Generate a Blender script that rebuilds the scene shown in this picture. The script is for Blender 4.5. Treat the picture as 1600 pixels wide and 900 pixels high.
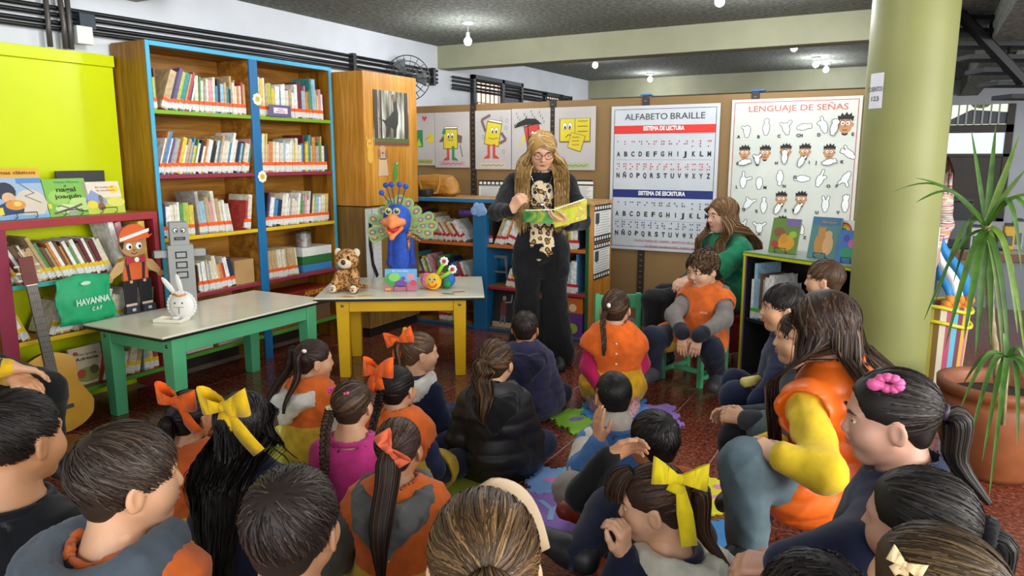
import bpy, math, random
import numpy as np
from math import sin, cos, radians as R_, pi, atan, sqrt
from mathutils import Vector, Matrix
for o in list(bpy.data.objects): bpy.data.objects.remove(o)
SC = bpy.context.scene
COL = SC.collection
random.seed(7); RNG = np.random.default_rng(7)

# ---------------------------------------------------------------- camera
FPX, HCAM, YAW = 1159.0, 1.52, R_(28.6)
PITCH = atan(204.0 / FPX)
cam = bpy.data.cameras.new('camera'); cam.sensor_width = 36; cam.lens = FPX / 1600 * 36; cam.clip_start = .05
camo = bpy.data.objects.new('camera', cam); COL.objects.link(camo)
camo.location = (0, 0, HCAM); camo.rotation_euler = (pi / 2 - PITCH, 0, YAW)
SC.camera = camo
# ---------------------------------------------------------------- world, daylight, exposure
W = bpy.data.worlds.new('sky'); SC.world = W; W.use_nodes = True
bg = W.node_tree.nodes['Background']; bg.inputs[0].default_value = (.86, .93, 1, 1); bg.inputs[1].default_value = .9
def area(name, loc, rot, sx, sy, power, col):
    l = bpy.data.lights.new(name, 'AREA'); l.shape = 'RECTANGLE'; l.size = sx; l.size_y = sy; l.energy = power; l.color = col
    o = bpy.data.objects.new(name, l); COL.objects.link(o); o.location = loc; o.rotation_euler = rot
    return o
def aim(o, tgt):
    o.rotation_euler = (Vector(tgt) - o.location).to_track_quat('-Z', 'Y').to_euler()
aim(area('daylight_right_windows', (4.6, 1.6, 1.9), (0, 0, 0), 5, 1.9, 360, (1, .98, .93)), (-1.5, 3.6, .7))
aim(area('daylight_rear_windows', (.6, -3.2, 2.3), (0, 0, 0), 5, 1.8, 150, (.97, .98, 1)), (-2.2, 4, .8))
for lx_, ly_ in ((-3.3, 2.9), (-2.6, 4.6), (-1.0, 3.2), (-.9, 5.6)):      # unseen point lights added overhead to brighten the table tops
    l_ = bpy.data.lights.new('overhead_fill', 'POINT'); l_.energy = 26; l_.color = (.95, .97, 1); l_.shadow_soft_size = .12
    o_ = bpy.data.objects.new('overhead_fill', l_); COL.objects.link(o_); o_.location = (lx_, ly_, 2.58)
SC.view_settings.view_transform = 'Standard'; SC.view_settings.look = 'None'
SC.view_settings.exposure = 0.22; SC.view_settings.gamma = 1; SC.view_settings.use_curve_mapping = False

# ---------------------------------------------------------------- pixel -> place
def ray(x, y):
    dx = (x - 800) / FPX; dy = (y - 450) / FPX
    Y = cos(PITCH) - dy * sin(PITCH); Z = -sin(PITCH) - dy * cos(PITCH)
    return np.array([dx * cos(YAW) - Y * sin(YAW), dx * sin(YAW) + Y * cos(YAW), Z])
CAMP = np.array([0, 0, HCAM])
def G(x, y, z=0.): d = ray(x, y); return CAMP + d * (z - HCAM) / d[2]      # where the pixel meets height z
def PX(x, y, X): d = ray(x, y); return CAMP + d * X / d[0]                 # ... a wall across x
def PY(x, y, Y): d = ray(x, y); return CAMP + d * Y / d[1]                 # ... a wall across y
def T(x, y, t): return CAMP + ray(x, y) * t                                # ... at a distance
def cw(X, Y, Z=0.): return np.array([X * cos(YAW) - Y * sin(YAW), X * sin(YAW) + Y * cos(YAW), Z])

# ---------------------------------------------------------------- materials
def lin(h):
    if not isinstance(h, str): return tuple(h)[:3]
    c = [int(h[i:i + 2], 16) / 255 for i in (0, 2, 4)]
    return tuple(x / 12.92 if x <= .04045 else ((x + .055) / 1.055) ** 2.4 for x in c)
MATS = {}
def newmat(name):
    m = bpy.data.materials.new(name); m.use_nodes = True
    nt = m.node_tree; return m, nt, nt.nodes['Principled BSDF']
def N(nt, t, **kw):
    n = nt.nodes.new(t)
    for k, v in kw.items():
        if k in n.inputs: n.inputs[k].default_value = v
        else: setattr(n, k, v)
    return n
def coords(nt, scale=(1, 1, 1), src='Object'):
    tc = N(nt, 'ShaderNodeTexCoord'); mp = N(nt, 'ShaderNodeMapping'); mp.inputs['Scale'].default_value = scale
    nt.links.new(tc.outputs[src], mp.inputs['Vector']); return mp.outputs['Vector']
def ramp(nt, fac, stops, interp='LINEAR'):
    r = N(nt, 'ShaderNodeValToRGB'); cr = r.color_ramp; cr.interpolation = interp
    while len(cr.elements) < len(stops): cr.elements.new(.5)
    for e, (p, c) in zip(cr.elements, stops): e.position = p; e.color = (*lin(c), 1)
    nt.links.new(fac, r.inputs['Fac']); return r.outputs['Color']
def mixc(nt, fac, a, b, mode='MIX'):
    mx = N(nt, 'ShaderNodeMix', data_type='RGBA', blend_type=mode)
    for s, v in ((0, fac), (6, a), (7, b)):
        if hasattr(v, 'type') and hasattr(v, 'is_output'): nt.links.new(v, mx.inputs[s])
        elif s == 0: mx.inputs[0].default_value = v
        else: mx.inputs[s].default_value = (*lin(v), 1)
    return mx.outputs[2]
def bump(nt, b, h, strength=.3, dist=.01):
    bp = N(nt, 'ShaderNodeBump', Strength=strength, Distance=dist)
    nt.links.new(h, bp.inputs['Height']); nt.links.new(bp.outputs[0], b.inputs['Normal'])
def mat(name, col, rough=.6, var=.10, scale=6, bmp=0., bscale=60, metal=0, coat=0, stretch=(1, 1, 1), sheen=0, spec=.5, bdist=.004):
    if name in MATS: return MATS[name]
    m, nt, b = newmat(name); c = lin(col)
    v = coords(nt, stretch)
    n = N(nt, 'ShaderNodeTexNoise', Scale=scale, Detail=4.0)
    nt.links.new(v, n.inputs['Vector'])
    dk = tuple(x * (1 - var * 1.6) for x in c); lt = tuple(min(1, x * (1 + var)) for x in c)
    nt.links.new(ramp(nt, n.outputs['Fac'], [(.3, dk), (.7, lt)]), b.inputs['Base Color'])
    b.inputs['Roughness'].default_value = rough; b.inputs['Metallic'].default_value = metal
    b.inputs['Coat Weight'].default_value = coat; b.inputs['Sheen Weight'].default_value = sheen
    b.inputs['Specular IOR Level'].default_value = spec
    if bmp:
        n2 = N(nt, 'ShaderNodeTexNoise', Scale=bscale, Detail=3.0); nt.links.new(v, n2.inputs['Vector'])
        bump(nt, b, n2.outputs['Fac'], bmp, bdist)
    MATS[name] = m; return m
def wood(name, c1, c2, c3, axis=2, rough=.42, scale=9):
    if name in MATS: return MATS[name]
    m, nt, b = newmat(name); st = [scale] * 3; st[axis] = scale * .07
    v = coords(nt, st)
    n = N(nt, 'ShaderNodeTexNoise', Scale=1.6, Detail=5.0, Distortion=.7); nt.links.new(v, n.inputs['Vector'])
    w = N(nt, 'ShaderNodeTexNoise', Scale=9.0, Detail=3.0); nt.links.new(v, w.inputs['Vector'])
    a = ramp(nt, n.outputs['Fac'], [(.3, c1), (.5, c2), (.68, c3)])
    g = ramp(nt, w.outputs['Fac'], [(.35, (.72, .7, .66)), (.6, (1, 1, 1))])
    nt.links.new(mixc(nt, 1.0, a, g, 'MULTIPLY'), b.inputs['Base Color'])
    b.inputs['Roughness'].default_value = rough; bump(nt, b, w.outputs['Fac'], .12, .002)
    MATS[name] = m; return m
def emitm(name, col, strength):
    if name in MATS: return MATS[name]
    m, nt, b = newmat(name); b.inputs['Emission Color'].default_value = (*lin(col), 1); b.inputs['Emission Strength'].default_value = strength
    b.inputs['Base Color'].default_value = (*lin(col), 1); MATS[name] = m; return m
def paint(col, rough=.45):   # flat print and paint, one material for each colour
    return mat('paint_' + (col if isinstance(col, str) else '%02x%02x%02x' % tuple(int(255 * x) for x in col)) + ('' if rough == .45 else '_%d' % (rough * 100)), col, rough, .05, 5)
def cloth(col, name=None):
    return mat(name or 'cloth_' + col, col, .88, .16, 14, .35, 420, sheen=.15, spec=.2, bdist=.002)

# ---------------------------------------------------------------- mesh collecting
class MB:
    def __init__(s): s.v = []; s.f = []; s.m = []
    def add(s, vs, fs, mi=0):
        o = len(s.v); s.v += [tuple(map(float, p)) for p in vs]; s.f += [tuple(i + o for i in f) for f in fs]; s.m += [mi] * len(fs); return s
    def box(s, x0, x1, y0, y1, z0, z1, mi=0):
        return s.add([(x0, y0, z0), (x1, y0, z0), (x1, y1, z0), (x0, y1, z0), (x0, y0, z1), (x1, y0, z1), (x1, y1, z1), (x0, y1, z1)],
                     [(3, 2, 1, 0), (4, 5, 6, 7), (0, 1, 5, 4), (1, 2, 6, 5), (2, 3, 7, 6), (3, 0, 4, 7)], mi)
    def obox(s, c, h, M=None, mi=0):
        k = [(-1, -1, -1), (1, -1, -1), (1, 1, -1), (-1, 1, -1), (-1, -1, 1), (1, -1, 1), (1, 1, 1), (-1, 1, 1)]
        P = np.array(k, float) * np.array(h)
        if M is not None: P = P @ np.array(M).T
        return s.add(P + np.array(c), [(3, 2, 1, 0), (4, 5, 6, 7), (0, 1, 5, 4), (1, 2, 6, 5), (2, 3, 7, 6), (3, 0, 4, 7)], mi)
    def tube(s, pts, r, n=8, mi=0, flat=1.0, up=None):
        P = np.array(pts, float); k = len(P); r = np.broadcast_to(np.array(r, float), (k,))
        t = np.gradient(P, axis=0); t /= np.linalg.norm(t, axis=1)[:, None] + 1e-9
        u = np.array(up if up is not None else ((0, 0, 1) if abs(t[0][2]) < .9 else (1, 0, 0)), float)
        vs = []
        for i in range(k):
            a = u - t[i] * (u @ t[i]); a /= np.linalg.norm(a) + 1e-9; b = np.cross(t[i], a); u = a
            for j in range(n):
                q = 2 * pi * j / n; vs.append(P[i] + (a * cos(q) * flat + b * sin(q)) * r[i])
        fs = [(i * n + j, i * n + (j + 1) % n, (i + 1) * n + (j + 1) % n, (i + 1) * n + j) for i in range(k - 1) for j in range(n)]
        fs += [tuple(range(n))[::-1], tuple((k - 1) * n + j for j in range(n))]
        return s.add(vs, fs, mi)
    def lathe(s, prof, n=24, c=(0, 0, 0), mi=0, M=None):
        vs = []; k = len(prof)
        for r, z in prof:
            for j in range(n): vs.append((r * cos(2 * pi * j / n), r * sin(2 * pi * j / n), z))
        vs = np.array(vs)
        if M is not None: vs = vs @ np.array(M).T
        fs = [(i * n + j, i * n + (j + 1) % n, (i + 1) * n + (j + 1) % n, (i + 1) * n + j) for i in range(k - 1) for j in range(n)]
        if prof[0][0] > 1e-6: fs.append(tuple(range(n))[::-1])
        if prof[-1][0] > 1e-6: fs.append(tuple((k - 1) * n + j for j in range(n)))
        return s.add(vs + np.array(c), fs, mi)
    def ell(s, c, r, M=None, n=14, mi=0):
        k = n // 2 + 1; r = np.broadcast_to(np.array(r, float), (3,))
        P = [(sin(pi * i / (k - 1)) * cos(2 * pi * j / n), sin(pi * i / (k - 1)) * sin(2 * pi * j / n), -cos(pi * i / (k - 1))) for i in range(k) for j in range(n)]
        P = np.array(P) * r
        if M is not None: P = P @ np.array(M).T
        fs = [(i * n + j, i * n + (j + 1) % n, (i + 1) * n + (j + 1) % n, (i + 1) * n + j) for i in range(k - 1) for j in range(n)]
        return s.add(P + np.array(c), fs, mi)
    def prism(s, out, d0, d1, fn=lambda u, v, d: (u, v, d), mi=0):
        n = len(out); vs = [fn(u, v, d0) for u, v in out] + [fn(u, v, d1) for u, v in out]
        fs = [tuple(range(n))[::-1], tuple(range(n, 2 * n))] + [(i, (i + 1) % n, n + (i + 1) % n, n + i) for i in range(n)]
        return s.add(vs, fs, mi)
    def build(s, name, mats, parent=None, smooth=False, bevel=0, seg=2):
        return mobj(name, s.v, s.f, mats, parent, s.m, smooth, bevel, seg)
def mobj(name, v, f, mats, parent=None, mi=None, smooth=False, bevel=0, seg=2):
    me = bpy.data.meshes.new(name); me.from_pydata([tuple(p) for p in v], [], [tuple(q) for q in f])
    if not isinstance(mats, (list, tuple)): mats = [mats]
    for m in mats: me.materials.append(m)
    if mi is not None and len(mats) > 1: me.polygons.foreach_set('material_index', np.array(mi, dtype=np.int32))
    if smooth: me.polygons.foreach_set('use_smooth', np.ones(len(me.polygons), bool))
    me.update(); o = bpy.data.objects.new(name, me); COL.objects.link(o)
    if parent: o.parent = parent
    if bevel:
        b = o.modifiers.new('bevel', 'BEVEL'); b.width = bevel; b.segments = seg; b.limit_method = 'ANGLE'
    return o
def thing(name, label, cat, loc=(0, 0, 0), rz=0, group=None):
    o = bpy.data.objects.new(name, None); COL.objects.link(o); o.empty_display_size = .1
    o.location = tuple(map(float, loc)); o.rotation_euler = (0, 0, rz); tag(o, label, cat, group); return o
def tag(o, label, cat, group=None):
    o['label'] = label; o['category'] = cat
    if group: o['group'] = group
    return o
def struct(o): o['kind'] = 'structure'; return o
def place(o, loc=(0, 0, 0), rz=0): o.location = tuple(map(float, loc)); o.rotation_euler = (0, 0, rz); return o
def part(name, m, parent, *boxes, bevel=.003):
    b = MB()
    for q in boxes: b.box(*q)
    return b.build(name, m, parent, bevel=bevel)
def copy_tree(o, parent=None):
    c = o.copy(); COL.objects.link(c); c.parent = parent
    for ch in list(o.children): copy_tree(ch, c)
    return c
def text(name, s, size, m, parent, M, align='CENTER', width=None, bold=0., ext=.0004, sx=1.0):
    cu = bpy.data.curves.new(name, 'FONT'); cu.body = s; cu.size = size; cu.align_x = align; cu.align_y = 'CENTER'; cu.offset = bold; cu.extrude = ext; cu.resolution_u = 3
    t = bpy.data.objects.new(name, cu); me = bpy.data.meshes.new_from_object(t); bpy.data.objects.remove(t)
    if width:
        xs = [v.co.x for v in me.vertices]
        sx = width / max(1e-6, max(xs) - min(xs))
    me.transform(M @ Matrix.Diagonal((sx, 1, 1, 1))); me.materials.clear(); me.materials.append(m); me.name = name
    o = bpy.data.objects.new(name, me); COL.objects.link(o); o.parent = parent; return o
# frame (u right, v up, n out of the page) at a point, as a matrix
def frame(o, u, v):
    u = Vector(u).normalized(); v = Vector(v).normalized(); n = u.cross(v)
    return Matrix(((u.x, v.x, n.x, o[0]), (u.y, v.y, n.y, o[1]), (u.z, v.z, n.z, o[2]), (0, 0, 0, 1)))
class Flat:   # print on a flat thing: thin filled shapes on successive layers
    def __init__(s, M): s.M = np.array(M); s.b = MB(); s.mats = []; s.l = 0
    def mi(s, c):
        m = paint(c, .6)
        if m not in s.mats: s.mats.append(m)
        return s.mats.index(m)
    def poly(s, pts, c, dz=None):
        s.l += 1; d = .0008 + .00025 * s.l if dz is None else dz
        A = np.array([(u, v, d, 1) for u, v in pts]) @ s.M.T
        s.b.add(A[:, :3], [tuple(range(len(pts)))], s.mi(c)); return s
    def rect(s, u0, v0, u1, v1, c): return s.poly([(u0, v0), (u1, v0), (u1, v1), (u0, v1)], c)
    def disc(s, u, v, ru, rv, c, n=14, a=0):
        return s.poly([(u + ru * cos(q) * cos(a) - rv * sin(q) * sin(a), v + ru * cos(q) * sin(a) + rv * sin(q) * cos(a)) for q in np.linspace(0, 2 * pi, n, endpoint=False)], c)
    def line(s, pts, w, c):
        s.l += 1; d = .0008 + .00025 * s.l
        for (a, b), (e, f) in zip(pts[:-1], pts[1:]):
            d += .00002; L = math.hypot(e - a, f - b) + 1e-9; x = -(f - b) / L * w / 2; y = (e - a) / L * w / 2
            A = np.array([(a + x, b + y, d, 1), (a - x, b - y, d, 1), (e - x, f - y, d, 1), (e + x, f + y, d, 1)]) @ s.M.T
            s.b.add(A[:, :3], [(0, 1, 2, 3)], s.mi(c))
        return s
    def caps(s, segs, c, o='1a1a1a', ow=.0025):   # outlined union of capsules: dark ones below, light ones above
        for grow, col in ((ow, o), (0, c)):
            s.l += 2; d = .0008 + .00025 * s.l
            for i_, (a, b, e, f, r) in enumerate(segs):
                r = r + grow; d += .00005; an = math.atan2(f - b, e - a)
                pts = [(e + r * cos(an + q), f + r * sin(an + q)) for q in np.linspace(-pi / 2, pi / 2, 6)] + [(a + r * cos(an + q), b + r * sin(an + q)) for q in np.linspace(pi / 2, 3 * pi / 2, 6)]
                A = np.array([(u, v, d, 1) for u, v in pts]) @ s.M.T
                s.b.add(A[:, :3], [tuple(range(12))], s.mi(col))
        return s
    def build(s, name, parent):
        o = s.b.build(name, s.mats, parent)
        if name in ('braille_dots', 'raindrops', 'bubbles', 'polka_dots', 'scale_marks', 'printed_figures', 'handwriting', 'print', 'petals', 'paw_print'): o['kind'] = 'stuff'
        return o

# ================================================================ THE ROOM
XW, ZC = -4.65, 2.69
# floor: tiles of about 37 cm with pale joints
def tile_mat():
    m, nt, b = newmat('granite_tile'); v = coords(nt, (1, 1, 1), 'Object')
    oi = N(nt, 'ShaderNodeObjectInfo')
    n1 = N(nt, 'ShaderNodeTexNoise', Scale=55.0, Detail=5.0); n2 = N(nt, 'ShaderNodeTexVoronoi', Scale=120.0)
    nt.links.new(v, n1.inputs['Vector']); nt.links.new(v, n2.inputs['Vector'])
    c = ramp(nt, n1.outputs['Fac'], [(.3, '3c1c14'), (.5, '74392a'), (.66, '98563f'), (.8, 'b98269')])
    sp = ramp(nt, n2.outputs['Distance'], [(.15, '1c0d0a'), (.4, 'ffffff')])
    c = mixc(nt, .45, c, sp, 'MULTIPLY')
    rr = ramp(nt, oi.outputs['Random'], [(0, (.78, .76, .76)), (1, (1, 1, 1))])
    nt.links.new(mixc(nt, 1.0, c, rr, 'MULTIPLY'), b.inputs['Base Color'])
    b.inputs['Roughness'].default_value = .16; b.inputs['Specular IOR Level'].default_value = .5
    n3 = N(nt, 'ShaderNodeTexNoise', Scale=3.0, Detail=2.0); nt.links.new(v, n3.inputs['Vector']); bump(nt, b, n3.outputs['Fac'], .04, .01)
    return m
M_tile = tile_mat(); M_grout = mat('grout', 'b09a88', .8, .15, 20)
fl = struct(MB().box(XW - .15, 5.2, -2.5, 15.2, -.08, -.003).build('floor', M_grout))
S = .366; tx0 = -1.55 - 9 * S; ty0 = 3.05 - 16 * S
tb = MB(); g = .0032; tb.box(g, S - g, g, S - g, -.012, 0)
tm = tb.build('tile', M_tile, fl, bevel=.0015, seg=1); first = True
cells = []
for i in range(0, 28):
    for j in range(0, 48):
        x, y = tx0 + i * S, ty0 + j * S
        if x < XW or x + S > 5.2 or y < -2.4 or y + S > 15.2: continue
        c = np.array([x + S / 2, y + S / 2, 0]) - CAMP
        Xc = c[0] * cos(YAW) + c[1] * sin(YAW); Yc = -c[0] * sin(YAW) + c[1] * cos(YAW)
        vis = Yc > 2.2 and abs(Xc) < Yc * .74 + .3
        cells.append((not vis, Yc, x, y))
cells.sort(); rest = MB()
for k, (nv, d, x, y) in enumerate(cells):
    if k < 300:
        o = tm if k == 0 else tm.copy()
        if k: COL.objects.link(o)
        o.location = (x, y, 0)
    else: rest.box(x + g, x + S - g, y + g, y + S - g, -.012, 0)
o = rest.build('tile_field', M_tile, fl); o['kind'] = 'stuff'

M_wall = mat('white_plaster', 'd6dae0', .75, .05, 2.5, .08, 25)
M_stucco = None
def stucco():
    m, nt, b = newmat('rough_stucco'); v = coords(nt)
    n = N(nt, 'ShaderNodeTexNoise', Scale=26.0, Detail=8.0, Roughness=.75); nt.links.new(v, n.inputs['Vector'])
    nt.links.new(ramp(nt, n.outputs['Fac'], [(.3, '4a4e46'), (.5, '8c9084'), (.7, 'c8cabc')]), b.inputs['Base Color'])
    b.inputs['Roughness'].default_value = .95; bump(nt, b, n.outputs['Fac'], 1.0, .06); return m
M_stucco = stucco()
struct(MB().box(XW - .2, XW, -2.5, 15.2, 0, 3.0).build('wall_left', M_wall))
struct(MB().box(XW, .55, -2.5, 15.2, ZC, 3.0).build('ceiling', M_stucco))
M_beam = mat('beam_paint', '9c9c80', .7, .06, 3, .1, 30)
M_beamd = mat('beam_shadow_edge', '4a4c48', .7, .06, 3)
struct(MB().box(XW, -.02, 6.86, 7.08, 2.455, ZC + .02).build('trim_1', M_beam, bevel=.006))
struct(MB().box(XW, -.02, 11.0, 11.25, 2.42, ZC + .02).build('trim_2', M_beam, bevel=.006))
struct(MB().box(.42, .66, -2.5, 15.2, 2.45, 3.02).build('trim_3', M_stucco))
# column
cc = G(1373, 655); cc[2] = 0
M_col = mat('column_paint', '8a8c50', .5, .07, 2.2, .1, 14)
b = MB(); b.lathe([(.213, 0), (.213, .05), (.213, 1), (.213, 2), (.213, 3.4)], 64)
colo = struct(place(b.build('column', M_col, smooth=True), cc))
md = colo.modifiers.new('e', 'EDGE_SPLIT')
nt_ = MB(); a0 = -2.62
for k in range(5):
    pass
# a paper notice stuck to the column
dirc = cw(-.96, -.28); tang = np.cross([0, 0, 1], dirc)
nb = MB(); 
for k in range(6):
    an = math.atan2(dirc[1], dirc[0]) + (k - 2.5) * .09
    for z in (1.78, 1.965): nb.v.append((.2155 * cos(an), .2155 * sin(an), z))
nb.f = [(2 * k, 2 * k + 2, 2 * k + 3, 2 * k + 1) for k in range(5)]; nb.m = [0] * 5
nt0 = place(nb.build('paper_notice', paint('e8e6ee')), cc); tag(nt0, 'small white paper notice stuck on the green column', 'notice')
t_ = text('lettering', 'CUENTOS', .035, paint('333333'), nt0, frame(tuple(dirc * .2185 + np.array([0, 0, 1.88])), tuple(tang), (0, 0, 1)), width=.1)
text('lettering', '123', .035, paint('333333'), nt0, frame(tuple(dirc * .2185 + np.array([0, 0, 1.83])), tuple(tang), (0, 0, 1)), width=.05)

# far wall at the right with its window
YF = 13.6
w0, w1 = PY(1480, 160, YF), PY(1581, 240, YF)
wx0, wx1 = PY(1436, 200, YF)[0], PY(1584, 200, YF)[0]; wz0 = PY(1540, 345, YF)[2]; wz1 = PY(1540, 163, YF)[2]; zt = PY(1540, 200, YF)[2]; zm = PY(1540, 240, YF)[2]
b = MB()
b.box(XW, wx0, YF, YF + .2, 0, 5); b.box(wx1, 7.5, YF, YF + .2, 0, 5); b.box(wx0, wx1, YF, YF + .2, wz1, 5); b.box(wx0, wx1, YF, YF + .2, 0, wz0)
struct(b.build('wall_back', M_wall))
M_brown = mat('brown_frame', '4a4038', .5, .1, 6)
wd = struct(bpy.data.objects.new('window_1', None)); COL.objects.link(wd); wd.location = (wx0, YF, wz0)
ww, wh = wx1 - wx0, wz1 - wz0
part('window_frame', M_brown, wd, (0, .1, -.03, .1, 0, wh), (ww - .1, ww, -.03, .1, 0, wh), (0, ww, -.03, .1, zt - wz0 - .07, zt - wz0 + .05), (0, ww, -.03, .1, zm - wz0 - .05, zm - wz0), (0, ww, -.03, .08, 0, .05))
part('lower_panel', M_brown, wd, (.1, ww - .1, 0, .06, 0, zm - wz0 - .05))
part('upper_pane', emitm('lit_garden_pane', 'dfe8d0', .9), wd, (.1, ww - .1, .04, .06, zt - wz0 + .05, wh))
part('frosted_pane', emitm('lit_frosted_pane', 'd5e4f0', .85), wd, (.1, ww - .1, .04, .06, zm - wz0, zt - wz0 - .07))
b = MB()
for k in range(9): b.box(.1 + (ww - .2) * (k + 1) / 10 - .012, .1 + (ww - .2) * (k + 1) / 10 + .012, .0, .02, zt - wz0 + .05, wh)
b.build('window_bars', paint('d8dad8'), wd)
b = MB(); b.add([(.1, .035, zt - wz0 + .06), (ww - .1, .035, zt - wz0 + .06), (ww - .1, .035, wh - .12), (ww * .55, .035, zt - wz0 + .28), (.35, .035, zt - wz0 + .1)], [(0, 1, 2, 3, 4)])
b.build('roof_outside', paint('6a7078'), wd)
b = MB()
for (u, v, r) in [(.3, .42, .13), (.55, .5, .12), (.8, .45, .16), (1.1, .55, .14), (.25, .25, .1), (1.4, .58, .09)]: b.ell((u, .037, zt - wz0 + v * .9), (r, .002, r * .7), n=10)
b.build('leaves_outside', paint('8fae55'), wd)

# window on the left wall, seen over the partition
for n_, (ya, yb, za, zb_) in enumerate([(7.52, 8.75, 1.9, 2.46), (9.4, 10.3, 1.9, 2.4)]):
    wd = struct(bpy.data.objects.new('window_%d' % (n_ + 2), None)); COL.objects.link(wd); wd.location = (XW, ya, za); L = yb - ya; hh = zb_ - za
    part('window_frame', paint('26282c'), wd, (0, .05, 0, L, hh - .05, hh), (0, .05, 0, .05, 0, hh), (0, .05, L - .05, L, 0, hh), (0, .05, L * .55, L * .6, 0, hh), (0, .05, 0, L, 0, .05))
    part('window_pane', emitm('lit_pane_warm', 'f0dcc8', .9), wd, (.0, .012, .05, L * .55, .05, hh - .05))
    part('window_pane', paint('3c3e46'), wd, (.0, .02, L * .6, L - .05, .05, hh - .05))
    b = MB()
    for k in range(6): b.box(.02, .032, .05 + L * .5 * (k + .5) / 6 - .008, .05 + L * .5 * (k + .5) / 6 + .008, .05, hh - .05)
    for k in range(3): b.box(.02, .03, .05, L * .55, .12 + k * .13, .132 + k * .13)
    b.build('window_bars', paint('9a8a80'), wd)

# conduits along the left wall
M_pipe = mat('black_conduit', '17191b', .35, .1, 8)
ZP = [2.415, 2.385, 2.345, 2.315]
zz = [2.425, 2.385, 2.34, 2.305]
for k, z in enumerate(zz):
    b = MB(); b.tube([(XW + .035, -1, z - .06 + .0), (XW + .035, 2.2, z - .035), (XW + .035, 4.5, z), (XW + .035, 6.80, z)], .0135, 10)
    o = b.build('conduit_pipe', M_pipe, smooth=True)
    tag(o, ['topmost', 'second', 'third', 'lowest'][k] + ' of four black conduits running along the white left wall', 'pipe', 'black conduits along the left wall')
    b = MB(); b.tube([(XW + .035, 7.10, z - .03), (XW + .035, 10.0 - k * .12, z - .03), (XW + .035, 10.12 - k * .12, z - .06), (XW + .035, 10.15 - k * .12, z - .5)], .0135, 10)
    o = b.build('conduit_pipe', M_pipe, smooth=True)
    tag(o, ['topmost', 'second', 'third', 'lowest'][k] + ' conduit bending down beyond the beam, above the drawings', 'pipe', 'conduits beyond the beam')
for k, y in enumerate((5.45, 6.72)):
    o = part('pipe_clamp', paint('303234'), None, (XW, XW + .06, y - .02, y + .02, 2.27, 2.45)); tag(o, ['black clamp bar holding the conduits above the tall cabinet', 'black clamp bar on the conduits next to the beam'][k], 'clamp')
# vertical conduits, junction box and bracket above the lime panel
for k, px in enumerate((83, 107, 116)):
    p = PX(px, 60, XW + .1); q = PX(px, 0, XW + .1)
    b = MB(); b.tube([(XW + .065, p[1], 2.165), (XW + .065, p[1], 2.3), (XW + .065, p[1] - (.02 if k == 1 else 0), ZC)], .016, 10)
    tag(b.build('riser_pipe', mat('grey_conduit', '4a4644', .35, .1, 8), smooth=True), ['leftmost thick vertical conduit rising above the lime panel', 'middle bent vertical conduit rising above the lime panel', 'rightmost vertical conduit rising above the lime panel'][k], 'pipe')
p = PX(133, 35, XW + .05)
tag(part('junction_box', paint('23303c'), None, (XW, XW + .08, p[1] - .05, p[1] + .05, p[2] - .04, p[2] + .05)), 'open dark junction box on the conduits by the lime panel', 'box')
p = PX(135, 54, XW + .1)
tag(part('switch_plate', paint('dfe6da'), None, (XW + .05, XW + .09, p[1] - .05, p[1] + .05, p[2] - .055, p[2] + .05)), 'pale square cover plate under the junction box', 'cover plate')
p = PX(150, 8, XW + .1)
b = MB(); b.box(XW, XW + .62, p[1] - .55, p[1] - .28, 2.46, ZC + .01); struct(b.build('trim_4', mat('beam_cream', 'b5ad78', .7, .06, 3), bevel=.005))
b = MB(); b.box(XW, XW + .5, p[1] - .28, p[1] + .35, 2.53, ZC + .01); struct(b.build('trim_5', M_beam, bevel=.005))

# ceiling lamps: bare bulbs hanging from small roses
def lamp(px, py, drop, label, two=False, power=14):
    p = G(px, py, ZC - drop - .03); t = thing('ceiling_lamp', label, 'lamp', (p[0], p[1], ZC - drop - .09), 0, 'bare bulbs under the ceiling')
    b = MB(); b.lathe([(0, drop + .09), (.055, drop + .09), (.05, drop + .07), (.02, drop + .06), (0, drop + .06)], 20); b.build('ceiling_rose', paint('d8dcdc'), t, smooth=True)
    b = MB(); b.tube([(0, 0, drop + .06), (0, 0, .085)], .006, 6); b.build('cord', paint('c0c4c4'), t)
    b = MB(); b.lathe([(0, .10), (.017, .10), (.019, .06), (.017, .05), (0, .05)], 14); b.build('socket', paint('e0e2e2'), t, smooth=True)
    b = MB(); b.ell((0, 0, .025), (.034, .034, .036), n=16); b.build('bulb', emitm('bulb_glow', 'eef4ff', 22), t, smooth=True)
    l = bpy.data.lights.new('bulb_light', 'POINT'); l.energy = power; l.color = (.92, .96, 1); l.shadow_soft_size = .045
    o = bpy.data.objects.new('bulb_light', l); COL.objects.link(o); o.parent = t; o.location = (0, 0, -.035)
lamp(731, 58, .10, 'bare bulb hanging over the plywood cabinet, nearest the fan', power=20)
lamp(930, 97, .02, 'bare bulb just beyond the beam above the drawings')
lamp(1016, 120, .02, 'bare bulb in front of the far beam, above the braille poster')
lamp(1241, 69, .02, 'bare bulb beyond the beam above the sign language poster')
lamp(1275, 96, .02, 'left bulb of the pair near the far beam by the column')
lamp(1291, 104, .02, 'right bulb of the pair near the far beam by the column')
lamp(1125, -6, .04, 'bare bulb at the top edge of the picture under the near ceiling', power=20)
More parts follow.
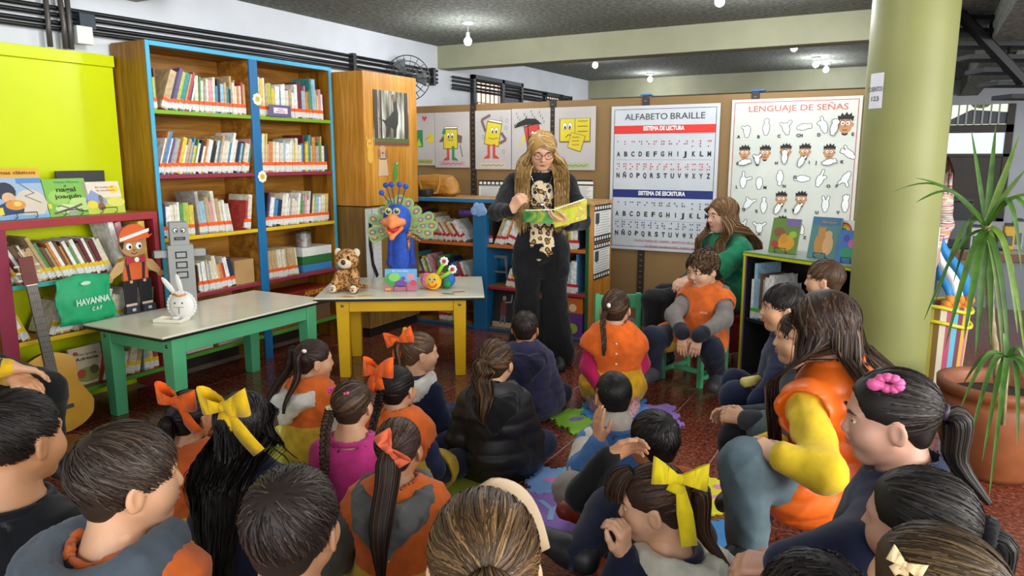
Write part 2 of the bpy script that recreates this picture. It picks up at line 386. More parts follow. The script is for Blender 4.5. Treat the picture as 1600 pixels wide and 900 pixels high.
# ================================================================ FURNITURE
W_pine = wood('pine_side', '6e4308', '9a6512', 'b07a1c', 2)
W_in = wood('pine_inside', '7a4a10', 'a06a1c', 'b88330', 1, .5)
W_or = wood('orange_plywood', 'b8781e', 'c98a2c', 'd69a3c', 2, .4, 5)
W_br = wood('brown_plywood', '7a5a26', '8c6a30', '98763a', 2, .5, 5)
LB, DB, GRN, MAR, YEL, TEA = paint('3fa3c8'), paint('17699e'), paint('7aa51c'), paint('8e2844'), paint('d9b414'), paint('3fa79c')
RED, LIME, ORN = paint('a03038'), mat('lime_paint', 'cfdd00', .3, .04, 2), paint('c4662a')
XF = -4.285
# --- tall two-bay bookcase
bc = thing('tall_bookcase', 'tall wooden two-bay bookcase with bright blue edges against the left wall', 'bookcase', (XF, 3.11, 0))
D, L, Ht = .34, 1.67, 2.24
part('side_panel', W_pine, bc, (-D, -.006, 0, .028, 0, Ht)); part('side_panel', W_pine, bc, (-D, -.006, L - .028, L, 0, Ht))
part('top_panel', W_in, bc, (-D, -.006, .028, L - .028, Ht - .03, Ht)); part('back_panel', W_in, bc, (-D, -D + .012, .028, L - .028, .1, Ht - .03))
part('edge_trim', LB, bc, (-.006, .004, 0, .028, 0, Ht)); part('edge_trim', LB, bc, (-.006, .004, L - .028, L, 0, Ht)); part('edge_trim', LB, bc, (-.006, .004, .028, L - .028, Ht - .03, Ht))
dv_ = part('divider', W_in, bc, (-D + .012, -.006, .815, .88, 0, Ht - .03)); part('divider_front', DB, dv_, (-.006, .010, .81, .885, 0, Ht - .03))
BAY = [(.028, .81), (.885, L - .028)]
SHZ = [1.82, 1.41, 1.0, .60, .19]; SHM = [GRN, MAR, YEL, MAR, paint('4c9a34')]
for z, m in zip(SHZ, SHM):
    for a, b_ in BAY:
        s_ = part('shelf', W_in, bc, (-D + .012, -.006, a, b_, z - .026, z)); part('shelf_edge', m, s_, (-.006, .003, a, b_, z - .026, z))
part('plinth', paint('2c2420'), bc, (-D + .03, -D + .05, .028, L - .028, 0, .17))
# --- low maroon bookcase with lime back panel
y0 = 2.10; Lw = 3.10 - y0
lc = thing('low_bookcase', 'low maroon bookcase with lime green back panel rising above it', 'bookcase', (XF, y0, 0))
zt_ = 1.18; z1 = PX(100, 436, XF)[2]; z2 = PX(100, 522, XF)[2]; z3 = PX(230, 580, XF)[2]
ztop = PX(0, 66, -4.60)[2]
part('back_panel', LIME, lc, (-.335, -.315, -1.2, Lw - .002, 0, ztop - .07)); part('top_rail', LIME, lc, (-.345, -.295, -1.2, Lw - .002, ztop - .07, ztop))
part('side_board', MAR, lc, (-.31, .004, 0, .085, 0, zt_ - .03)); part('side_board', RED, lc, (-.31, .004, Lw - .035, Lw - .004, 0, zt_ - .03))
tp = part('top_panel', wood('pine_top', '7a4a16', '9a6a2a', 'ab7a38', 1), lc, (-.315, -.002, -1.2, Lw - .004, zt_ - .03, zt_)); part('front_edge', RED, tp, (-.002, .006, -1.2, Lw - .004, zt_ - .045, zt_))
for z, m in ((z1, TEA), (z2, YEL), (z3, paint('4c9a34'))):
    s_ = part('shelf', W_in, lc, (-.31, -.006, .085, Lw - .035, z - .024, z)); part('shelf_edge', m, s_, (-.006, .003, .085, Lw - .035, z - .026, z))
LOWZ = (z1, z2, z3)
# --- tall plywood cabinet with the dinosaur poster
cb = thing('plywood_cabinet', 'tall orange plywood cabinet beside the blue-edged bookcase', 'cabinet', (-4.0, 4.83, 0))
part('upper_body', W_or, cb, (-.62, 0, 0, .727, 1.12, 2.21)); part('lower_body', W_br, cb, (-.62, -.012, .012, .727, .08, 1.112)); part('plinth', paint('201c18'), cb, (-.6, -.03, .03, .7, 0, .08))
part('door_seam', paint('5a4016'), cb, (-.001, .0015, .06, .064, .1, 1.1))
# --- low blue bookcase behind the reader
YB = 5.575; xb0, xb1 = -4.60, -2.32
bb = thing('low_blue_bookcase', 'low blue-edged bookcase of picture books behind the standing reader', 'bookcase', (xb0, YB, 0))
Lb = xb1 - xb0; Db = .485; Hb = 1.165
part('back_panel', W_in, bb, (0, Lb - .03, Db - .014, Db, .03, Hb - .03)); part('end_panel', wood('honey_end', 'b0701a', 'c98428', 'd8983c', 2, .4, 7), bb, (Lb - .03, Lb, .0, Db, 0, Hb - .025))
part('end_trim', paint('1e5a34'), bb, (Lb - .035, Lb - .004, -.006, .0, 0, Hb - .02)); part('end_panel', W_in, bb, (0, .03, .0, Db - .014, 0, Hb - .03))
tp = part('top_panel', wood('honey_top', 'a87838', 'c09250', 'cfa468', 0, .4, 6), bb, (0, Lb + .01, 0, Db, Hb - .03, Hb)); part('front_edge', paint('1c78ae'), tp, (0, Lb - .04, -.006, 0, Hb - .035, Hb - .002))
xp = -3.415 - xb0
pst = part('post', paint('176a9c'), bb, (xp, xp + .13, -.03, Db - .014, 0, 1.03))
cm = MB()
for u, v, r in [(-.045, .03, .04), (.045, .03, .04), (0, .055, .045), (-.022, .07, .035), (.028, .068, .034), (0, .02, .04)]: cm.ell((xp + .065 + u, -.035, 1.03 + v), (r, .008, r), n=14)
cm.build('paper_cloud', mat('cloud_blue', '8fb4e2', .7, .12, 30), pst, smooth=True)
BZ = (.772, .403, .03)
for z, m in zip(BZ, (ORN, paint('a22a3c'), paint('1a6088'))):
    for a, b_ in ((.03, xp), (xp + .13, Lb - .03)):
        s_ = part('shelf', W_in, bb, (a, b_, 0, Db - .014, z - .026, z)); part('shelf_edge', m, s_, (a, b_, -.006, 0, z - .028, z))
# film-strip notices on its end panel
def filmstrip(name, label, w, h, loc, rz, pic=True):
    t = thing(name, label, 'notice', loc, rz); M = frame((0, 0, 0), (1, 0, 0), (0, 0, 1))
    part('sheet', paint('eceae4', .6), t, (-w / 2, w / 2, -.001, .0, 0, h), bevel=0)
    f = Flat(Matrix.Translation((0, -.001, 0)) @ M)
    for v0 in (0, h - .055):
        f = Flat(Matrix.Translation((0, -.001, 0)) @ M)
        f.rect(-w / 2, v0, w / 2, v0 + .055, '161616')
        for k in range(7): u = -w / 2 + w * (k + .5) / 7; f.rect(u - .016, v0 + .015, u + .016, v0 + .04, 'eeece6')
        f.build('film_border', t)
    pass
    f = Flat(Matrix.Translation((0, -.001, 0)) @ M)
    if pic: f.rect(-w / 2 + .02, h * .5, -w / 2 + .11, h * .78, '4a626a'); f.disc(-w / 2 + .065, h * .62, .03, .05, '2c3a40')
    for k in range(9):
        v = h * .78 - k * h * .068; u0 = -w / 2 + (.13 if pic and v > h * .48 else .025)
        f.line([(u0, v), (w / 2 - .02 - (k % 3) * .02, v)], .004, '8a8a88')
    f.build('print', t); return t
filmstrip('filmstrip_notice', 'upper film-strip framed notice on the end of the blue bookcase', .37, .31, (xb1 + .002, YB + .27, .826), pi / 2)
filmstrip('filmstrip_notice', 'lower film-strip framed notice on the end of the blue bookcase', .36, .31, (xb1 + .002, YB + .265, .51), pi / 2)

# --- partition with brown panels
YP = 6.40; zp = 2.035
pt = thing('display_partition', 'brown panelled display partition carrying drawings and posters', 'partition', (XW, YP, 0))
M_mdf = mat('brown_hardboard', '86693f', .6, .05, 2.5)
xs = [XW + .01] + [PY(x, 200, YP)[0] for x in (740, 864, 1008, 1178)] + [-.30]
for a, b_ in zip(xs[:-1], xs[1:]): part('panel', M_mdf, pt, (a + .03 - XW, b_ - .03 - XW, 0, .035, .06, zp))
M_post = paint('2a221c')
for x in xs[1:-1]:
    p_ = part('post', M_post, pt, (x - .03 - XW, x + .03 - XW, -.012, .045, 0, zp + .015))
    b = MB()
    for k in range(40): b.box(x - XW - .012, x - XW + .012, -.0135, -.011, .05 + k * .05, .06 + k * .05)
    b.build('post_slots', paint('6a5a48'), p_)
for k, x in enumerate((1010, 1185)):
    p = PY(x, 145, YP); tag(part('blue_tape', paint('2a6ab8'), None, (p[0] - .05, p[0] + .05, YP - .015, YP + .05, zp + .015, zp + .028)), ['blue tape on the partition post beside the braille poster', 'blue tape on the partition post above the sign language poster'][k], 'tape')

# --- tables
def make_table(name, label, loc, rz, lx, ly, h, m, inset, gap):
    t = thing(name, label, 'table', loc, rz)
    top = part('tabletop', mat('cream_laminate', 'e0dcc6', .22, .05, 4), t, (-lx / 2, lx / 2, -ly / 2, ly / 2, h - .012, h))
    part('black_edge', paint('14161a', .35), top, (-lx / 2 - .003, lx / 2 + .003, -ly / 2 - .003, ly / 2 + .003, h - .026, h - .010))
    X, Y = lx / 2 - inset[0], ly / 2 - inset[1]; s = .045
    for sx in (-1, 1):
        for sy in (-1, 1):
            b = MB(); q = [(-s, -s), (s, -s), (s, s), (-s, s)]; r = [(u * .8, v * .8) for u, v in q]
            b.add([(sx * X + u, sy * Y + v, 0) for u, v in r] + [(sx * X + u, sy * Y + v, h - .026) for u, v in q], [(3, 2, 1, 0), (4, 5, 6, 7), (0, 1, 5, 4), (1, 2, 6, 5), (2, 3, 7, 6), (3, 0, 4, 7)])
            lg = b.build('leg', m, t, bevel=.004)
            bo = MB(); bo.lathe([(.0, 0), (.011, 0), (.011, .003), (.006, .004), (0, .004)], 12, (sx * X, sy * (Y + s), h - .075), M=((1, 0, 0), (0, 0, sy), (0, 1, 0))); bo.build('bolt', mat('steel', '8a8a80', .3, metal=1), lg, smooth=True)
    for sy in (-1, 1): part('apron', m, t, (-X + s, X - s, sy * Y - .018 + sy * .02, sy * Y + .018 + sy * .02, h - .12, h - .026))
    for sx in (-1, 1): part('apron', m, t, (sx * X - .018 + sx * .02, sx * X + .018 + sx * .02, -Y + s, Y - s, h - .12, h - .026))
    return t
GT = mat('mint_green_paint', '54ad7c', .42, .06, 4); YT = mat('table_yellow', 'e2b008', .4, .05, 4)
gtab = make_table('green_table', 'low table with cream top and mint green legs by the bookcases', (-3.84, 3.13, 0), 0, .70, 1.27, .57, GT, (.075, .12), 0)
fl_, fr_ = G(490, 466, .59), G(757, 463, .59); ya = math.atan2(fr_[1] - fl_[1], fr_[0] - fl_[0]); ylen = np.linalg.norm(fr_ - fl_); yd = .86
cy = (fl_ + fr_) / 2 + np.array([-sin(ya), cos(ya), 0]) * yd / 2; cy[2] = 0
ytab = make_table('yellow_table', 'low table with cream top and bright yellow legs holding the toys', cy, ya, ylen, yd, .59, YT, (.17, .15), 0)
def ytop(px, py): return G(px, py, .591)

# --- small green chairs
def make_chair(label, loc, rz, group='small green wooden chairs'):
    t = thing('small_chair', label, 'chair', loc, rz, group); m = GT; w, d, sz, bh = .155, .15, .275, .55
    part('seat', m, t, (-w - .01, w + .01, -d - .005, d + .015, sz - .018, sz))
    for sx in (-1, 1):
        part('leg', m, t, (sx * w - .017, sx * w + .017, d - .034, d, 0, sz - .018))
        part('leg', m, t, (sx * w - .017, sx * w + .017, -d - .02, -d + .014, 0, bh))
        part('side_rail', m, t, (sx * w - .011, sx * w + .011, -d + .014, d - .034, .05, .08)); part('side_rail', m, t, (sx * w - .011, sx * w + .011, -d + .014, d - .034, sz - .06, sz - .018))
    part('cross_rail', m, t, (-w + .011, w - .011, -.015, .015, .05, .08)); part('back_slat', m, t, (-w + .017, w - .017, -d - .012, -d + .006, bh - .11, bh - .01)); part('front_rail', m, t, (-w + .017, w - .017, d - .03, d - .006, sz - .05, sz - .018))
    return t
f1, f2 = G(1030, 590), G(1096, 608)
cd = (f2 - f1) / np.linalg.norm(f2 - f1); fwd = np.array([cd[1], -cd[0], 0]); 
BOYCH = (f1 + f2) / 2 - fwd * .14; BOYRZ = math.atan2(fwd[1], fwd[0]) - pi / 2
boychair = make_chair('small green chair on which the boy in the orange smock sits', BOYCH, BOYRZ)
p = G(972, 582); EMPCH = p
make_chair('small green chair behind the girl with raspberry sleeves', p, YAW + R_(188))

# --- right-hand black shelf unit with yellow and green edges
ru0 = G(1152, 586); RA = math.atan2(-.524, .852)
ru = thing('black_shelf_unit', 'black shelf unit with yellow and green edges beside the column', 'shelf', ru0, RA)
BLK = mat('black_board', '1c1a1e', .5, .15, 5); YG = paint('c9c31e'); Lr, Dr, Hr = 1.02, .36, .885
part('end_panel', BLK, ru, (0, .028, .006, Dr, 0, Hr - .03)); part('end_panel', BLK, ru, (Lr - .028, Lr, .006, Dr, 0, Hr - .03)); part('back_panel', BLK, ru, (.028, Lr - .028, Dr - .012, Dr, .03, Hr - .03))
part('edge_trim', YG, ru, (0, .02, -.004, .006, 0, Hr - .03)); part('edge_trim', paint('6a4a80'), ru, (.02, .028, -.003, .006, 0, Hr - .03))
tp = part('top_panel', mat('grey_top', '8f9490', .35, .06, 4), ru, (-.004, Lr, 0, Dr, Hr - .03, Hr)); part('front_edge', YG, tp, (-.004, Lr, -.006, 0, Hr - .03, Hr - .012)); part('front_edge', paint('5f9a3a'), tp, (-.004, Lr, -.006, 0, Hr - .012, Hr))
part('shelf', BLK, ru, (.028, Lr - .028, .008, Dr - .012, .40, .424)); part('shelf', BLK, ru, (.028, Lr - .028, .008, Dr - .012, .03, .054)); part('divider', BLK, ru, (.60, .622, .01, Dr - .012, .054, Hr - .03))
def ruw(x, y, z): return ru0 + np.array([x * cos(RA) - y * sin(RA), x * sin(RA) + y * cos(RA), z])

# --- counter and equipment far right
cq = G(1550, 482); cz = 1.0
ct = thing('service_counter', 'long grey service counter with wooden edge far behind the column', 'counter', cq, YAW * .0)
zc_ = PY(1550, 395, cq[1])[2]
part('body', mat('grey_counter', '7d8288', .5, .06, 3), ct, (-1.6, 3.2, 0, .7, 0, zc_ - .06)); tp = part('worktop', mat('counter_top', 'c9c2b4', .3, .08, 5), ct, (-1.65, 3.25, -.06, .78, zc_ - .06, zc_)); part('wood_edge', paint('7a4a38'), tp, (-1.65, 3.25, -.072, -.06, zc_ - .075, zc_ + .002))

# ================================================================ BOOKS
PAL = [('cream', 'ded6c0', 26), ('white', 'e9e8e4', 22), ('grey', 'a9a8a4', 8), ('tan', 'c0a478', 11), ('brown', '6e5038', 5), ('navy', '26324f', 4), ('blue', '4a86b8', 6), ('azure', '96bcd0', 5), ('green', '5c9458', 6), ('lime', 'aebf4c', 4), ('yellow', 'dcc24c', 6), ('orange', 'd08544', 4), ('red', 'b2413c', 6), ('pink', 'd49aa2', 4), ('maroon', '6e2c38', 4), ('black', '2b2a2c', 4), ('teal', '3f8a8a', 3), ('purple', '6a4a7e', 2)]
PALW = [p[2] for p in PAL]
BM = {n: mat('book_cover_' + n.replace(' ', '_'), c, .42, .2, 30) for n, c, w in PAL}
M_pages = mat('book_pages', 'd8ccb0', .8, .12, 120)
M_lab = mat('book_label', 'dcdcd8', .6, .25, 160); 
ORD = ['first', 'second', 'third', 'fourth', 'fifth', 'sixth', 'seventh', 'eighth', 'ninth', 'tenth', '11th', '12th', '13th', '14th', '15th', '16th', '17th', '18th', '19th', '20th', '21st', '22nd', '23rd'] + ['%dth' % i for i in range(24, 80)]
STOCK = {'on': False, 'mb': MB(), 'mats': []}
def book(loc, rz, lean, th, h, d, col, band, label, group, bandz=(.05, .075), labz=(.008, .05), mats=None):
    """local: thickness along x (0..th), spine at y=0, depth to +y, height z; lean tips the top towards +x"""
    c = mats or BM[col]; e = .0015 if th > .006 else .0007
    b = MB(); b.box(0, th, 0, .002, 0, h, 0); b.box(0, e, .002, d, 0, h, 0); b.box(th - e, th, .002, d, 0, h, 0); b.box(e, th - e, .002, d - .004, .003, h - .004, 1)
    off = -th if lean > 0 else 0     # pivot on the lower corner it leans on
    b.v = [(x + off, y, z) for x, y, z in b.v]
    if STOCK['on']:      # books beyond the 300 largest: joined, still solid books with bands and labels
        Mx = Matrix.Rotation(rz, 3, 'Z') @ Matrix.Rotation(lean, 3, 'Y'); sets = [(b, [c, M_pages])]
        if band: sets += [(MB().box(off - .0006, off + th + .0006, -.0008, .012, *bandz), [band]), (MB().box(off - .0006, off + th + .0006, -.0008, .012, labz[0] + .004, labz[1]), [M_lab])]
        for q, ms in sets:
            ix = []
            for m_ in ms:
                if m_ not in STOCK['mats']: STOCK['mats'].append(m_)
                ix.append(STOCK['mats'].index(m_))
            n0 = len(STOCK['mb'].v); STOCK['mb'].v += [tuple(np.array(Mx @ Vector(v)) + np.array(loc)) for v in q.v]; STOCK['mb'].f += [tuple(i + n0 for i in f_) for f_ in q.f]; STOCK['mb'].m += [ix[k] for k in q.m]
        return None
    o = b.build('book', [c, M_pages]); o.location = tuple(loc)
    o.rotation_euler = (Matrix.Rotation(rz, 3, 'Z') @ Matrix.Rotation(lean, 3, 'Y')).to_euler()
    tag(o, label, 'book', group)
    if band:
        q = MB(); q.box(off - .0006, off + th + .0006, -.0008, .012, bandz[0], bandz[1]); q.build('spine_band', band, o)
        q = MB(); q.box(off - .0006, off + th + .0006, -.0008, .012, labz[0] + .004, labz[1]); q.build('spine_label', M_lab, o)
    return o
def row(origin, rz, length, n, hr, lean0, lean1, band, where, depth=.2, thick=None, cols=None, big=.15, seed=0, group=None, bandz=(.05, .075), labz=(.008, .05)):
    """a row of books from origin along local +x, spines facing local -y"""
    rg = random.Random(seed); ux = np.array([cos(rz), sin(rz), 0]); s = 0; k = 0; names = {p[0]: p for p in PAL}
    ths = [max(.004, rg.gauss(1, .45)) if True else 1 for _ in range(n)]; ths = [min(max(t, .45), 2.4) for t in ths]
    le = [lean0 + (lean1 - lean0) * i / max(1, n - 1) + rg.uniform(-.012, .012) for i in range(n)]
    tot = sum(t / cos(a) for t, a in zip(ths, le)); u = (length - .003 * n * 0) * .985 / tot
    for i in range(n):
        th = ths[i] * u; a = le[i]; st = th / cos(a)
        if a > 0: s += st
        h = rg.uniform(*hr) * (rg.uniform(1.12, 1.28) if rg.random() < big else 1)
        c = rg.choices(PAL, PALW)[0][0] if not cols else rg.choice(cols)
        o = book(np.array(origin) + ux * s + np.array([-sin(rz), cos(rz), 0]) * rg.uniform(0, .012), rz, a, th * .96, h, depth * rg.uniform(.85, 1), c, band, '%s book, %s from left %s' % (c, ORD[i], where), group or 'books ' + where, bandz, labz)
        if a <= 0: s += st
B_or, B_ye, B_re = paint('f0601e'), paint('e6c21e'), paint('c02430')
# local frame of the tall case rows: along +y world, facing +x  -> rz = pi/2 (local x -> +y, local -y -> +x)
def trow(bay, si, a, b_, n, hr, l0, l1, seed, depth=.22, **k):
    z = SHZ[si]; y = 3.11 + BAY[bay][0]
    row((XF - .02, y + a, z), pi / 2, b_ - a, n, hr, l0, l1, B_or, 'on the tall bookcase, %s shelf, %s bay' % (['green', 'upper maroon', 'yellow', 'lower maroon'][si], ['left', 'right'][bay]) + k.pop('w', ''), depth, seed=seed, **k)
WB = .78
trow(0, 0, .005, .05, 3, (.2, .23), 0, 0, 1); trow(0, 0, .06, .30, 9, (.22, .27), .36, .30, 2, w=', slanted'); trow(0, 0, .31, .775, 24, (.17, .24), .06, .0, 3, w=', upright')
trow(1, 0, .01, .72, 26, (.19, .25), .03, -.02, 4, big=.35)
trow(0, 1, .005, .76, 36, (.19, .25), .34, .26, 5, big=.25); trow(1, 1, .01, .73, 30, (.2, .24), .1, .02, 6, big=.12)
trow(0, 2, .01, .26, 8, (.2, .24), .02, .0, 7, w=', before gap', big=.4); trow(0, 2, .30, .58, 11, (.19, .24), -.08, -.16, 8, w=', after gap'); trow(0, 2, .68, .74, 2, (.2, .22), .16, .14, 88, w=', by divider')
trow(1, 2, .01, .73, 30, (.18, .24), .22, .1, 9, big=.3)
trow(0, 3, .12, .2, 3, (.22, .26), .0, .0, 10, w=', behind tower'); trow(0, 3, .26, .58, 14, (.17, .22), -.05, -.2, 11, w=', slanted'); 
trow(1, 3, .03, .35, 10, (.215, .22), -.06, -.12, 12, cols=['tan', 'tan', 'cream'], big=0)
# low lime case
def lrow(zi, a, b_, n, hr, l0, l1, seed, w, **k):
    row((XF - .02, 2.10 + a, LOWZ[zi]), pi / 2, b_ - a, n, hr, l0, l1, B_ye, 'on the lime bookcase, %s shelf%s' % (['teal', 'yellow', 'lowest green'][zi], w), .22, seed=seed, **k)
lrow(0, .10, .70, 32, (.19, .24), -.5, -.36, 20, '', cols=['tan', 'brown', 'cream', 'maroon', 'tan', 'green', 'tan', 'orange', 'white', 'teal']); lrow(0, .74, .93, 6, (.25, .30), -.22, -.02, 21, ', behind the paper doll')
lrow(1, .09, .17, 4, (.13, .18), -.42, -.36, 22, ', at the left end'); lrow(1, .26, .52, 16, (.17, .22), .40, .33, 23, ', behind the green bag', cols=['tan', 'cream', 'yellow', 'orange', 'white', 'brown']); lrow(1, .55, .93, 14, (.17, .22), .3, .14, 24, ', at the right')
lrow(2, .55, .80, 8, (.15, .19), .32, .24, 25, ''); lrow(2, .84, .94, 4, (.14, .16), .02, .0, 26, ', at the right end')
# blue case
STOCK['on'] = True
def brow(bay, zi, a, b_, n, hr, l0, l1, seed, w, **k):
    x = xb0 + (.03 if bay == 0 else xp + .13)
    row((x + a, YB + .02, BZ[zi]), 0, b_ - a, n, hr, l0, l1, B_re, 'on the blue bookcase, %s shelf%s' % (['orange', 'red', 'bottom'][zi], w), .24, seed=seed, bandz=(.05, .075), **k)
brow(0, 0, .35, .80, 26, (.2, .26), -.12, -.3, 30, ', left of the post'); brow(0, 0, .80, 1.09, 8, (.18, .22), -.62, -.66, 31, ', slumped against the post')
brow(0, 1, .35, .74, 18, (.2, .24), -.28, -.4, 32, ', left of the post'); brow(0, 1, .78, 1.09, 9, (.18, .24), -.38, -.42, 33, ', next to the post', cols=['blue', 'green', 'white', 'red', 'navy'])
brow(1, 0, .0, .03, 1, (.26, .28), 0, 0, 34, ', right of the post', cols=['black']); brow(1, 0, .05, .25, 6, (.22, .26), .4, .36, 35, ', left of the reader')
brow(1, 0, .58, .86, 11, (.2, .27), .02, .0, 36, ', right of the reader'); brow(1, 1, .16, .26, 3, (.14, .2), .3, .2, 37, ', left of the reader'); brow(1, 1, .52, .86, 13, (.2, .27), .1, .0, 38, ', right of the reader')
brow(0, 2, .75, .9, 3, (.14, .17), -.1, -.2, 39, ', behind the yellow table')
STOCK['on'] = False
bst = STOCK['mb'].build('shelved_books', STOCK['mats']); tag(bst, 'picture books with red spine bands packed in the low blue bookcase', 'books'); bst['kind'] = 'stuff'
# black unit: books with green labels
row(ruw(.06, .02, .424), RA, .22, 8, (.25, .32), .0, .02, paint('5ab04a'), 'with green label on the black unit', .24, seed=50, cols=['white', 'grey', 'azure', 'brown', 'white'])
# ================================================================ PEOPLE: surfaces grown from tapered limbs
def V3(*a): return np.array(a, float)
def rc(a, b, ra, rb, m=0, k=None): return ('c', V3(*a), V3(*b), float(ra), float(rb), m, k)
def el(c, r, Rm=None, m=0, k=None): return ('e', V3(*c), V3(*(r if hasattr(r, '__len__') else (r, r, r))), None if Rm is None else np.array(Rm), m, k)
def prim_d(p, P):
    if p[0] == 'c':
        a, b, ra, rb = p[1:5]; ba = b - a; L2 = ba @ ba + 1e-9
        h = np.clip(((P - a) @ ba) / L2, 0, 1); d = P - a - h[..., None] * ba
        return np.sqrt((d * d).sum(-1)) - (ra + (rb - ra) * h)
    c, r, Rm = p[1:4]; q = P - c
    if Rm is not None: q = q @ Rm
    q1 = q / r; k0 = np.sqrt((q1 * q1).sum(-1)); k1 = np.sqrt(((q1 / r) ** 2).sum(-1)) + 1e-9
    return k0 * (k0 - 1) / k1
def prim_box(p, pad):
    if p[0] == 'c': r = max(p[3], p[4]) + pad; return np.minimum(p[1], p[2]) - r, np.maximum(p[1], p[2]) + r
    r = (p[2] if p[3] is None else np.full(3, p[2].max())) + pad; return p[1] - r, p[1] + r
def sdf(prims, vox, k=.02, cut=(), clip=(), kc=.01, inter=None):
    pad = k + 3 * vox
    lo = np.min([prim_box(p, pad)[0] for p in prims], 0); hi = np.max([prim_box(p, pad)[1] for p in prims], 0)
    n = np.ceil((hi - lo) / vox).astype(int) + 1
    D = np.full(n, 1.0, np.float32); Mi = np.zeros(n, np.int16); Db = np.full(n, 1.0, np.float32)
    ax = [lo[i] + vox * np.arange(n[i]) for i in range(3)]
    def sub(p, pd):
        l, h = prim_box(p, pd); i0 = np.maximum(0, np.floor((l - lo) / vox).astype(int)); i1 = np.minimum(n, np.ceil((h - lo) / vox).astype(int) + 1)
        if (i1 <= i0).any(): return None, None
        sl = tuple(slice(a, b) for a, b in zip(i0, i1))
        return sl, np.stack(np.meshgrid(*[ax[i][sl[i]] for i in range(3)], indexing='ij'), -1)
    for p in prims:
        sl, P = sub(p, pad); d = prim_d(p, P).astype(np.float32); kk = k if p[5 if p[0] == 'e' else 6] is None else p[5 if p[0] == 'e' else 6]
        o = D[sl]; h = np.maximum(kk - np.abs(o - d), 0) / kk; D[sl] = np.minimum(o, d) - h * h * kk * .25
        m = d < Db[sl]; Db[sl] = np.where(m, d, Db[sl]); Mi[sl] = np.where(m, p[4 if p[0] == 'e' else 5], Mi[sl])
    for p in cut:
        sl, P = sub(p, pad)
        if sl is None: continue
        d = -prim_d(p, P).astype(np.float32); o = D[sl]; h = np.maximum(kc - np.abs(o - d), 0) / kc; D[sl] = np.maximum(o, d) + h * h * kc * .25
    if inter is not None:
        sl, P = sub(inter, pad); E_ = np.full(n, 1.0, np.float32); E_[sl] = prim_d(inter, P); D = np.maximum(D, E_)
    for q, nn in clip:
        g = (ax[0] - q[0])[:, None, None] * nn[0] + (ax[1] - q[1])[None, :, None] * nn[1] + (ax[2] - q[2])[None, None, :] * nn[2]
        D = np.maximum(D, g.astype(np.float32))
    for a in range(3):
        s = [slice(None)] * 3
        for e in (0, -1): s[a] = e; D[tuple(s)] = np.maximum(D[tuple(s)], vox)
    neg = D < 0; c8 = [(i, j, l) for i in (0, 1) for j in (0, 1) for l in (0, 1)]
    m = n - 1; cnt = sum(neg[i:i + m[0], j:j + m[1], l:l + m[2]].astype(np.int8) for i, j, l in c8)
    act = (cnt > 0) & (cnt < 8); idx = np.argwhere(act)
    vals = np.stack([D[idx[:, 0] + i, idx[:, 1] + j, idx[:, 2] + l] for i, j, l in c8], 1)
    pos = np.zeros((len(idx), 3)); num = np.zeros(len(idx)); ca = np.array(c8, float)
    for a in range(8):
        for b in range(a + 1, 8):
            if np.abs(ca[a] - ca[b]).sum() != 1: continue
            va, vb = vals[:, a], vals[:, b]; cr = (va < 0) != (vb < 0); t = np.where(cr, va / np.where(cr, va - vb, 1), 0)
            pos += np.where(cr[:, None], ca[a] + t[:, None] * (ca[b] - ca[a]), 0); num += cr
    V = lo + vox * (idx + pos / num[:, None]); ID = np.full(m, -1, np.int64); ID[tuple(idx.T)] = np.arange(len(idx))
    F = []
    for a in range(3):
        b, c = (a + 1) % 3, (a + 2) % 3
        s0 = [slice(1, -1)] * 3; s1 = [slice(1, -1)] * 3; s0[a] = slice(0, -1); s1[a] = slice(1, None)
        A, B = neg[tuple(s0)], neg[tuple(s1)]; e = np.argwhere(A != B); inn = A[tuple(e.T)]
        off = np.ones(3, int); off[a] = 0; e = e + off; q = []
        for (u, v) in ((0, 0), (1, 0), (1, 1), (0, 1)):
            w = e.copy(); w[:, b] -= u; w[:, c] -= v; q.append(ID[tuple(w.T)])
        q = np.stack(q, 1); q[~inn] = q[~inn][:, ::-1]; F.append(q)
    F = np.concatenate(F); F = F[(F >= 0).all(1)]
    return V, F, Mi[tuple(idx.T)][F[:, 0]] if len(F) else np.zeros(0)
def wrinkle(V, F, amp, rg, lam=(.06, .2), st=(.7, .7, 1)):
    nrm = np.zeros_like(V); a, b, c = V[F[:, 0]], V[F[:, 1]], V[F[:, 2]]; fn = np.cross(b - a, c - a)
    for i in range(4): np.add.at(nrm, F[:, i], fn)
    nrm /= np.linalg.norm(nrm, axis=1)[:, None] + 1e-12; d = np.zeros(len(V))
    for _ in range(7):
        w = rg.normal(size=3) * np.array(st); w /= np.linalg.norm(w); l = rg.uniform(*lam); w2 = rg.normal(size=3) * 9; w3 = rg.normal(size=3) * 11
        d += (1 - np.abs(np.sin(V @ w * pi / l + 1.2 * np.sin(V @ w2) + rg.uniform(0, 6)))) ** 2.2 * (.5 + .5 * np.sin(V @ w3 + rg.uniform(0, 6))) * l
    return V + nrm * ((d - d.mean()) / (np.std(d) + 1e-9) * amp)[:, None]
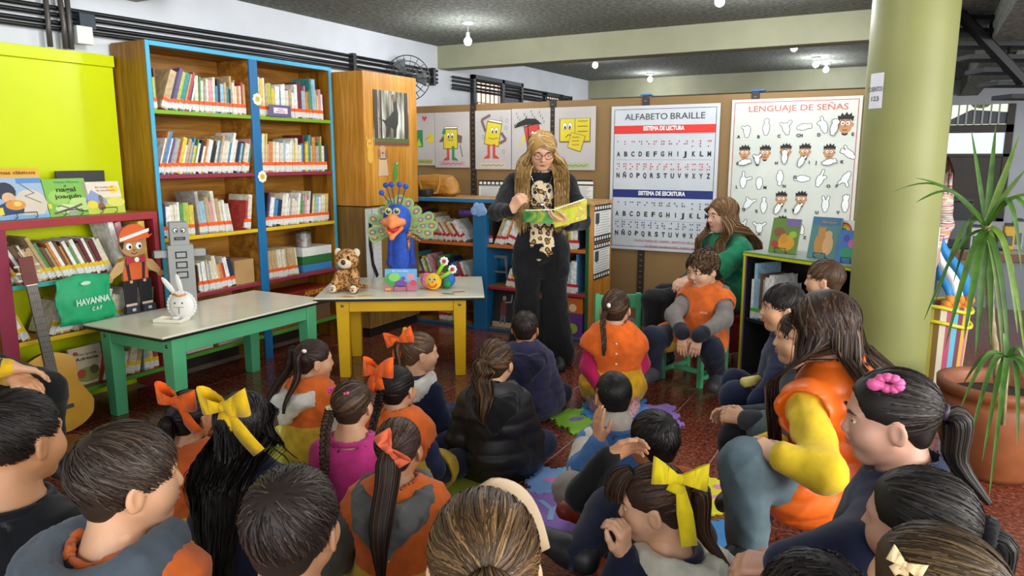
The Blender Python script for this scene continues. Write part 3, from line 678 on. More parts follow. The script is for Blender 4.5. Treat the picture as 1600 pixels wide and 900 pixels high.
def smesh(name, parts, mats, parent=None):
    """join (V, F, Mi) pieces into one smooth mesh object"""
    vs = np.concatenate([p[0] for p in parts]); o = 0; fs = []; mi = []
    for V, F, Mi in parts: fs.append(F + o); mi.append(Mi); o += len(V)
    F = np.concatenate(fs); me = bpy.data.meshes.new(name)
    me.vertices.add(len(vs)); me.vertices.foreach_set('co', vs.astype(np.float32).ravel())
    me.loops.add(F.size); me.loops.foreach_set('vertex_index', F.astype(np.int32).ravel()); me.polygons.add(len(F))
    me.polygons.foreach_set('loop_start', (np.arange(len(F)) * F.shape[1]).astype(np.int32)); me.polygons.foreach_set('loop_total', np.full(len(F), F.shape[1], np.int32))
    for m in (mats if isinstance(mats, (list, tuple)) else [mats]): me.materials.append(m)
    me.polygons.foreach_set('material_index', np.concatenate(mi).astype(np.int32)); me.polygons.foreach_set('use_smooth', np.ones(len(F), bool))
    me.update(calc_edges=True); me.validate(); ob = bpy.data.objects.new(name, me); COL.objects.link(ob)
    if parent: ob.parent = parent
    return ob
def rotm(yaw=0, pitch=0, roll=0):   # yaw about z, then pitch forward-down about x, roll about y
    return np.array(Matrix.Rotation(yaw, 3, 'Z') @ Matrix.Rotation(-pitch, 3, 'X') @ Matrix.Rotation(roll, 3, 'Y'))
# ---------------------------------------------------------------- materials of people
def skinm(col):
    n = 'skin_' + col
    if n in MATS: return MATS[n]
    m, nt, b = newmat(n); v = coords(nt); q = N(nt, 'ShaderNodeTexNoise', Scale=14.0, Detail=3.0); nt.links.new(v, q.inputs['Vector']); c = lin(col)
    nt.links.new(ramp(nt, q.outputs['Fac'], [(.3, tuple(x * .86 for x in c)), (.7, (min(1, c[0] * 1.08), c[1], c[2] * .95))]), b.inputs['Base Color'])
    b.inputs['Roughness'].default_value = .48; b.inputs['Subsurface Weight'].default_value = .0; MATS[n] = m; return m
def hairm(col, hi=None, rough=.5):
    n = 'hair_' + col
    if n in MATS: return MATS[n]
    m, nt, b = newmat(n); at = N(nt, 'ShaderNodeAttribute', attribute_name='strand'); c = lin(col); h = lin(hi) if hi else tuple(min(1, x * 1.7 + .004) for x in c)
    nt.links.new(ramp(nt, at.outputs['Fac'], [(0, tuple(x * .6 for x in c)), (.5, c), (.8, tuple(.5 * x + .5 * y for x, y in zip(c, h))), (1, h)]), b.inputs['Base Color'])
    b.inputs['Roughness'].default_value = rough; b.inputs['Specular IOR Level'].default_value = .32; MATS[n] = m; return m
M_lip = mat('lips', 'b2665e', .4, .05, 10); M_eyew = mat('eye_white', 'e8e6e2', .15, .01, 5); M_iris = mat('iris_brown', '2a1810', .1, .1, 40); M_brow = mat('eyebrow_hair', '3a2618', .7, .2, 90)
# ---------------------------------------------------------------- head, hand, hair pieces (head units: 1 = chin to crown)
def head_prims(kid, ears=True):
    j = .03 if kid else 0
    p = [el((0, -.06, .13), (.345 + j * .4, .415, .37)), el((0, .09, -.12), (.285 + j, .29, .36)), el((0, .20, -.385), (.12, .12, .10)),
         rc((.21, 0, -.19), (.07, .2, -.39), .1, .085), rc((-.21, 0, -.19), (-.07, .2, -.39), .1, .085), el((.165, .2, -.14), .115 + j), el((-.165, .2, -.14), .115 + j),
         el((0, .305, .08), (.21, .07, .05)), rc((0, .36, .0), (0, .425 - j, -.12), .03, .05, k=.03), el((.045, .39, -.135), .036, k=.02), el((-.045, .39, -.135), .036, k=.02),
         el((0, .365, -.232), (.085, .045, .021), m=1, k=.015), el((0, .355, -.275), (.072, .045, .024), m=1, k=.015)]
    for s in ((-1, 1) if ears else ()):
        Rm = np.array(Matrix.Rotation(s * .35, 3, 'Z') @ Matrix.Rotation(-.15, 3, 'X')); p.append(el((s * .355, -.035, -.06), (.035, .085, .125), Rm, k=.03))
    c = [el((.135, .40, .005), (.075, .06, .042)), el((-.135, .40, .005), (.075, .06, .042)), el((.385, -.01, -.045), (.022, .04, .07)), el((-.385, -.01, -.045), (.022, .04, .07)), el((0, .43, -.254), (.085, .04, .006))]
    return p, c
def xf(p, s, Rm, o):
    if p[0] == 'c': return ('c', Rm @ p[1] * s + o, Rm @ p[2] * s + o, p[3] * s, p[4] * s, p[5], None if p[6] is None else p[6] * s)
    return ('e', Rm @ p[1] * s + o, p[2] * s, Rm if p[3] is None else Rm @ p[3], p[4], None if p[5] is None else p[5] * s)
def hand_prims(w, d, n, side, HL, curl=.35, thumb=.3, spread=.06, curls=None):
    w = V3(*w); f = V3(*d); f /= np.linalg.norm(f); n = V3(*n); n = n - f * (n @ f); n /= np.linalg.norm(n); t = np.cross(f, n) * side; p = []
    off = [.16, .055, -.052, -.15]; ln = [.42, .47, .44, .34]
    for i in range(4):
        kn = w + f * HL * (.50 - abs(i - 1) * .012) + t * HL * off[i]; p.append(rc(w + t * HL * off[i] * .5, kn, .085 * HL, .066 * HL, k=.10 * HL))
        q = kn; a = 0.; c = curls[i] if curls else curl * (1 + .08 * i)
        for seg, (fr, r0, r1) in enumerate(((.45, .058, .052), (.31, .052, .046), (.24, .046, .038))):
            a += c * (.8, 1.0, .7)[seg]; dd = f * cos(a) + n * sin(a) + t * (off[i] * spread * 4) * (1 if seg == 0 else .5); e = q + dd * ln[i] * fr * HL
            p.append(rc(q, e, r0 * HL, r1 * HL, k=.025 * HL)); q = e
    b0 = w + f * .1 * HL + t * .1 * HL; b1 = w + f * .33 * HL + t * (.27 + thumb * .1) * HL + n * .07 * HL; b2 = b1 + f * .16 * HL + t * (thumb * .1) * HL + n * .07 * HL; b3 = b2 + f * .12 * HL + n * .06 * HL - t * .03 * HL
    p += [rc(b0, b1, .09 * HL, .068 * HL, k=.08 * HL), rc(b1, b2, .064 * HL, .056 * HL, k=.03 * HL), rc(b2, b3, .056 * HL, .042 * HL, k=.03 * HL), rc(w - f * .12 * HL, w + f * .05 * HL, .13 * HL, .15 * HL, k=.12 * HL)]
    return p
class Hair:
    def __init__(s, hh, Rm, o, rg): s.hh, s.R, s.o, s.rg = hh, Rm, o, rg; s.v = []; s.f = []; s.a = []; s.n = 0
    def base(s, V, F, val=.3):
        s.v.append(V); s.f.append(F + s.n); s.a.append(np.full(len(V), val)); s.n += len(V)
    def ribbons(s, P, Nn, w, taper=.4):
        """P (n, k, 3) strand points, Nn (n, k, 3) outward directions"""
        n, k, _ = P.shape; t = np.gradient(P, axis=1); t /= np.linalg.norm(t, axis=2)[..., None] + 1e-9
        sd = np.cross(t, Nn + s.rg.normal(size=(n, 1, 3)) * .28); sd /= np.linalg.norm(sd, axis=2)[..., None] + 1e-9
        ww = (w * np.linspace(1, taper, k))[None, :, None] * s.rg.uniform(.6, 1.4, (n, 1, 1)); a = P - sd * ww / 2; b = P + sd * ww / 2
        v = np.stack([a, b], 2).reshape(-1, 3); i = (np.arange(n)[:, None] * k + np.arange(k - 1)[None]).ravel() * 2 + s.n
        f = np.stack([i, i + 1, i + 3, i + 2], 1)
        s.v.append(v); s.f.append(f); s.a.append(np.repeat(s.rg.random(n), k * 2)); s.n += len(v)
    def build(s, name, m, parent):
        V = np.concatenate(s.v); F = np.concatenate(s.f); o = smesh(name, [(V, F, np.zeros(len(F)))], m, parent)
        if len(o.data.vertices) == len(V):
            at = o.data.attributes.new('strand', 'FLOAT', 'POINT'); at.data.foreach_set('value', np.concatenate(s.a).astype(np.float32))
        s.v, s.f, s.a, s.n = [], [], [], 0; return o
def noise3(P, sc, rg):
    q = np.zeros(P.shape)
    for _ in range(3):
        k = rg.normal(size=(3, 3)) * sc; q += np.sin(P @ k + rg.uniform(0, 6, 3))
    return q / 2
CR_C, CR_R = V3(0, -.06, .13), V3(.345, .415, .37)
def hairline(p, low=-.30, front=.33, ear=-.08):
    x, y, z = p[..., 0], p[..., 1], p[..., 2]
    h = np.interp(y, [-.6, -.2, -.08, .06, .14, .24, .5], [low, low, ear, ear, .10, front - .06, front]); return z > h
def scalp(n, rg, **k):
    out = []
    while sum(map(len, out)) < n:
        d = rg.normal(size=(n * 2, 3)); d /= np.linalg.norm(d, axis=1)[:, None]; p = CR_C + d * CR_R; out.append(p[hairline(p, **k)])
    return np.concatenate(out)[:n]
def flow_strands(p0, flow, steps, ln, vol, rg, curl=0., lift=0., free=None, body=None, hh=.2, jw=1., spread=.0):
    """walk over the hair shell; flow(p) gives a direction; where free(p) strands hang"""
    n = len(p0); lay = rg.uniform(.2, 1, n); P = [p0.copy()]; p = p0.copy(); prev = None; L = ln if np.ndim(ln) else np.full(n, ln); fr = np.zeros(n, bool); nr = []; jit = rg.normal(size=(n, 3)) * .16 + noise3(p0, 4, rg) * .34
    for i in range(steps):
        q = (p - CR_C) / CR_R; nn = q / CR_R; nn /= np.linalg.norm(nn, axis=1)[:, None]
        d = flow(p); d = d - nn * (d * nn).sum(1)[:, None] * np.where(fr, 0, 1)[:, None]; d /= np.linalg.norm(d, axis=1)[:, None] + 1e-9; d = d + jit * jw
        if free is not None:
            fr = fr | free(p); g = V3(0, 0, -1) + nn * .02 + np.stack([np.sign(p[:, 0]) * spread * np.minimum(1, np.abs(p[:, 0]) * 5), np.zeros(n), np.zeros(n)], 1) * (np.abs(p[:, 0]) < .62)[:, None]; d = np.where(fr[:, None], (prev if prev is not None else d) * .45 + g * .55, d); d /= np.linalg.norm(d, axis=1)[:, None] + 1e-9
        if curl: d = d + noise3(p + lay[:, None], 16, np.random.default_rng(3)) * curl
        p = p + d * (L / steps)[:, None]; q = (p - CR_C) / CR_R; rad = np.linalg.norm(q, axis=1); tgt = 1 + vol * lay + lift * (i + 1) / steps * lay
        newp = CR_C + q / rad[:, None] * tgt[:, None] * CR_R; p = np.where((fr & (rad > tgt))[:, None], p, newp)
        if body is not None: p = body(p)
        prev = d; P.append(p.copy()); nr.append(nn)
    nr.append(nn); return np.stack(P, 1), np.stack(nr, 1)
def bow(parent, loc, u, v, size, m, tails=(.9, .9), name='hair_bow', ta=(.5, -.3)):
    """ribbon bow: u along the loops, v up; n = u x v faces out"""
    u = V3(*u); u /= np.linalg.norm(u); v = V3(*v); v = v - u * (u @ v); v /= np.linalg.norm(v); n = np.cross(u, v); b = MB(); loc = V3(*loc); th = size * .02
    def strip(path, wd, wv):
        vs = []; k = len(path)
        for q, w_, nn in zip(path, wd, wv): vs += [q - nn[0] * w_ / 2 - nn[1] * th, q + nn[0] * w_ / 2 - nn[1] * th, q + nn[0] * w_ / 2 + nn[1] * th, q - nn[0] * w_ / 2 + nn[1] * th]
        fs = [(4 * i + j, 4 * i + (j + 1) % 4, 4 * i + 4 + (j + 1) % 4, 4 * i + 4 + j) for i in range(k - 1) for j in range(4)] + [(3, 2, 1, 0), tuple(4 * k - 4 + j for j in range(4))]; b.add(vs, fs)
    for s in (-1, 1):
        tt = np.linspace(0, 1, 13); path = []; wd = []; wv = []
        for t in tt:
            a = t * 2 * pi; r = size * .5 * (1 - cos(a)) / 2 * (1 if s > 0 else .94); path.append(loc + u * s * r + n * (size * .12 * sin(a) + size * .05) + v * size * .05 * (1 - cos(a))); wd.append(size * (.12 + .36 * (1 - cos(a)) / 2)); wv.append((v, n * cos(a) + u * s * sin(a) * .6))
        strip(path, wd, wv)
    for s, L, an in ((-1, tails[0], ta[0]), (1, tails[1], ta[1])):
        if L <= 0: continue
        dr = -v * cos(an) + u * s * sin(abs(an)) * (1 if an >= 0 else 1); tt = np.linspace(0, 1, 7); per = np.cross(n, dr)
        strip([loc + dr * size * L * t + n * size * (.04 + .05 * sin(t * 3)) for t in tt], [size * (.12 + .16 * min(1, t * 2)) for t in tt], [(per, n)] * 7)
    b.ell(loc + n * size * .06, (size * .1,) * 3, n=10); return b.build(name, m, parent, smooth=True)
def person(label, head, hh, face, hface=None, hp=0., hr=0., kid=True, s=1.12, hip=(0, -.04), hipz=.10, legs=None, arms=None, hands=(None, None), skin='c99372', top=None, topm=None, smock=None, trousers='1f2638', shoes='2c2c30', hair=None, vox=.010, hood=None, eyes=False, sw=None, extra=None, group=None, sleeve=None, cuffs=None, shoe=True, chest=1.0, smock_low=.10, wr=.0024, toparms=True, hvox=None, short_sleeve=None, rest=None, layers=(), flare=0., hood_s=1., tg=.013, tvox=.020):
    rg = np.random.default_rng(abs(hash(label)) % 99991 if False else sum(ord(c) * (i + 1) for i, c in enumerate(label)) % 99991)
    Hw = T(*head); yb = YAW + R_(face); yh = YAW + R_(face if hface is None else hface)
    fd = V3(-sin(yb), cos(yb), 0); rt = V3(cos(yb), sin(yb), 0); base = V3(Hw[0], Hw[1], 0) + rt * hip[0] + fd * hip[1]; base[2] = 0 if rest is None else rest
    inv = np.array(Matrix.Rotation(-yb, 3, 'Z')); Hc = inv @ (Hw - base); Rh = rotm(yh - yb, R_(hp), R_(hr))
    k = s * (1 if kid else 1.42); sw = (sw or (.098 if kid else .122)) * k
    J = lambda q: inv @ (T(*q[1:]) - base) if isinstance(q[0], str) else V3(*q)
    hp_ = V3(0, 0, hipz); C7 = Hc + Rh @ V3(0, -.10, -.36) * hh + V3(0, -.02 * k, -(.055 if kid else .06) * k); ax = C7 - hp_; ax /= np.linalg.norm(ax)
    sh = {1: C7 + V3(sw, .012 * k, -.045 * k), -1: C7 + V3(-sw, .012 * k, -.045 * k)}
    le = lambda t: hp_ + (C7 - hp_) * t
    fat = chest; fx = fat * (1 if kid else .86)
    torso = [el(hp_ + V3(0, 0, .02 * k), (.118 * k * fx, .10 * k * fat, .095 * k)), el(le(.35) + V3(0, .012 * k, 0), (.105 * k * fx, .088 * k * fat, .12 * k)), el(le(.70) + V3(0, .008, 0), (.118 * k * fx, .088 * k * fat, .13 * k)), rc(sh[-1] + V3(.02, 0, 0), sh[1] - V3(.02, 0, 0), .045 * k, .045 * k), rc(C7 - ax * .05 * k, C7 + ax * .015 * k, .065 * k, .045 * k)]
    A, Lg = {}, {}
    for i, sd in enumerate((-1, 1)):
        a = (arms or {}).get(sd); 
        if a is None: a = (sh[sd] + V3(sd * .05, .02, -.165) * k, V3(sd * .05 * k, .20 * k, hipz + .09 * k))
        A[sd] = (sh[sd], J(a[0]), J(a[1]))
        l = (legs or {}).get(sd)
        if l is None: l = (V3(sd * .21, .17, .09) * k, V3(-sd * .03, .20, .05) * k)
        Lg[sd] = (hp_ + V3(sd * .065 * k, .02 * k, 0), J(l[0]), J(l[1]), J(l[2]) if len(l) > 2 else J(l[1]) + V3(-sd * .06, .05, -.01) * k)
    def arm(sd, g, w0=0., w1=1.):
        S, E, Wr = A[sd]; a_ = k * (1 if kid else .80); return [rc(S, E, .038 * a_ + g, .032 * a_ + g, k=.016), rc(E, E + (Wr - E) * w1, .033 * a_ + g, .024 * a_ + g * .9)]
    def leg(sd, g, w1=1.):
        Hh, K, An = Lg[sd][:3]; return [rc(Hh, K, .068 * k + g, .05 * k + g), rc(K, K + (An - K) * w1, .05 * k + g, .034 * k + g)]
    # body: one continuous skin (torso, neck, limbs, head, hands)
    body = list(torso) + [p for sd in (-1, 1) for p in arm(sd, -.004) + leg(sd, -.004)]
    body = [(p[0], p[1], p[2], p[3] - .004, p[4] - .004, p[5], p[6]) if p[0] == 'c' else p for p in body]
    nt_ = Hc + Rh @ V3(0, -.10, -.22) * hh; body.append(rc(C7 - ax * .03 * k, nt_, .052 * k * (1 if kid else .8), .23 * hh))
    for sd in (-1, 1): body.append(rc(Lg[sd][2], Lg[sd][3], .03 * k, .026 * k))
    pieces = [sdf(body, .024, .03)]
    hpz, hcut = head_prims(kid, not (hair and hair.get('style') == 'long')); hv = max(hvox or (.0046 if eyes else .0058), .0015 * head[2]); tn = [xf(p, hh, Rh, Hc) for p in hpz] + [rc(C7 - ax * .01, nt_, .05 * k * (1 if kid else .8), .235 * hh)]
    pieces.append(sdf(tn, hv, .075 * hh, [xf(p, hh, Rh, Hc) for p in hcut], kc=.03 * hh))
    HL = .128 * k if kid else .125 * k
    for i, sd in enumerate((-1, 1)):
        hd = hands[i]; S, E, Wr = A[sd]
        if hd is None: continue
        if hd is True: hd = {}
        d = hd.get('d', Wr - E); pieces.append(sdf(hand_prims(Wr, d, hd.get('n', (0, -.2, -1)), sd, HL * hd.get('sc', 1), hd.get('curl', .4), hd.get('thumb', .3), curls=hd.get('curls'), spread=hd.get('spread', .06)), hd.get('vox', .0046 if kid else .0052), .012))
    ob = smesh('person', pieces, [skinm(skin), M_lip]); ob.location = tuple(base); ob.rotation_euler = (0, 0, yb); tag(ob, label, 'person', group)
    # clothes
    neck_cut = [rc(C7 - ax * .012 * k, nt_ + (nt_ - C7) * .5, .066 * k * (1 if kid else .85), .28 * hh)]
    if top:
        P = [(p[0], p[1], p[2] + .012, p[3], p[4], p[5]) if p[0] == 'e' else (p[0], p[1], p[2], p[3] + .012, p[4] + .012, p[5], p[6]) for p in torso]
        for sd in ((-1, 1) if toparms else ()): P += arm(sd, tg, w1=.97 if not short_sleeve else short_sleeve)
        V, F, Mi = sdf(P, max(vox, .0130 if head[2] < 2.2 else .0155), .035, neck_cut, kc=.012); V = wrinkle(V, F, wr, rg); smesh('top', [(V, F, Mi)], topm or cloth(top), ob)
        if cuffs:
            for sd in (-1, 1):
                S, E, Wr = A[sd]; d = (Wr - E) / np.linalg.norm(Wr - E); smesh('cuff', [sdf([rc(Wr - d * .03 * k, Wr + d * .004, .042 * k, .039 * k)], .006, .01)], cloth(cuffs), ob)
    if top:
        e1_ = V3(1, 0, 0); e2_ = np.cross(ax, e1_); rn = .067 * k * (1 if kid else .86); nb_ = MB(); nb_.tube([C7 + ax * .004 * k + (nt_ - C7) * .10 + (e1_ * cos(q) + e2_ * sin(q)) * rn for q in np.linspace(0, 2 * pi, 25)], .0115, 8); nb_.build('neckband', topm or cloth(top), ob, smooth=True)
    if smock:
        g = .030; P = [(p[0], p[1], p[2] + g, p[3], p[4], p[5]) if p[0] == 'e' else (p[0], p[1], p[2], p[3] + g, p[4] + g, p[5], p[6]) for p in torso[:4]]
        for sd in (-1, 1): S, E, Wr = A[sd]; P.append(rc(S, S + (E - S) * .22, .058 * k, .055 * k))
        for sd in (-1, 1): Hh, K = Lg[sd][:2]; P.append(rc(Hh, Hh + (K - Hh) * .55, .085 * k, .085 * k))
        P.append(el(hp_ + V3(0, .0, -.01), (.15 * k, .135 * k, .09 * k))); P.append(rc(le(.15), le(.72), .118 * k, .10 * k))
        cl = [((0, 0, .006), (0, 0, -1))]
        V, F, Mi = sdf(P, max(vox, .0105 if head[2] > 2 else .008), .03, neck_cut + [rc(A[sd][0] + (A[sd][1] - A[sd][0]) * .35, A[sd][1] + (A[sd][1] - A[sd][0]) * .4, .052 * k, .06 * k) for sd in (-1, 1)], cl, kc=.01)
        V = wrinkle(V, F, wr * 1.1, rg); zc = V[F].mean(1); zz = (zc - hp_) @ ax; Mi = (zz < smock_low * k).astype(int)
        so = smesh('smock', [(V, F, Mi)], [cloth(smock[0]), cloth(smock[1])], ob)
        P2 = [(p[0], p[1], p[2] + .008, p[3], p[4], p[5]) if p[0] == 'e' else (p[0], p[1], p[2], p[3] + .008, p[4] + .008, p[5], p[6]) for p in P[:4]]
        Vc, Fc, Mc = sdf(P2 + [rc(C7 - ax * .05 * k, C7 + ax * .005 * k, .085 * k, .07 * k)], .007, .03, neck_cut, kc=.006, inter=el(C7 - ax * .0 * k + V3(0, .01, 0), (.098 * k, .098 * k, .07 * k)))
        if len(Fc) and len(smock) > 2 and smock[2]: smesh('collar', [(Vc, Fc, Mc)], cloth(smock[2] if len(smock) > 2 else smock[1]), so)
        bt = MB()
        back = -1
        for t in (.92, .72, .5):
            q = le(t); ys = [(v @ V3(0, 1, 0)) for v in V[(np.abs(V[:, 2] - q[2]) < .015) & (np.abs(V[:, 0] - q[0]) < .03)]]
            if ys: bt = MB(); bt.ell((q[0], min(ys) - .001, q[2]), (.007, .003, .007), n=8); bt.build('button', paint('efe6d0'), so, smooth=True)
    for ly in layers:
        g = ly['g']; gr = lambda p: (p[0], p[1], p[2] + g, p[3], p[4], p[5]) if p[0] == 'e' else (p[0], p[1], p[2], p[3] + g, p[4] + g, p[5], p[6])
        P = [gr(p) for p in torso]
        for sd in (-1, 1):
            if ly.get('arms', 0) > .5: P += arm(sd, g * .9, w1=ly['arms'])
            else: S, E, Wr = A[sd]; P.append(rc(S, S + (E - S) * ly.get('cap', .12), .04 * k + g, .038 * k + g))
            if ly.get('skirt'): Hh, K = Lg[sd][:2]; P.append(rc(Hh, Hh + (K - Hh) * ly['skirt'], (.075 if kid else .062) * k + g, (.075 if kid else .064) * k + g))
        P += ly.get('add', lambda L: [])(locals()); ct = neck_cut + ly.get('cut', lambda L: [])(locals())
        V, F, Mi = sdf(P, ly.get('vox', vox), .03, ct, ly.get('clip', lambda L: [])(locals()), kc=.01)
        V = wrinkle(V, F, ly.get('wr', wr), rg)
        if ly.get('quilt'):
            q = ly['quilt']; c0 = V.mean(0); dv = V - hp_; tt_ = dv @ ax; rad = dv - np.outer(tt_, ax); rad /= np.linalg.norm(rad, axis=1)[:, None] + 1e-9; V = V + rad * ((np.abs(np.sin(tt_ / q * pi)) ** .6 - .6) * ly.get('puff', .008))[:, None]
        smesh(ly['name'], [(V, F, np.zeros(len(F)))], ly['m'], ob)
    if trousers:
        P = [(torso[0][0], torso[0][1], torso[0][2] + .011, None, 0, None)]
        for sd in (-1, 1): P += leg(sd, .012, .98)
        if flare: P += [rc(Lg[sd][1], Lg[sd][2] + V3(0, -.01, .0), .06 * k, (.05 + flare) * k) for sd in (-1, 1)]
        V, F, Mi = sdf(P, tvox, .03, clip=[((0, 0, .004 - base[2]), (0, 0, -1))]); V = wrinkle(V, F, wr, rg); smesh('trousers', [(V, F, Mi)], cloth(trousers) if isinstance(trousers, str) else trousers, ob)
    if shoe:
        for sd in (-1, 1):
            An, To = Lg[sd][2:4]; d = To - An; L = np.linalg.norm(d); d /= L
            f_ = smesh('shoe', [sdf([rc(An - d * .015 * k, An + d * L * .5, .04 * k, .038 * k), rc(An + d * L * .4, To + d * .03 * k, .038 * k, .032 * k)], .0125, .02)], mat('shoe_' + shoes, shoes, .5, .1, 10), ob)
    if hood:
        g = .044 if smock else .022; P = []
        for q in np.linspace(-2.5, 2.5, 15):
            w_ = max(0, cos(q * .62)); hs_ = hood_s; P.append(el(C7 + V3(sin(q) * .088 * k, -.012 * k - cos(q) * (.078 * k + g * .6), -.012 * k - .05 * k * w_ ** 2 + .024 * k), ((.026 + .014 * w_) * k * hs_, (.024 + .012 * w_) * k * hs_, (.026 + .026 * w_) * k * hs_)))
        P += [rc(C7 + V3(-.06 * k, -.095 * k - g, -.03 * k), C7 + V3(0, -.11 * k - g, -.10 * k), .030 * k, .024 * k), rc(C7 + V3(.06 * k, -.095 * k - g, -.03 * k), C7 + V3(0, -.11 * k - g, -.10 * k), .030 * k, .024 * k)]
        V, F, Mi = sdf(P, .009, .022); V = wrinkle(V, F, .0028, rg, lam=(.03, .09)); smesh('hood', [(V, F, Mi)], cloth(hood), ob)
    info = dict(t=head[2], swd=sw, fat=fat, pad=max([l['g'] + .006 for l in layers] + [.036 * k + .018 if smock else .015]) + (.022 * k if hood else 0), ob=ob, Hc=Hc, Rh=Rh, hh=hh, C7=C7, ax=ax, k=k, A=A, Lg=Lg, rg=rg, sh=sh, hp=hp_, inv=inv, base=base, yb=yb)
    info['h2l'] = lambda x, y, z: Hc + Rh @ V3(x, y, z) * hh
    if eyes:
        for sd in (-1, 1):
            c = info['h2l'](sd * .135, .300, .005); gz = eyes if isinstance(eyes, tuple) else (0, 0); b = MB(); b.ell(c, .058 * hh, n=14)
            e = b.build('eye', M_eyew, ob, smooth=True); fwd = Rh @ V3(gz[0], 1, gz[1]); fwd /= np.linalg.norm(fwd); b = MB(); b.ell(c + fwd * .024 * hh, .039 * hh, n=12); b.build('iris', M_iris, e, smooth=True)
            P = [rc(info['h2l'](sd * .06, .375, .075), info['h2l'](sd * .14, .385, .10), .008 * hh, .014 * hh), rc(info['h2l'](sd * .14, .385, .10), info['h2l'](sd * .225, .325, .075), .014 * hh, .006 * hh)]
            smesh('eyebrow', [sdf(P, .0022, .004)], M_brow, ob)
            lid = MB(); n1 = 12
            vs = [c + Rh @ V3(.07 * sin(th_) * cos(ph), .068 * cos(th_) * 1.0, .07 * sin(th_) * sin(ph)) * hh for th_ in np.linspace(1.15, 1.75, 4) for ph in np.linspace(-.15, pi + .15, n1)]
            lo_ = (eyes[2] if isinstance(eyes, tuple) and len(eyes) > 2 else .30)
            vs = [c + Rh @ V3(.064 * cos(ph) , .064 * sin(ph) * cos(el_), .064 * sin(ph) * sin(el_)) * hh for el_ in np.linspace(lo_, 1.7, 5) for ph in np.linspace(.05, pi - .05, n1)]
            lid.add(vs, [(i * n1 + j, i * n1 + j + 1, (i + 1) * n1 + j + 1, (i + 1) * n1 + j) for i in range(4) for j in range(n1 - 1)]); lid.build('eyelid', skinm(skin), ob, smooth=True)
    if hair: do_hair(info, **hair)
    return info
def overback(I, Pc, r):
    C7, hp_, k = I['C7'], I['hp'], I['k']; t = np.clip((Pc[:, 2] - hp_[2]) / (C7[2] - hp_[2]), 0, 1); yb = (hp_ + (C7 - hp_) * t[:, None])[:, 1] - (.088 * k * I['fat'] + I['pad'] + .004) * np.clip((C7[2] + .09 * k - Pc[:, 2]) / (.10 * k), 0, 1) - r * .5 - .006
    w = (Pc[:, 2] < C7[2] + .09 * k) & (np.abs(Pc[:, 0]) < I['swd'] + .03); Pc[:, 1] = np.where(w, np.minimum(Pc[:, 1], yb), Pc[:, 1]); return Pc
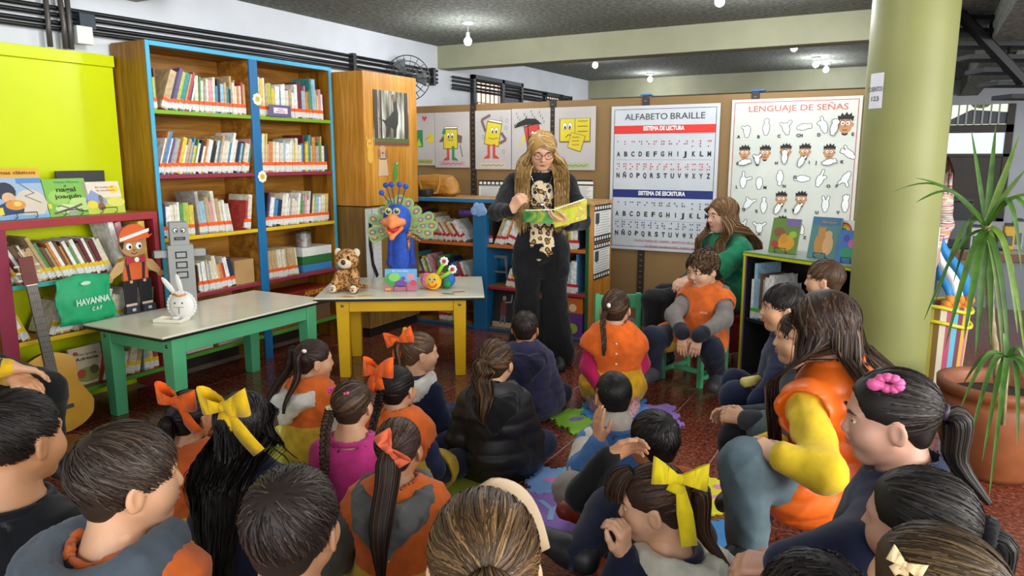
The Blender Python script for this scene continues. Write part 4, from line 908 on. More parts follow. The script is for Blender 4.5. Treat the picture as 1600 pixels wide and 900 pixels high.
def do_hair(I, col, style='short', n=1600, vol=.07, ln=.5, w=.0030, hi=None, tie=None, ponies=(), braid=None, part=.0, curl=0., long=1.5, low=-.30, front=.33, ear=-.08, rough=.5, capm=None, lift=.05, bang=0, frontcut=-.05, spread=.3, gap=.26, gather=0.):
    fq = .52 if I['t'] < 2.2 else .42; n = int(n * fq); w *= .82 / fq; hh, Rh, Hc, rg = I['hh'], I['Rh'], I['Hc'], I['rg']; m = hairm(col, hi, rough); H = Hair(hh, Rh, Hc, rg)
    W_ = lambda P: (P @ Rh.T) * hh + Hc
    cutp = [el((0, .50, -.17), (.40, .36, .50)), el((.40, .05, -.10), (.12, .12, .14)), el((-.40, .05, -.10), (.12, .12, .14)), el((0, .2, -.5), (.5, .3, .28))]
    if style in ('long', 'curly'): cutp = [el((0, .50, -.17), (.34, .30, .50)), el((0, .2, -.5), (.5, .3, .28))]
    cv = .7 if style != 'buzz' else 1.
    base = sdf([el(CR_C, CR_R * (1 + vol * cv)), el((0, -.24, -.12), (.25, .17, .22))], .028 if I['t'] < 2.2 else .034, .08, cutp, [((0, 0, low + .03), (0, 0, -1))])
    H.base(W_(base[0]), base[1], .42)
    if style in ('short', 'buzz', 'curly'):
        p0 = scalp(n, rg, low=low, front=front, ear=ear); wh = V3(.04, -.26, .44)
        sw_ = lambda p: (p - wh) + np.cross(np.broadcast_to(V3(0, 0, 1), p.shape), p - wh) * .35 + (V3(0, .25, -.25) if True else 0)
        P, Nn = flow_strands(p0, sw_, 6, rg.uniform(.5, 1, n) * ln, vol, rg, curl=curl, lift=lift); H.ribbons(W_(P), Nn @ Rh.T, w)
    if style == 'tied':
        ties = [V3(*t) for t in (tie if isinstance(tie, list) else [tie])]
        p0 = scalp(n, rg, low=low, front=front, ear=ear)
        ti = np.array([(min(range(len(ties)), key=lambda i: (np.sign(ties[i][0]) != np.sign(q[0]) if len(ties) > 1 else 0))) for q in p0]); tg = np.array(ties)[ti]
        ls = np.linalg.norm(p0 - tg, axis=1) * 1.12
        P, Nn = flow_strands(p0, lambda p: tg - p, 7, ls, vol, rg, curl=curl, jw=.25); H.ribbons(W_(P), Nn @ Rh.T, w, .8)
    if style == 'long':
        p0 = scalp(n, rg, low=low, front=front, ear=ear); sx = np.sign(p0[:, 0] - part); sx[sx == 0] = 1
        k_, C7, hp_ = I['k'], I['C7'], I['hp']; rx = (I['swd'] + .045 * k_ + .03); ry = .088 * k_ * I['fat'] + I.get('pad', .03) + .014; side = np.where(p0[:, 1] > frontcut, 1., -1.); sprd = rg.random(n)
        def bodyc(p):
            fm_ = (p[:, 1] > .08) & (p[:, 2] < .20) & (np.abs(p[:, 0]) < .27); p = p.copy(); p[:, 0] = np.where(fm_, sx * (.27 + .08 * sprd), p[:, 0])
            q = W_(p); t = np.clip((q[:, 2] - hp_[2]) / (C7[2] - hp_[2]), 0, 1); c = hp_[None, :2] + (C7 - hp_)[None, :2] * t[:, None]; d = q[:, :2] - c
            ramp_ = np.clip((C7[2] + .10 * k_ - q[:, 2]) / (.11 * k_), 0, 1); R = ry * np.clip(1 - (d[:, 0] / rx) ** 4, 0, 1) ** .3 * ramp_ + .006 * rg.random(len(d)); ins = (q[:, 2] < C7[2] + .10 * k_) & (np.abs(d[:, 0]) < rx) & (np.abs(d[:, 1]) < R)
            q[:, 1] = np.where(ins, c[:, 1] + side * R, q[:, 1]); fz = (q[:, 2] < Hc[2] - .1 * hh) & (q[:, 1] > c[:, 1] + .02); tx_ = sx * hh * (gap + .46 * sprd); q[:, 0] = np.where(fz, q[:, 0] + (tx_ - q[:, 0]) * .3, np.where(q[:, 2] < Hc[2] - .1 * hh, q[:, 0] * (1 - gather), q[:, 0])); return ((q - Hc) @ Rh) / hh
        fl = lambda p: np.stack([sx * (1.2 * np.clip(p[:, 2] - .05, 0, 1) + 1.25 * np.clip(p[:, 1], 0, 1)), np.full(len(p), -.28) * np.clip(p[:, 1] + .3, 0, 1), np.full(len(p), -.9)], 1)
        P, Nn = flow_strands(p0, fl, 19, rg.uniform(.82, 1.05, n) * long, vol, rg, curl=curl, free=lambda p: p[:, 2] < .04, body=bodyc, spread=spread); H.ribbons(W_(P), Nn @ Rh.T, w)
    ho = H.build('hair', m, I['ob'])
    for pn in ponies:
        pts = np.array([I['h2l'](*q) for q in pn['pts']]); kk = 13; tt = np.linspace(0, 1, len(pts)); t = np.linspace(0, 1, kk)
        Pc = np.stack([np.interp(t, tt, pts[:, i]) for i in range(3)], 1)
        for _ in range(3): Pc[1:-1] = (Pc[:-2] + 2 * Pc[1:-1] + Pc[2:]) / 4
        rr = np.interp(t, np.linspace(0, 1, len(pn['r'])), pn['r']) * hh; Pc = overback(I, Pc, rr)
        for _ in range(2): Pc[1:-1] = (Pc[:-2] + 2 * Pc[1:-1] + Pc[2:]) / 4
        n_ = int(pn.get('n', 220) * .75); an = rg.uniform(0, 2 * pi, n_); rad = np.sqrt(rg.uniform(0, 1, n_)); tg = np.gradient(Pc, axis=0); tg /= np.linalg.norm(tg, axis=1)[:, None]
        e1 = np.cross(tg, V3(0, 1, .01)); e1 /= np.linalg.norm(e1, axis=1)[:, None] + 1e-9; e2 = np.cross(tg, e1)
        off = e1[None] * np.cos(an)[:, None, None] + e2[None] * np.sin(an)[:, None, None]; wv = pn.get('wave', .0) * hh; ph = rg.uniform(0, 1.2, n_)
        P = Pc[None] + off * (rad[:, None] * rr[None])[..., None] + (e1[None] * np.sin(t * pn.get('freq', 14) + ph[:, None])[..., None] + e2[None] * np.cos(t * pn.get('freq', 14) * .8 + ph[:, None])[..., None]) * wv * np.minimum(1, t * 3)[None, :, None]
        b = MB(); b.tube(Pc[:-2], rr[:-2] * .72, 10); H.base(np.array(b.v), np.array([f for f in b.f if len(f) == 4]), .15)
        H.ribbons(P, off, pn.get('w', w * 1.1), .5); H.build(pn.get('name', 'ponytail'), m, I['ob'])
        if pn.get('band'):
            b = MB(); c = Pc[0]; b.tube([c + (e1[1] * cos(q) + e2[1] * sin(q)) * rr[0] * 1.02 for q in np.linspace(0, 2 * pi, 13)], .035 * hh, 6); b.build('hair_tie', paint(pn['band']), I['ob'], smooth=True)
    if braid:
        pts = np.array([I['h2l'](*q) for q in braid['pts']]); t = np.linspace(0, 1, 44); Pc = np.stack([np.interp(t, np.linspace(0, 1, len(pts)), pts[:, i]) for i in range(3)], 1)
        Pc = overback(I, Pc, braid['r'] * hh * 1.5)
        for _ in range(12): Pc[1:-1] = (Pc[:-2] + 2 * Pc[1:-1] + Pc[2:]) / 4
        r = braid['r'] * hh; tg = np.gradient(Pc, axis=0); tg /= np.linalg.norm(tg, axis=1)[:, None]; e1 = np.cross(tg, V3(0, 1, .02)); e1 /= np.linalg.norm(e1, axis=1)[:, None]; e2 = np.cross(tg, e1); b = MB(); tp = np.interp(t, [0, .8, 1], [1, .8, .45])
        for q in range(3):
            a = t * braid.get('turns', 6) * 2 * pi + q * 2 * pi / 3; b.tube(Pc + e1 * (np.sin(a) * r * tp)[:, None] + e2 * (np.sin(2 * a) * r * .5 * tp)[:, None], r * .62 * tp, 8)
        H.base(np.array(b.v), np.array([f for f in b.f if len(f) == 4]), .45); n_ = 105
        Pq = []; Nq = []
        for q in range(n_):
            j = q % 3; a = t * braid.get('turns', 6) * 2 * pi + j * 2 * pi / 3; c = Pc + e1 * (np.sin(a) * r * tp)[:, None] + e2 * (np.sin(2 * a) * r * .5 * tp)[:, None]; an = rg.uniform(0, 2 * pi); o_ = (e1 * cos(an) + e2 * sin(an)); Pq.append(c + o_ * (r * .64 * tp)[:, None]); Nq.append(o_)
        H.ribbons(np.array(Pq), np.array(Nq), w * .7, .7); H.build('braid', m, I['ob'])
        if braid.get('tuft'):
            pass
    return ho
# ================================================================ THE READER, THE SEATED ADULTS
OR_, YE_ = 'dc6a2a', 'd6b03c'
def px(x, y, t): return ('px', x, y, t)
def leopard(name, c0, c1, c2, sc):
    m, nt, b = newmat(name); v = coords(nt); n = N(nt, 'ShaderNodeTexNoise', Scale=sc * .6, Detail=2.0); nt.links.new(v, n.inputs['Vector'])
    ad = N(nt, 'ShaderNodeVectorMath', operation='MULTIPLY_ADD'); nt.links.new(n.outputs['Color'], ad.inputs[0]); ad.inputs[1].default_value = (.55 / sc * 2,) * 3; nt.links.new(v, ad.inputs[2])
    w = N(nt, 'ShaderNodeTexVoronoi', Scale=sc); nt.links.new(ad.outputs[0], w.inputs['Vector'])
    nt.links.new(ramp(nt, w.outputs['Distance'], [(0, c2), (.30, c2), (.34, c1), (.50, c1), (.54, c0), (1, c0)]), b.inputs['Base Color']); b.inputs['Roughness'].default_value = .7; MATS[name] = m; return m
M_leo = leopard('leopard_blouse', 'e0cba4', '1a1410', 'b0793a', 30)
BLKC = cloth('17171b')
rd = person('standing woman in black blazer and leopard blouse reading from an open picture book', (847, 236, 5.2), .262, 180, 184, hp=20, kid=False, s=1.02, hip=(0, -.05), hipz=.86, sw=.135,
  legs={1: ((.10, .01, .46), (.115, -.02, .09), (.13, .12, .035)), -1: ((-.10, .01, .46), (-.115, -.02, .09), (-.13, .12, .035))},
  arms={1: (px(777, 331, 5.12), px(799, 329, 4.88)), -1: (px(909, 345, 5.12), px(888, 350, 4.9))},
  hands=({'d': (.9, .3, .25), 'n': (.1, -.6, .8), 'curl': .45, 'thumb': .4}, {'d': (-.55, .3, .75), 'n': (-.5, -.6, -.2), 'curl': .75, 'thumb': .2}),
  skin='d9a88a', top='e0cba4', topm=M_leo, trousers='141416', shoes='1a1a1c', chest=1.12, vox=.011, eyes=(0, -.5, -.15), flare=.05, tvox=.013, wr=.002, toparms=False,
  layers=[dict(name='blazer', g=.022, arms=.96, m=BLKC, skirt=.34, wr=.0025, cut=lambda L: [rc(L['C7'] + V3(0, .17, -.06) * L['k'], L['hp_'] + V3(0, .20, .05) * L['k'], .085 * L['k'], .118 * L['k']), rc(L['hp_'] + V3(0, .20, .05) * L['k'], L['hp_'] + V3(0, .2, -.3) * L['k'], .118 * L['k'], .16 * L['k'])])],
  hair=dict(col='b08a50', hi='e6cc94', style='long', n=5200, vol=.15, long=2.15, part=.14, w=.004, frontcut=-.2, front=.36, rough=.42, ear=-.3))
I = rd
def glasses(I, col):
    b = MB(); hh = I['hh']
    for sd in (-1, 1): b.tube([I['h2l'](sd * .14 + .105 * cos(q), .405 - .02 * abs(cos(q)), -.005 + .085 * sin(q)) for q in np.linspace(0, 2 * pi, 17)], .006 * hh * 2, 6)
    b.tube([I['h2l'](-.04, .41, .01), I['h2l'](0, .43, .02), I['h2l'](.04, .41, .01)], .012 * hh, 6)
    for sd in (-1, 1): b.tube([I['h2l'](sd * .245, .38, .01), I['h2l'](sd * .34, .1, .02), I['h2l'](sd * .36, -.02, .0)], .01 * hh, 6)
    b.build('glasses', mat('rose_metal', col, .3, metal=.6), I['ob'], smooth=True)
glasses(rd, 'a06a5a')
b = MB(); b.ell(rd['C7'] + V3(0, .155, -.14) * rd['k'], (.016, .006, .018), n=10); b.tube([rd['C7'] + V3(s_ * .05 * min(1, abs(q)), .12 + .035 * (1 - abs(q)), -.135 + .13 * abs(q)) * rd['k'] for q, s_ in ((1, -1), (.5, -1), (0, 0), (.5, 1), (1, 1))], .003, 5); b.build('pendant', mat('silver', 'b0b0b4', .25, metal=1), rd['ob'], smooth=True)
# the open book she holds
def open_book():
    c = T(866, 340, 4.86); t = thing('open_picture_book', 'open picture book with green and lime cover held by the reader', 'book', c, YAW)
    def board(name, W_, H, u, m, deco):
        vs = [];
        b = MB(); n = 6
        for i in range(n + 1):
            q = i / n; x = u * W_ * q; y = -.03 * q + .05 * q * q * 1.2; lift = .055 * q if u > 0 else .012 * q
            for z in (-H / 2, H / 2):
                for d in (0, .006): vs.append((x, y + d + z * .25, z * (1 if u > 0 else .82) + lift))
        fs = []
        for i in range(n):
            a = i * 4; fs += [(a, a + 4, a + 6, a + 2), (a + 1, a + 3, a + 7, a + 5), (a, a + 1, a + 5, a + 4), (a + 2, a + 6, a + 7, a + 3)]
        fs += [(0, 2, 3, 1), (n * 4, n * 4 + 1, n * 4 + 3, n * 4 + 2)]; b.add(vs, fs); o = b.build(name, m, t); return o
    def art(name, stops, sc):
        m, nt, b = newmat(name); n = N(nt, 'ShaderNodeTexNoise', Scale=sc, Detail=3.0, Distortion=1.2); nt.links.new(coords(nt), n.inputs['Vector']); nt.links.new(ramp(nt, n.outputs['Fac'], stops), b.inputs['Base Color']); b.inputs['Roughness'].default_value = .3; return m
    board('left_cover', .205, .10, -1, art('cover_art_green', [(.25, '1c2a6a'), (.42, '2a6a3a'), (.55, '4a8a3a'), (.7, 'b8b030'), (.8, 'c04a30')], 9), 0)
    r = board('right_cover', .215, .13, 1, art('cover_art_lime', [(.3, '9aa81e'), (.5, 'c4c82a'), (.66, 'b89a3a'), (.75, 'd8d040')], 10), 0)
    text('title', 'CUENTOS', .03, paint('a83a2a'), r, Matrix.Translation((.11, -.022, .075)) @ frame((0, 0, 0), (1, .05, .26), (0, .25, 1)), width=.12)
    pg = MB(); pg.add([(-.19, .004, .05), (0, .002, .055), (.2, .018, .125), (.2, .012, .118), (0, -.004 + .0, .05), (-.19, -.0, .045)], [(0, 1, 4, 5), (1, 2, 3, 4)]); pg.build('pages', paint('efece2'), t)
open_book()

# seated woman in green
MGR = cloth('1f7a54')
a2 = person('seated woman with long light brown hair in a green jacket listening beside the posters', (1128, 336, 5.5), .262, 108, 108, hp=4, kid=False, s=1.0, hip=(-.02, -.10), hipz=.50, skin='dcae94',
  legs={1: (px(1037, 462, 5.55), px(1040, 560, 5.5), px(1020, 575, 5.4)), -1: (px(1022, 470, 5.2), px(1022, 572, 5.2), px(1000, 588, 5.1))},
  arms={-1: (px(1118, 428, 5.3), px(1078, 436, 5.15)), 1: (px(1092, 425, 5.65), px(1066, 440, 5.35))}, hands=({'d': (-.3, .9, -.2), 'n': (.3, 0, -1), 'curl': .5}, None),
  top='18181c', trousers='16161a', shoes='222226', eyes=(0, -.25, .12), vox=.011, chest=1.05,
  layers=[dict(name='jacket', g=.030, arms=.0, cap=.75, m=MGR, skirt=.25, wr=.004, cut=lambda L: [rc(L['C7'] + V3(0, .16, -.08) * L['k'], L['hp_'] + V3(0, .2, 0) * L['k'], .05 * L['k'], .07 * L['k'])])],
  hair=dict(col='6a4a2c', hi='a8845a', style='long', n=4200, vol=.10, long=2.0, part=0., w=.0036, frontcut=-.12, front=.36, ear=-.2))
bs = MB(); kk = a2['k']
part('scarf_knit', cloth('6a3040'), a2['ob'], bevel=.01) if False else None
smesh('scarf', [sdf([el(a2['C7'] + V3(.0, .115, -.10) * kk, (.05 * kk, .03 * kk, .07 * kk))], .008, .01)], cloth('5e3440'), a2['ob'])
q = a2['base']; seatp = np.array(q)
t = thing('red_chair', 'dark red seat under the woman in the green jacket', 'chair', (seatp[0], seatp[1], 0), a2['yb'])
part('seat', mat('red_vinyl', '8a1e26', .4, .1, 6), t, (-.22, .22, -.22, .22, .34, .385), bevel=.012); part('skirt_panel', mat('red_vinyl', '8a1e26'), t, (-.20, .20, -.20, .20, .10, .338), bevel=.01)
for sx in (-1, 1):
    for sy in (-1, 1): part('leg', paint('1c1c1e'), t, (sx * .18 - .015, sx * .18 + .015, sy * .18 - .015, sy * .18 + .015, 0, .1))

# seated boy on the green chair
bo = person('curly-haired boy in orange and yellow smock seated on a small green chair', (1097, 421, 4.85), .245, 146, 122, hp=12, kid=True, s=1.22, hip=(0, -.03), hipz=.345, skin='dcae8e',
  legs={1: (px(1020, 528, 4.72), px(1022, 582, 4.78), px(1010, 590, 4.66)), -1: (px(1112, 548, 4.62), px(1122, 590, 4.72), px(1116, 602, 4.6))},
  arms={1: (px(1052, 492, 4.82), px(1066, 520, 4.62)), -1: (px(1132, 498, 4.72), px(1092, 524, 4.55))}, hands=({'d': (.15, .25, -1), 'n': (.2, -1, -.2), 'curl': .28, 'spread': .16}, {'d': (-.1, .25, -1), 'n': (0, -1, -.2), 'curl': .2, 'spread': .18}),
  top='7c7672', cuffs='23252e', smock=(OR_, YE_, 'e4c860'), trousers='1d2334', shoes='4a4a4c', eyes=(.1, -.2, .2), hood='6e6a68', tvox=.012, vox=.009, smock_low=-.02,
  hair=dict(col='3e2818', hi='7a5634', style='curly', n=1700, vol=.16, ln=.30, curl=1.1, w=.006, lift=.1, front=.40))
text('lettering', 'JARDIN', .02, paint('f0e8d8'), bo['ob'], frame(tuple(bo['hp'] + (bo['C7'] - bo['hp']) * .62 + V3(-.05, .158, 0)), (-1, 0, 0), (0, 0, 1)), width=.05)

# adult at the left edge: yellow sleeve, clasped hands, black trousers
a1 = person('adult at the left edge with yellow sleeves, black trousers and clasped hands', (-95, 392, 3.55), .25, -72, kid=False, s=1.02, hip=(0, -.10), hipz=.53, skin='d2a07c',
  legs={1: (px(72, 612, 3.4), px(78, 716, 3.5), px(108, 738, 3.42)), -1: (px(60, 604, 3.65), px(52, 690, 3.75), px(84, 715, 3.7))},
  arms={1: (px(-30, 580, 3.1), px(14, 574, 3.12)), -1: (px(-20, 575, 3.5), px(20, 590, 3.2))}, hands=({'d': (.45, .9, -.30), 'n': (-.3, -.2, -1), 'curl': .45}, {'d': (-.45, .9, -.35), 'n': (.3, -.2, -1), 'curl': .3}),
  top='e6b41c', tvox=.012, trousers='121214', shoes='17171a', vox=.010, hair=dict(col='2a1a12', style='long', n=500, w=.007))
t = thing('black_stool', 'plain black stool under the adult at the left edge', 'stool', (a1['base'][0], a1['base'][1], 0), a1['yb'])
part('seat', paint('202022'), t, (-.2, .2, -.2, .2, .36, .40), bevel=.01)
for sx in (-1, 1):
    for sy in (-1, 1): part('leg', paint('202022'), t, (sx * .17 - .015, sx * .17 + .015, sy * .17 - .015, sy * .17 + .015, 0, .36))
b = MB(); b.tube([V3(*a1['A'][1][2]) + V3(cos(q) * .035, -.025, sin(q) * .035) for q in np.linspace(0, 2 * pi, 13)], .006, 6); b.build('beaded_bracelet', paint('2a2422'), a1['ob'], smooth=True)

# person in a striped sweater behind the column
def stripes():
    m, nt, b = newmat('striped_knit'); v = coords(nt, (1, 1, 1)); w = N(nt, 'ShaderNodeTexNoise', Scale=1.0, Detail=1.0); mp = N(nt, 'ShaderNodeMapping'); mp.inputs['Scale'].default_value = (3, 3, 46); nt.links.new(v, mp.inputs['Vector']); nt.links.new(mp.outputs[0], w.inputs['Vector'])
    nt.links.new(ramp(nt, w.outputs['Fac'], [(.3, 'd8cbb8'), (.4, 'b8566a'), (.46, 'e0d4c4'), (.52, '8a9aa0'), (.57, 'd89a6a'), (.63, 'e6dccc'), (.7, '9a7a8a')], 'CONSTANT'), b.inputs['Base Color']); b.inputs['Roughness'].default_value = .9; return m
a4 = person('person in a multicoloured striped sweater standing mostly hidden behind the column', (1448, 228, 5.75), .25, 175, kid=False, s=1.0, hip=(0, -.03), hipz=.86,
  legs={1: ((.09, .01, .46), (.10, 0, .08)), -1: ((-.09, .01, .46), (-.10, 0, .08))}, arms={-1: (px(1478, 352, 5.65), px(1462, 395, 5.4)), 1: ((.26, .0, 1.05), (.2, .15, .9))}, hands=(True, None), top='d8cbb8', topm=stripes(), trousers='2a2c34', vox=.012,
  hair=dict(col='4a3020', style='long', n=900, w=.006, long=1.6, vol=.12))
# ================================================================ THE CHILDREN
SKN = ['c8946e', 'd2a07c', 'bd8660', 'd6a684']
onchair = lambda k=1.15: {1: (V3(.09, .27, .34) * 1.0, V3(.10, .30, .06)), -1: (V3(-.09, .27, .34), V3(-.10, .30, .06))}
pony = lambda x=0, y=-.47, z=.2, L=1.2, r=.13, **k: dict(dict(pts=[(x, y, z), (x * 1.25, y - .13, z - .02), (x * 1.25, y - .10, z - L * .45), (x * 1.1, y + .02, z - L)], r=[.06, r, r * .85, .03]), **k)
BK, DB_, BR = '191210', '2c1c14', '4a3220'
# front and middle rows on the floor
c1 = person('girl with two long dark ponytails in orange smock over a white hoodie', (492, 563, 3.75), .215, -30, -62, s=1.12, top='d8d2c8', smock=(OR_, YE_, None), hood='d6d0c6', hood_s=.8, skin=SKN[1], hair=dict(col=DB_, style='tied', tie=[(.22, -.36, .28), (-.22, -.36, .28)], n=1600, ponies=[pony(.26, -.36, .28, 1.25, .10, n=160), pony(-.26, -.36, .28, 1.3, .11, n=160)]))
b = MB(); b.ell(c1['h2l'](.30, -.30, .33), (.014, .01, .01)); b.build('hair_clip', paint('ece4dc'), c1['ob'], smooth=True)
c2 = person('girl in navy jumper with white collar and an orange bow topped by a yellow flower', (657, 551, 3.8), .215, -35, -70, s=1.1, top='1d2440', hood='e0dcd2', skin=SKN[3], trousers='222c4c', hair=dict(col='4e3824', hi='8a6a48', style='tied', tie=(0, -.44, .30), n=1600, ponies=[pony(0, -.46, .3, .75, .09, n=120)]))
bow(c2['ob'], c2['h2l'](-.05, -.47, .34), c2['Rh'] @ V3(.5, .6, .25), (0, 0, 1), .17, cloth('f0641c'), tails=(.6, .5)); b = MB()
for q in range(6): b.ell(c2['h2l'](.06 + .09 * cos(q * 1.05), -.36 + .0, .50 + .09 * sin(q * 1.05)), (.018, .01, .018), n=8)
b.ell(c2['h2l'](.06, -.40, .50), .012, n=8); b.build('flower_clip', paint('f2b428'), c2['ob'], smooth=True)
c6 = person('small boy with dark hair in a navy quilted coat sitting before the reader', (821, 513, 4.3), .205, 5, -12, s=1.1, top='22223c', trousers='1f2638', hood='1f1f36', skin=SKN[2], layers=[dict(name='quilted_coat', g=.03, arms=.96, m=cloth('34314e'), skirt=.4, quilt=.055)], hair=dict(col='241812', n=900, ln=.45))
c5 = person('girl with wavy brown hair tied high in a black hooded jacket', (775, 566, 3.5), .215, 2, -22, s=1.13, top='1c1a1a', trousers='26304a', hood='1a1818', skin=SKN[3], layers=[dict(name='jacket', g=.03, arms=.96, m=mat('black_nylon', '1b1919', .5, .2, 10), skirt=.3, quilt=.07)], hair=dict(col='3c2818', hi='7a5a3c', style='tied', tie=(-.05, -.44, .12), n=1100, curl=.25, vol=.14, ponies=[pony(-.05, -.47, .12, 1.15, .26, n=420, wave=.05, freq=18, band='e0507c')]))
c3 = person('girl with black hair, side orange bow and braid in an orange smock with yellow skirt', (622, 607, 3.3), .205, -5, -25, s=1.1, top='2a3450', smock=(OR_, YE_), skin=SKN[1], hair=dict(col=BK, style='tied', tie=(-.12, -.44, .05), n=1800, braid=dict(pts=[(-.12, -.48, .05), (-.16, -.56, -.3), (-.2, -.5, -.8), (-.12, -.46, -1.2)], r=.06, turns=5)))
bow(c3['ob'], c3['h2l'](-.25, -.32, .44), c3['Rh'] @ V3(1, -.25, .15), (0, .2, 1), .19, cloth('f0641c'), tails=(.5, .45))
c4 = person('girl with a long braid and pink bobbles in a magenta jumper', (551, 633, 2.92), .205, 3, -12, s=1.12, top='c83a86', trousers='a8346e', skin=SKN[1], hair=dict(col='3a281c', hi='6e543c', style='tied', tie=(-.30, -.28, -.02), n=2200, braid=dict(pts=[(-.30, -.34, -.02), (-.34, -.46, -.3), (-.30, -.42, -.8), (-.34, -.40, -1.25)], r=.07, turns=6)))
for q, c in (((-.34, -.18, .34), 'e0488c'), ((.06, -.36, .32), 'e0488c'), ((-.32, -.33, .02), 'e8dca8')):
    b = MB()
    for j in range(5): b.ell(c4['h2l'](*q) + V3(.009 * cos(j * 1.26), -.004, .009 * sin(j * 1.26)), .008, n=8)
    b.build('bobble', paint(c), c4['ob'], smooth=True)
c7 = person('girl with an orange bow at the left wearing an orange and yellow smock', (297, 650, 2.85), .205, -12, -20, s=1.1, top='d8782e', smock=('c65c26', YE_), skin=SKN[2], hair=dict(col=BK, style='tied', tie=(0, -.46, .1), n=1800, ponies=[pony(0, -.47, .1, .55, .16, n=200)]))
bow(c7['ob'], c7['h2l'](.12, -.38, .46), c7['Rh'] @ V3(1, 0, -.1), (0, -.2, 1), .18, cloth('e8621c'), tails=(.2, .8), ta=(.4, .6))
c8 = person('girl with very long wavy black hair and a big yellow bow in a navy coat', (384, 662, 2.55), .225, -12, -28, s=1.16, top='1a1c34', trousers='181a2c', skin=SKN[1], layers=[dict(name='coat', g=.026, arms=.96, m=cloth('1a1c36'), skirt=.35)], hair=dict(col='120d0c', style='long', n=4200, w=.0028, vol=.12, long=2.35, frontcut=.3, spread=.02, curl=.12, ear=-.25, gather=.07))
bow(c8['ob'], c8['h2l'](.10, -.42, .44), c8['Rh'] @ V3(1, .1, .08), (0, -.15, 1), .20, cloth('f0c21c'), tails=(.55, .95), ta=(.15, .55))
c9 = person('girl with a long straight ponytail and coral bow in orange smock with grey sleeves', (624, 700, 2.45), .205, -6, -14, s=1.14, top='67655f', smock=(OR_, YE_, None), hood='626260', skin=SKN[2], trousers='1f2432', arms={-1: (V3(-.23, -.03, .20), V3(-.12, .14, .12))}, vox=.009, hair=dict(col='33221a', hi='5e4634', style='tied', tie=(.05, -.47, .12), n=3200, w=.0026, ponies=[pony(.05, -.48, .12, 1.95, .20, n=1200)]))
bow(c9['ob'], c9['h2l'](.08, -.56, .20), c9['Rh'] @ V3(.55, 0, -.8), (.8, -.1, .5), .13, cloth('f2704a'), tails=(0, 0))
# right group on the floor
c17 = person('girl kneeling in orange and yellow smock with raspberry sleeves and a thin braid', (962, 482, 4.45), .23, -4, -14, s=1.28, hip=(0, -.02), hipz=.19, top='c01f56', smock=('ea6a22', 'e0aa20'), skin=SKN[3], trousers=None, shoe=False, smock_low=.08, vox=.009,
  legs={1: (V3(.12, .20, .05), V3(.10, -.08, .05), V3(.08, -.17, .03)), -1: (V3(-.12, .20, .05), V3(-.10, -.08, .05), V3(-.08, -.17, .03))}, arms={-1: (px(921, 572, 4.45), px(942, 612, 4.35)), 1: (px(1000, 568, 4.5), px(976, 606, 4.4))}, hands=(True, True),
  hair=dict(col='3a261a', hi='6e523a', style='tied', tie=(-.22, -.38, .0), n=1800, braid=dict(pts=[(-.22, -.40, .0), (-.28, -.48, -.3), (-.26, -.44, -.7), (-.28, -.40, -1.0)], r=.05, turns=6)))
smesh('tights', [sdf([p for sd in (-1, 1) for p in (rc(c17['Lg'][sd][0], c17['Lg'][sd][1], .09, .062), rc(c17['Lg'][sd][1], c17['Lg'][sd][2], .062, .05), rc(c17['Lg'][sd][2], c17['Lg'][sd][3], .048, .035))], .01, .02)], leopard('patterned_tights', 'c89a9c', '9a6a74', 'd8b8b4', 50), c17['ob'])
b = MB(); b.ell(c17['h2l'](-.12, -.44, .16), .016, n=10); b.build('white_pompom', paint('f4f2ee'), c17['ob'], smooth=True)
b = MB(); 
for q in np.linspace(-.9, .5, 9): b.ell(c17['h2l'](.30, .12 + .05 * sin(q * 9), .1 + q * .26), .011, n=8)
b.build('dark_flower_clips', paint('2a2a34'), c17['ob'], smooth=True)
c14 = person('boy with close-cropped hair in a blue and cream sweatshirt resting his cheek on his hand', (958, 618, 3.05), .205, 14, 8, s=1.12, top='4a78b4', trousers='9c968e', shoes='8a3024', skin=SKN[0], vox=.009,
  arms={-1: (px(907, 735, 2.9), px(935, 690, 2.82)), 1: (V3(.19, .03, .2), V3(.08, .2, .2))}, hands=({'d': (0, .1, 1), 'n': (1, .3, 0), 'curl': .15}, None), legs={-1: (px(893, 765, 2.82), px(915, 800, 2.75), px(893, 798, 2.7)), 1: (V3(.24, .2, .1), V3(.05, .24, .05))}, hair=dict(col='15110f', style='buzz', n=1400, vol=.035, ln=.10, w=.003, lift=.02, low=-.26))
smesh('cream_sleeve', [sdf([rc(c14['A'][-1][0] + (c14['A'][-1][1] - c14['A'][-1][0]) * .25, c14['A'][-1][1], .062, .058)], .008, .01)], cloth('cfc8bc'), c14['ob'])
smesh('cream_yoke', [sdf([rc(c14['sh'][-1] + V3(.02, -.01, .015), c14['sh'][1] + V3(-.02, -.01, .015), .062, .062), rc(c14['C7'] - c14['ax'] * .04, c14['C7'] + c14['ax'] * .03, .082, .07)], .008, .02)], cloth('cfc8bc'), c14['ob'])
c15 = person('boy in black top with orange smock pressing his hand against his cheek', (1021, 688, 2.45), .205, 22, 24, s=1.14, top='161618', smock=('d4622a', YE_), skin=SKN[0], trousers='1b2136', shoes='1c1c20', tvox=.012, vox=.009,
  arms={-1: (px(912, 772, 2.25), px(950, 716, 2.18)), 1: (V3(.2, .03, .22), V3(.08, .2, .2))}, hands=({'d': (.75, -.1, .35), 'n': (.5, -.7, 0), 'curl': .55}, None), legs={-1: (px(958, 800, 2.1), px(905, 868, 2.0), px(868, 850, 2.05)), 1: (V3(.24, .2, .1), V3(.05, .26, .05))}, hair=dict(col='14100e', n=3000, w=.0026, ln=.5))
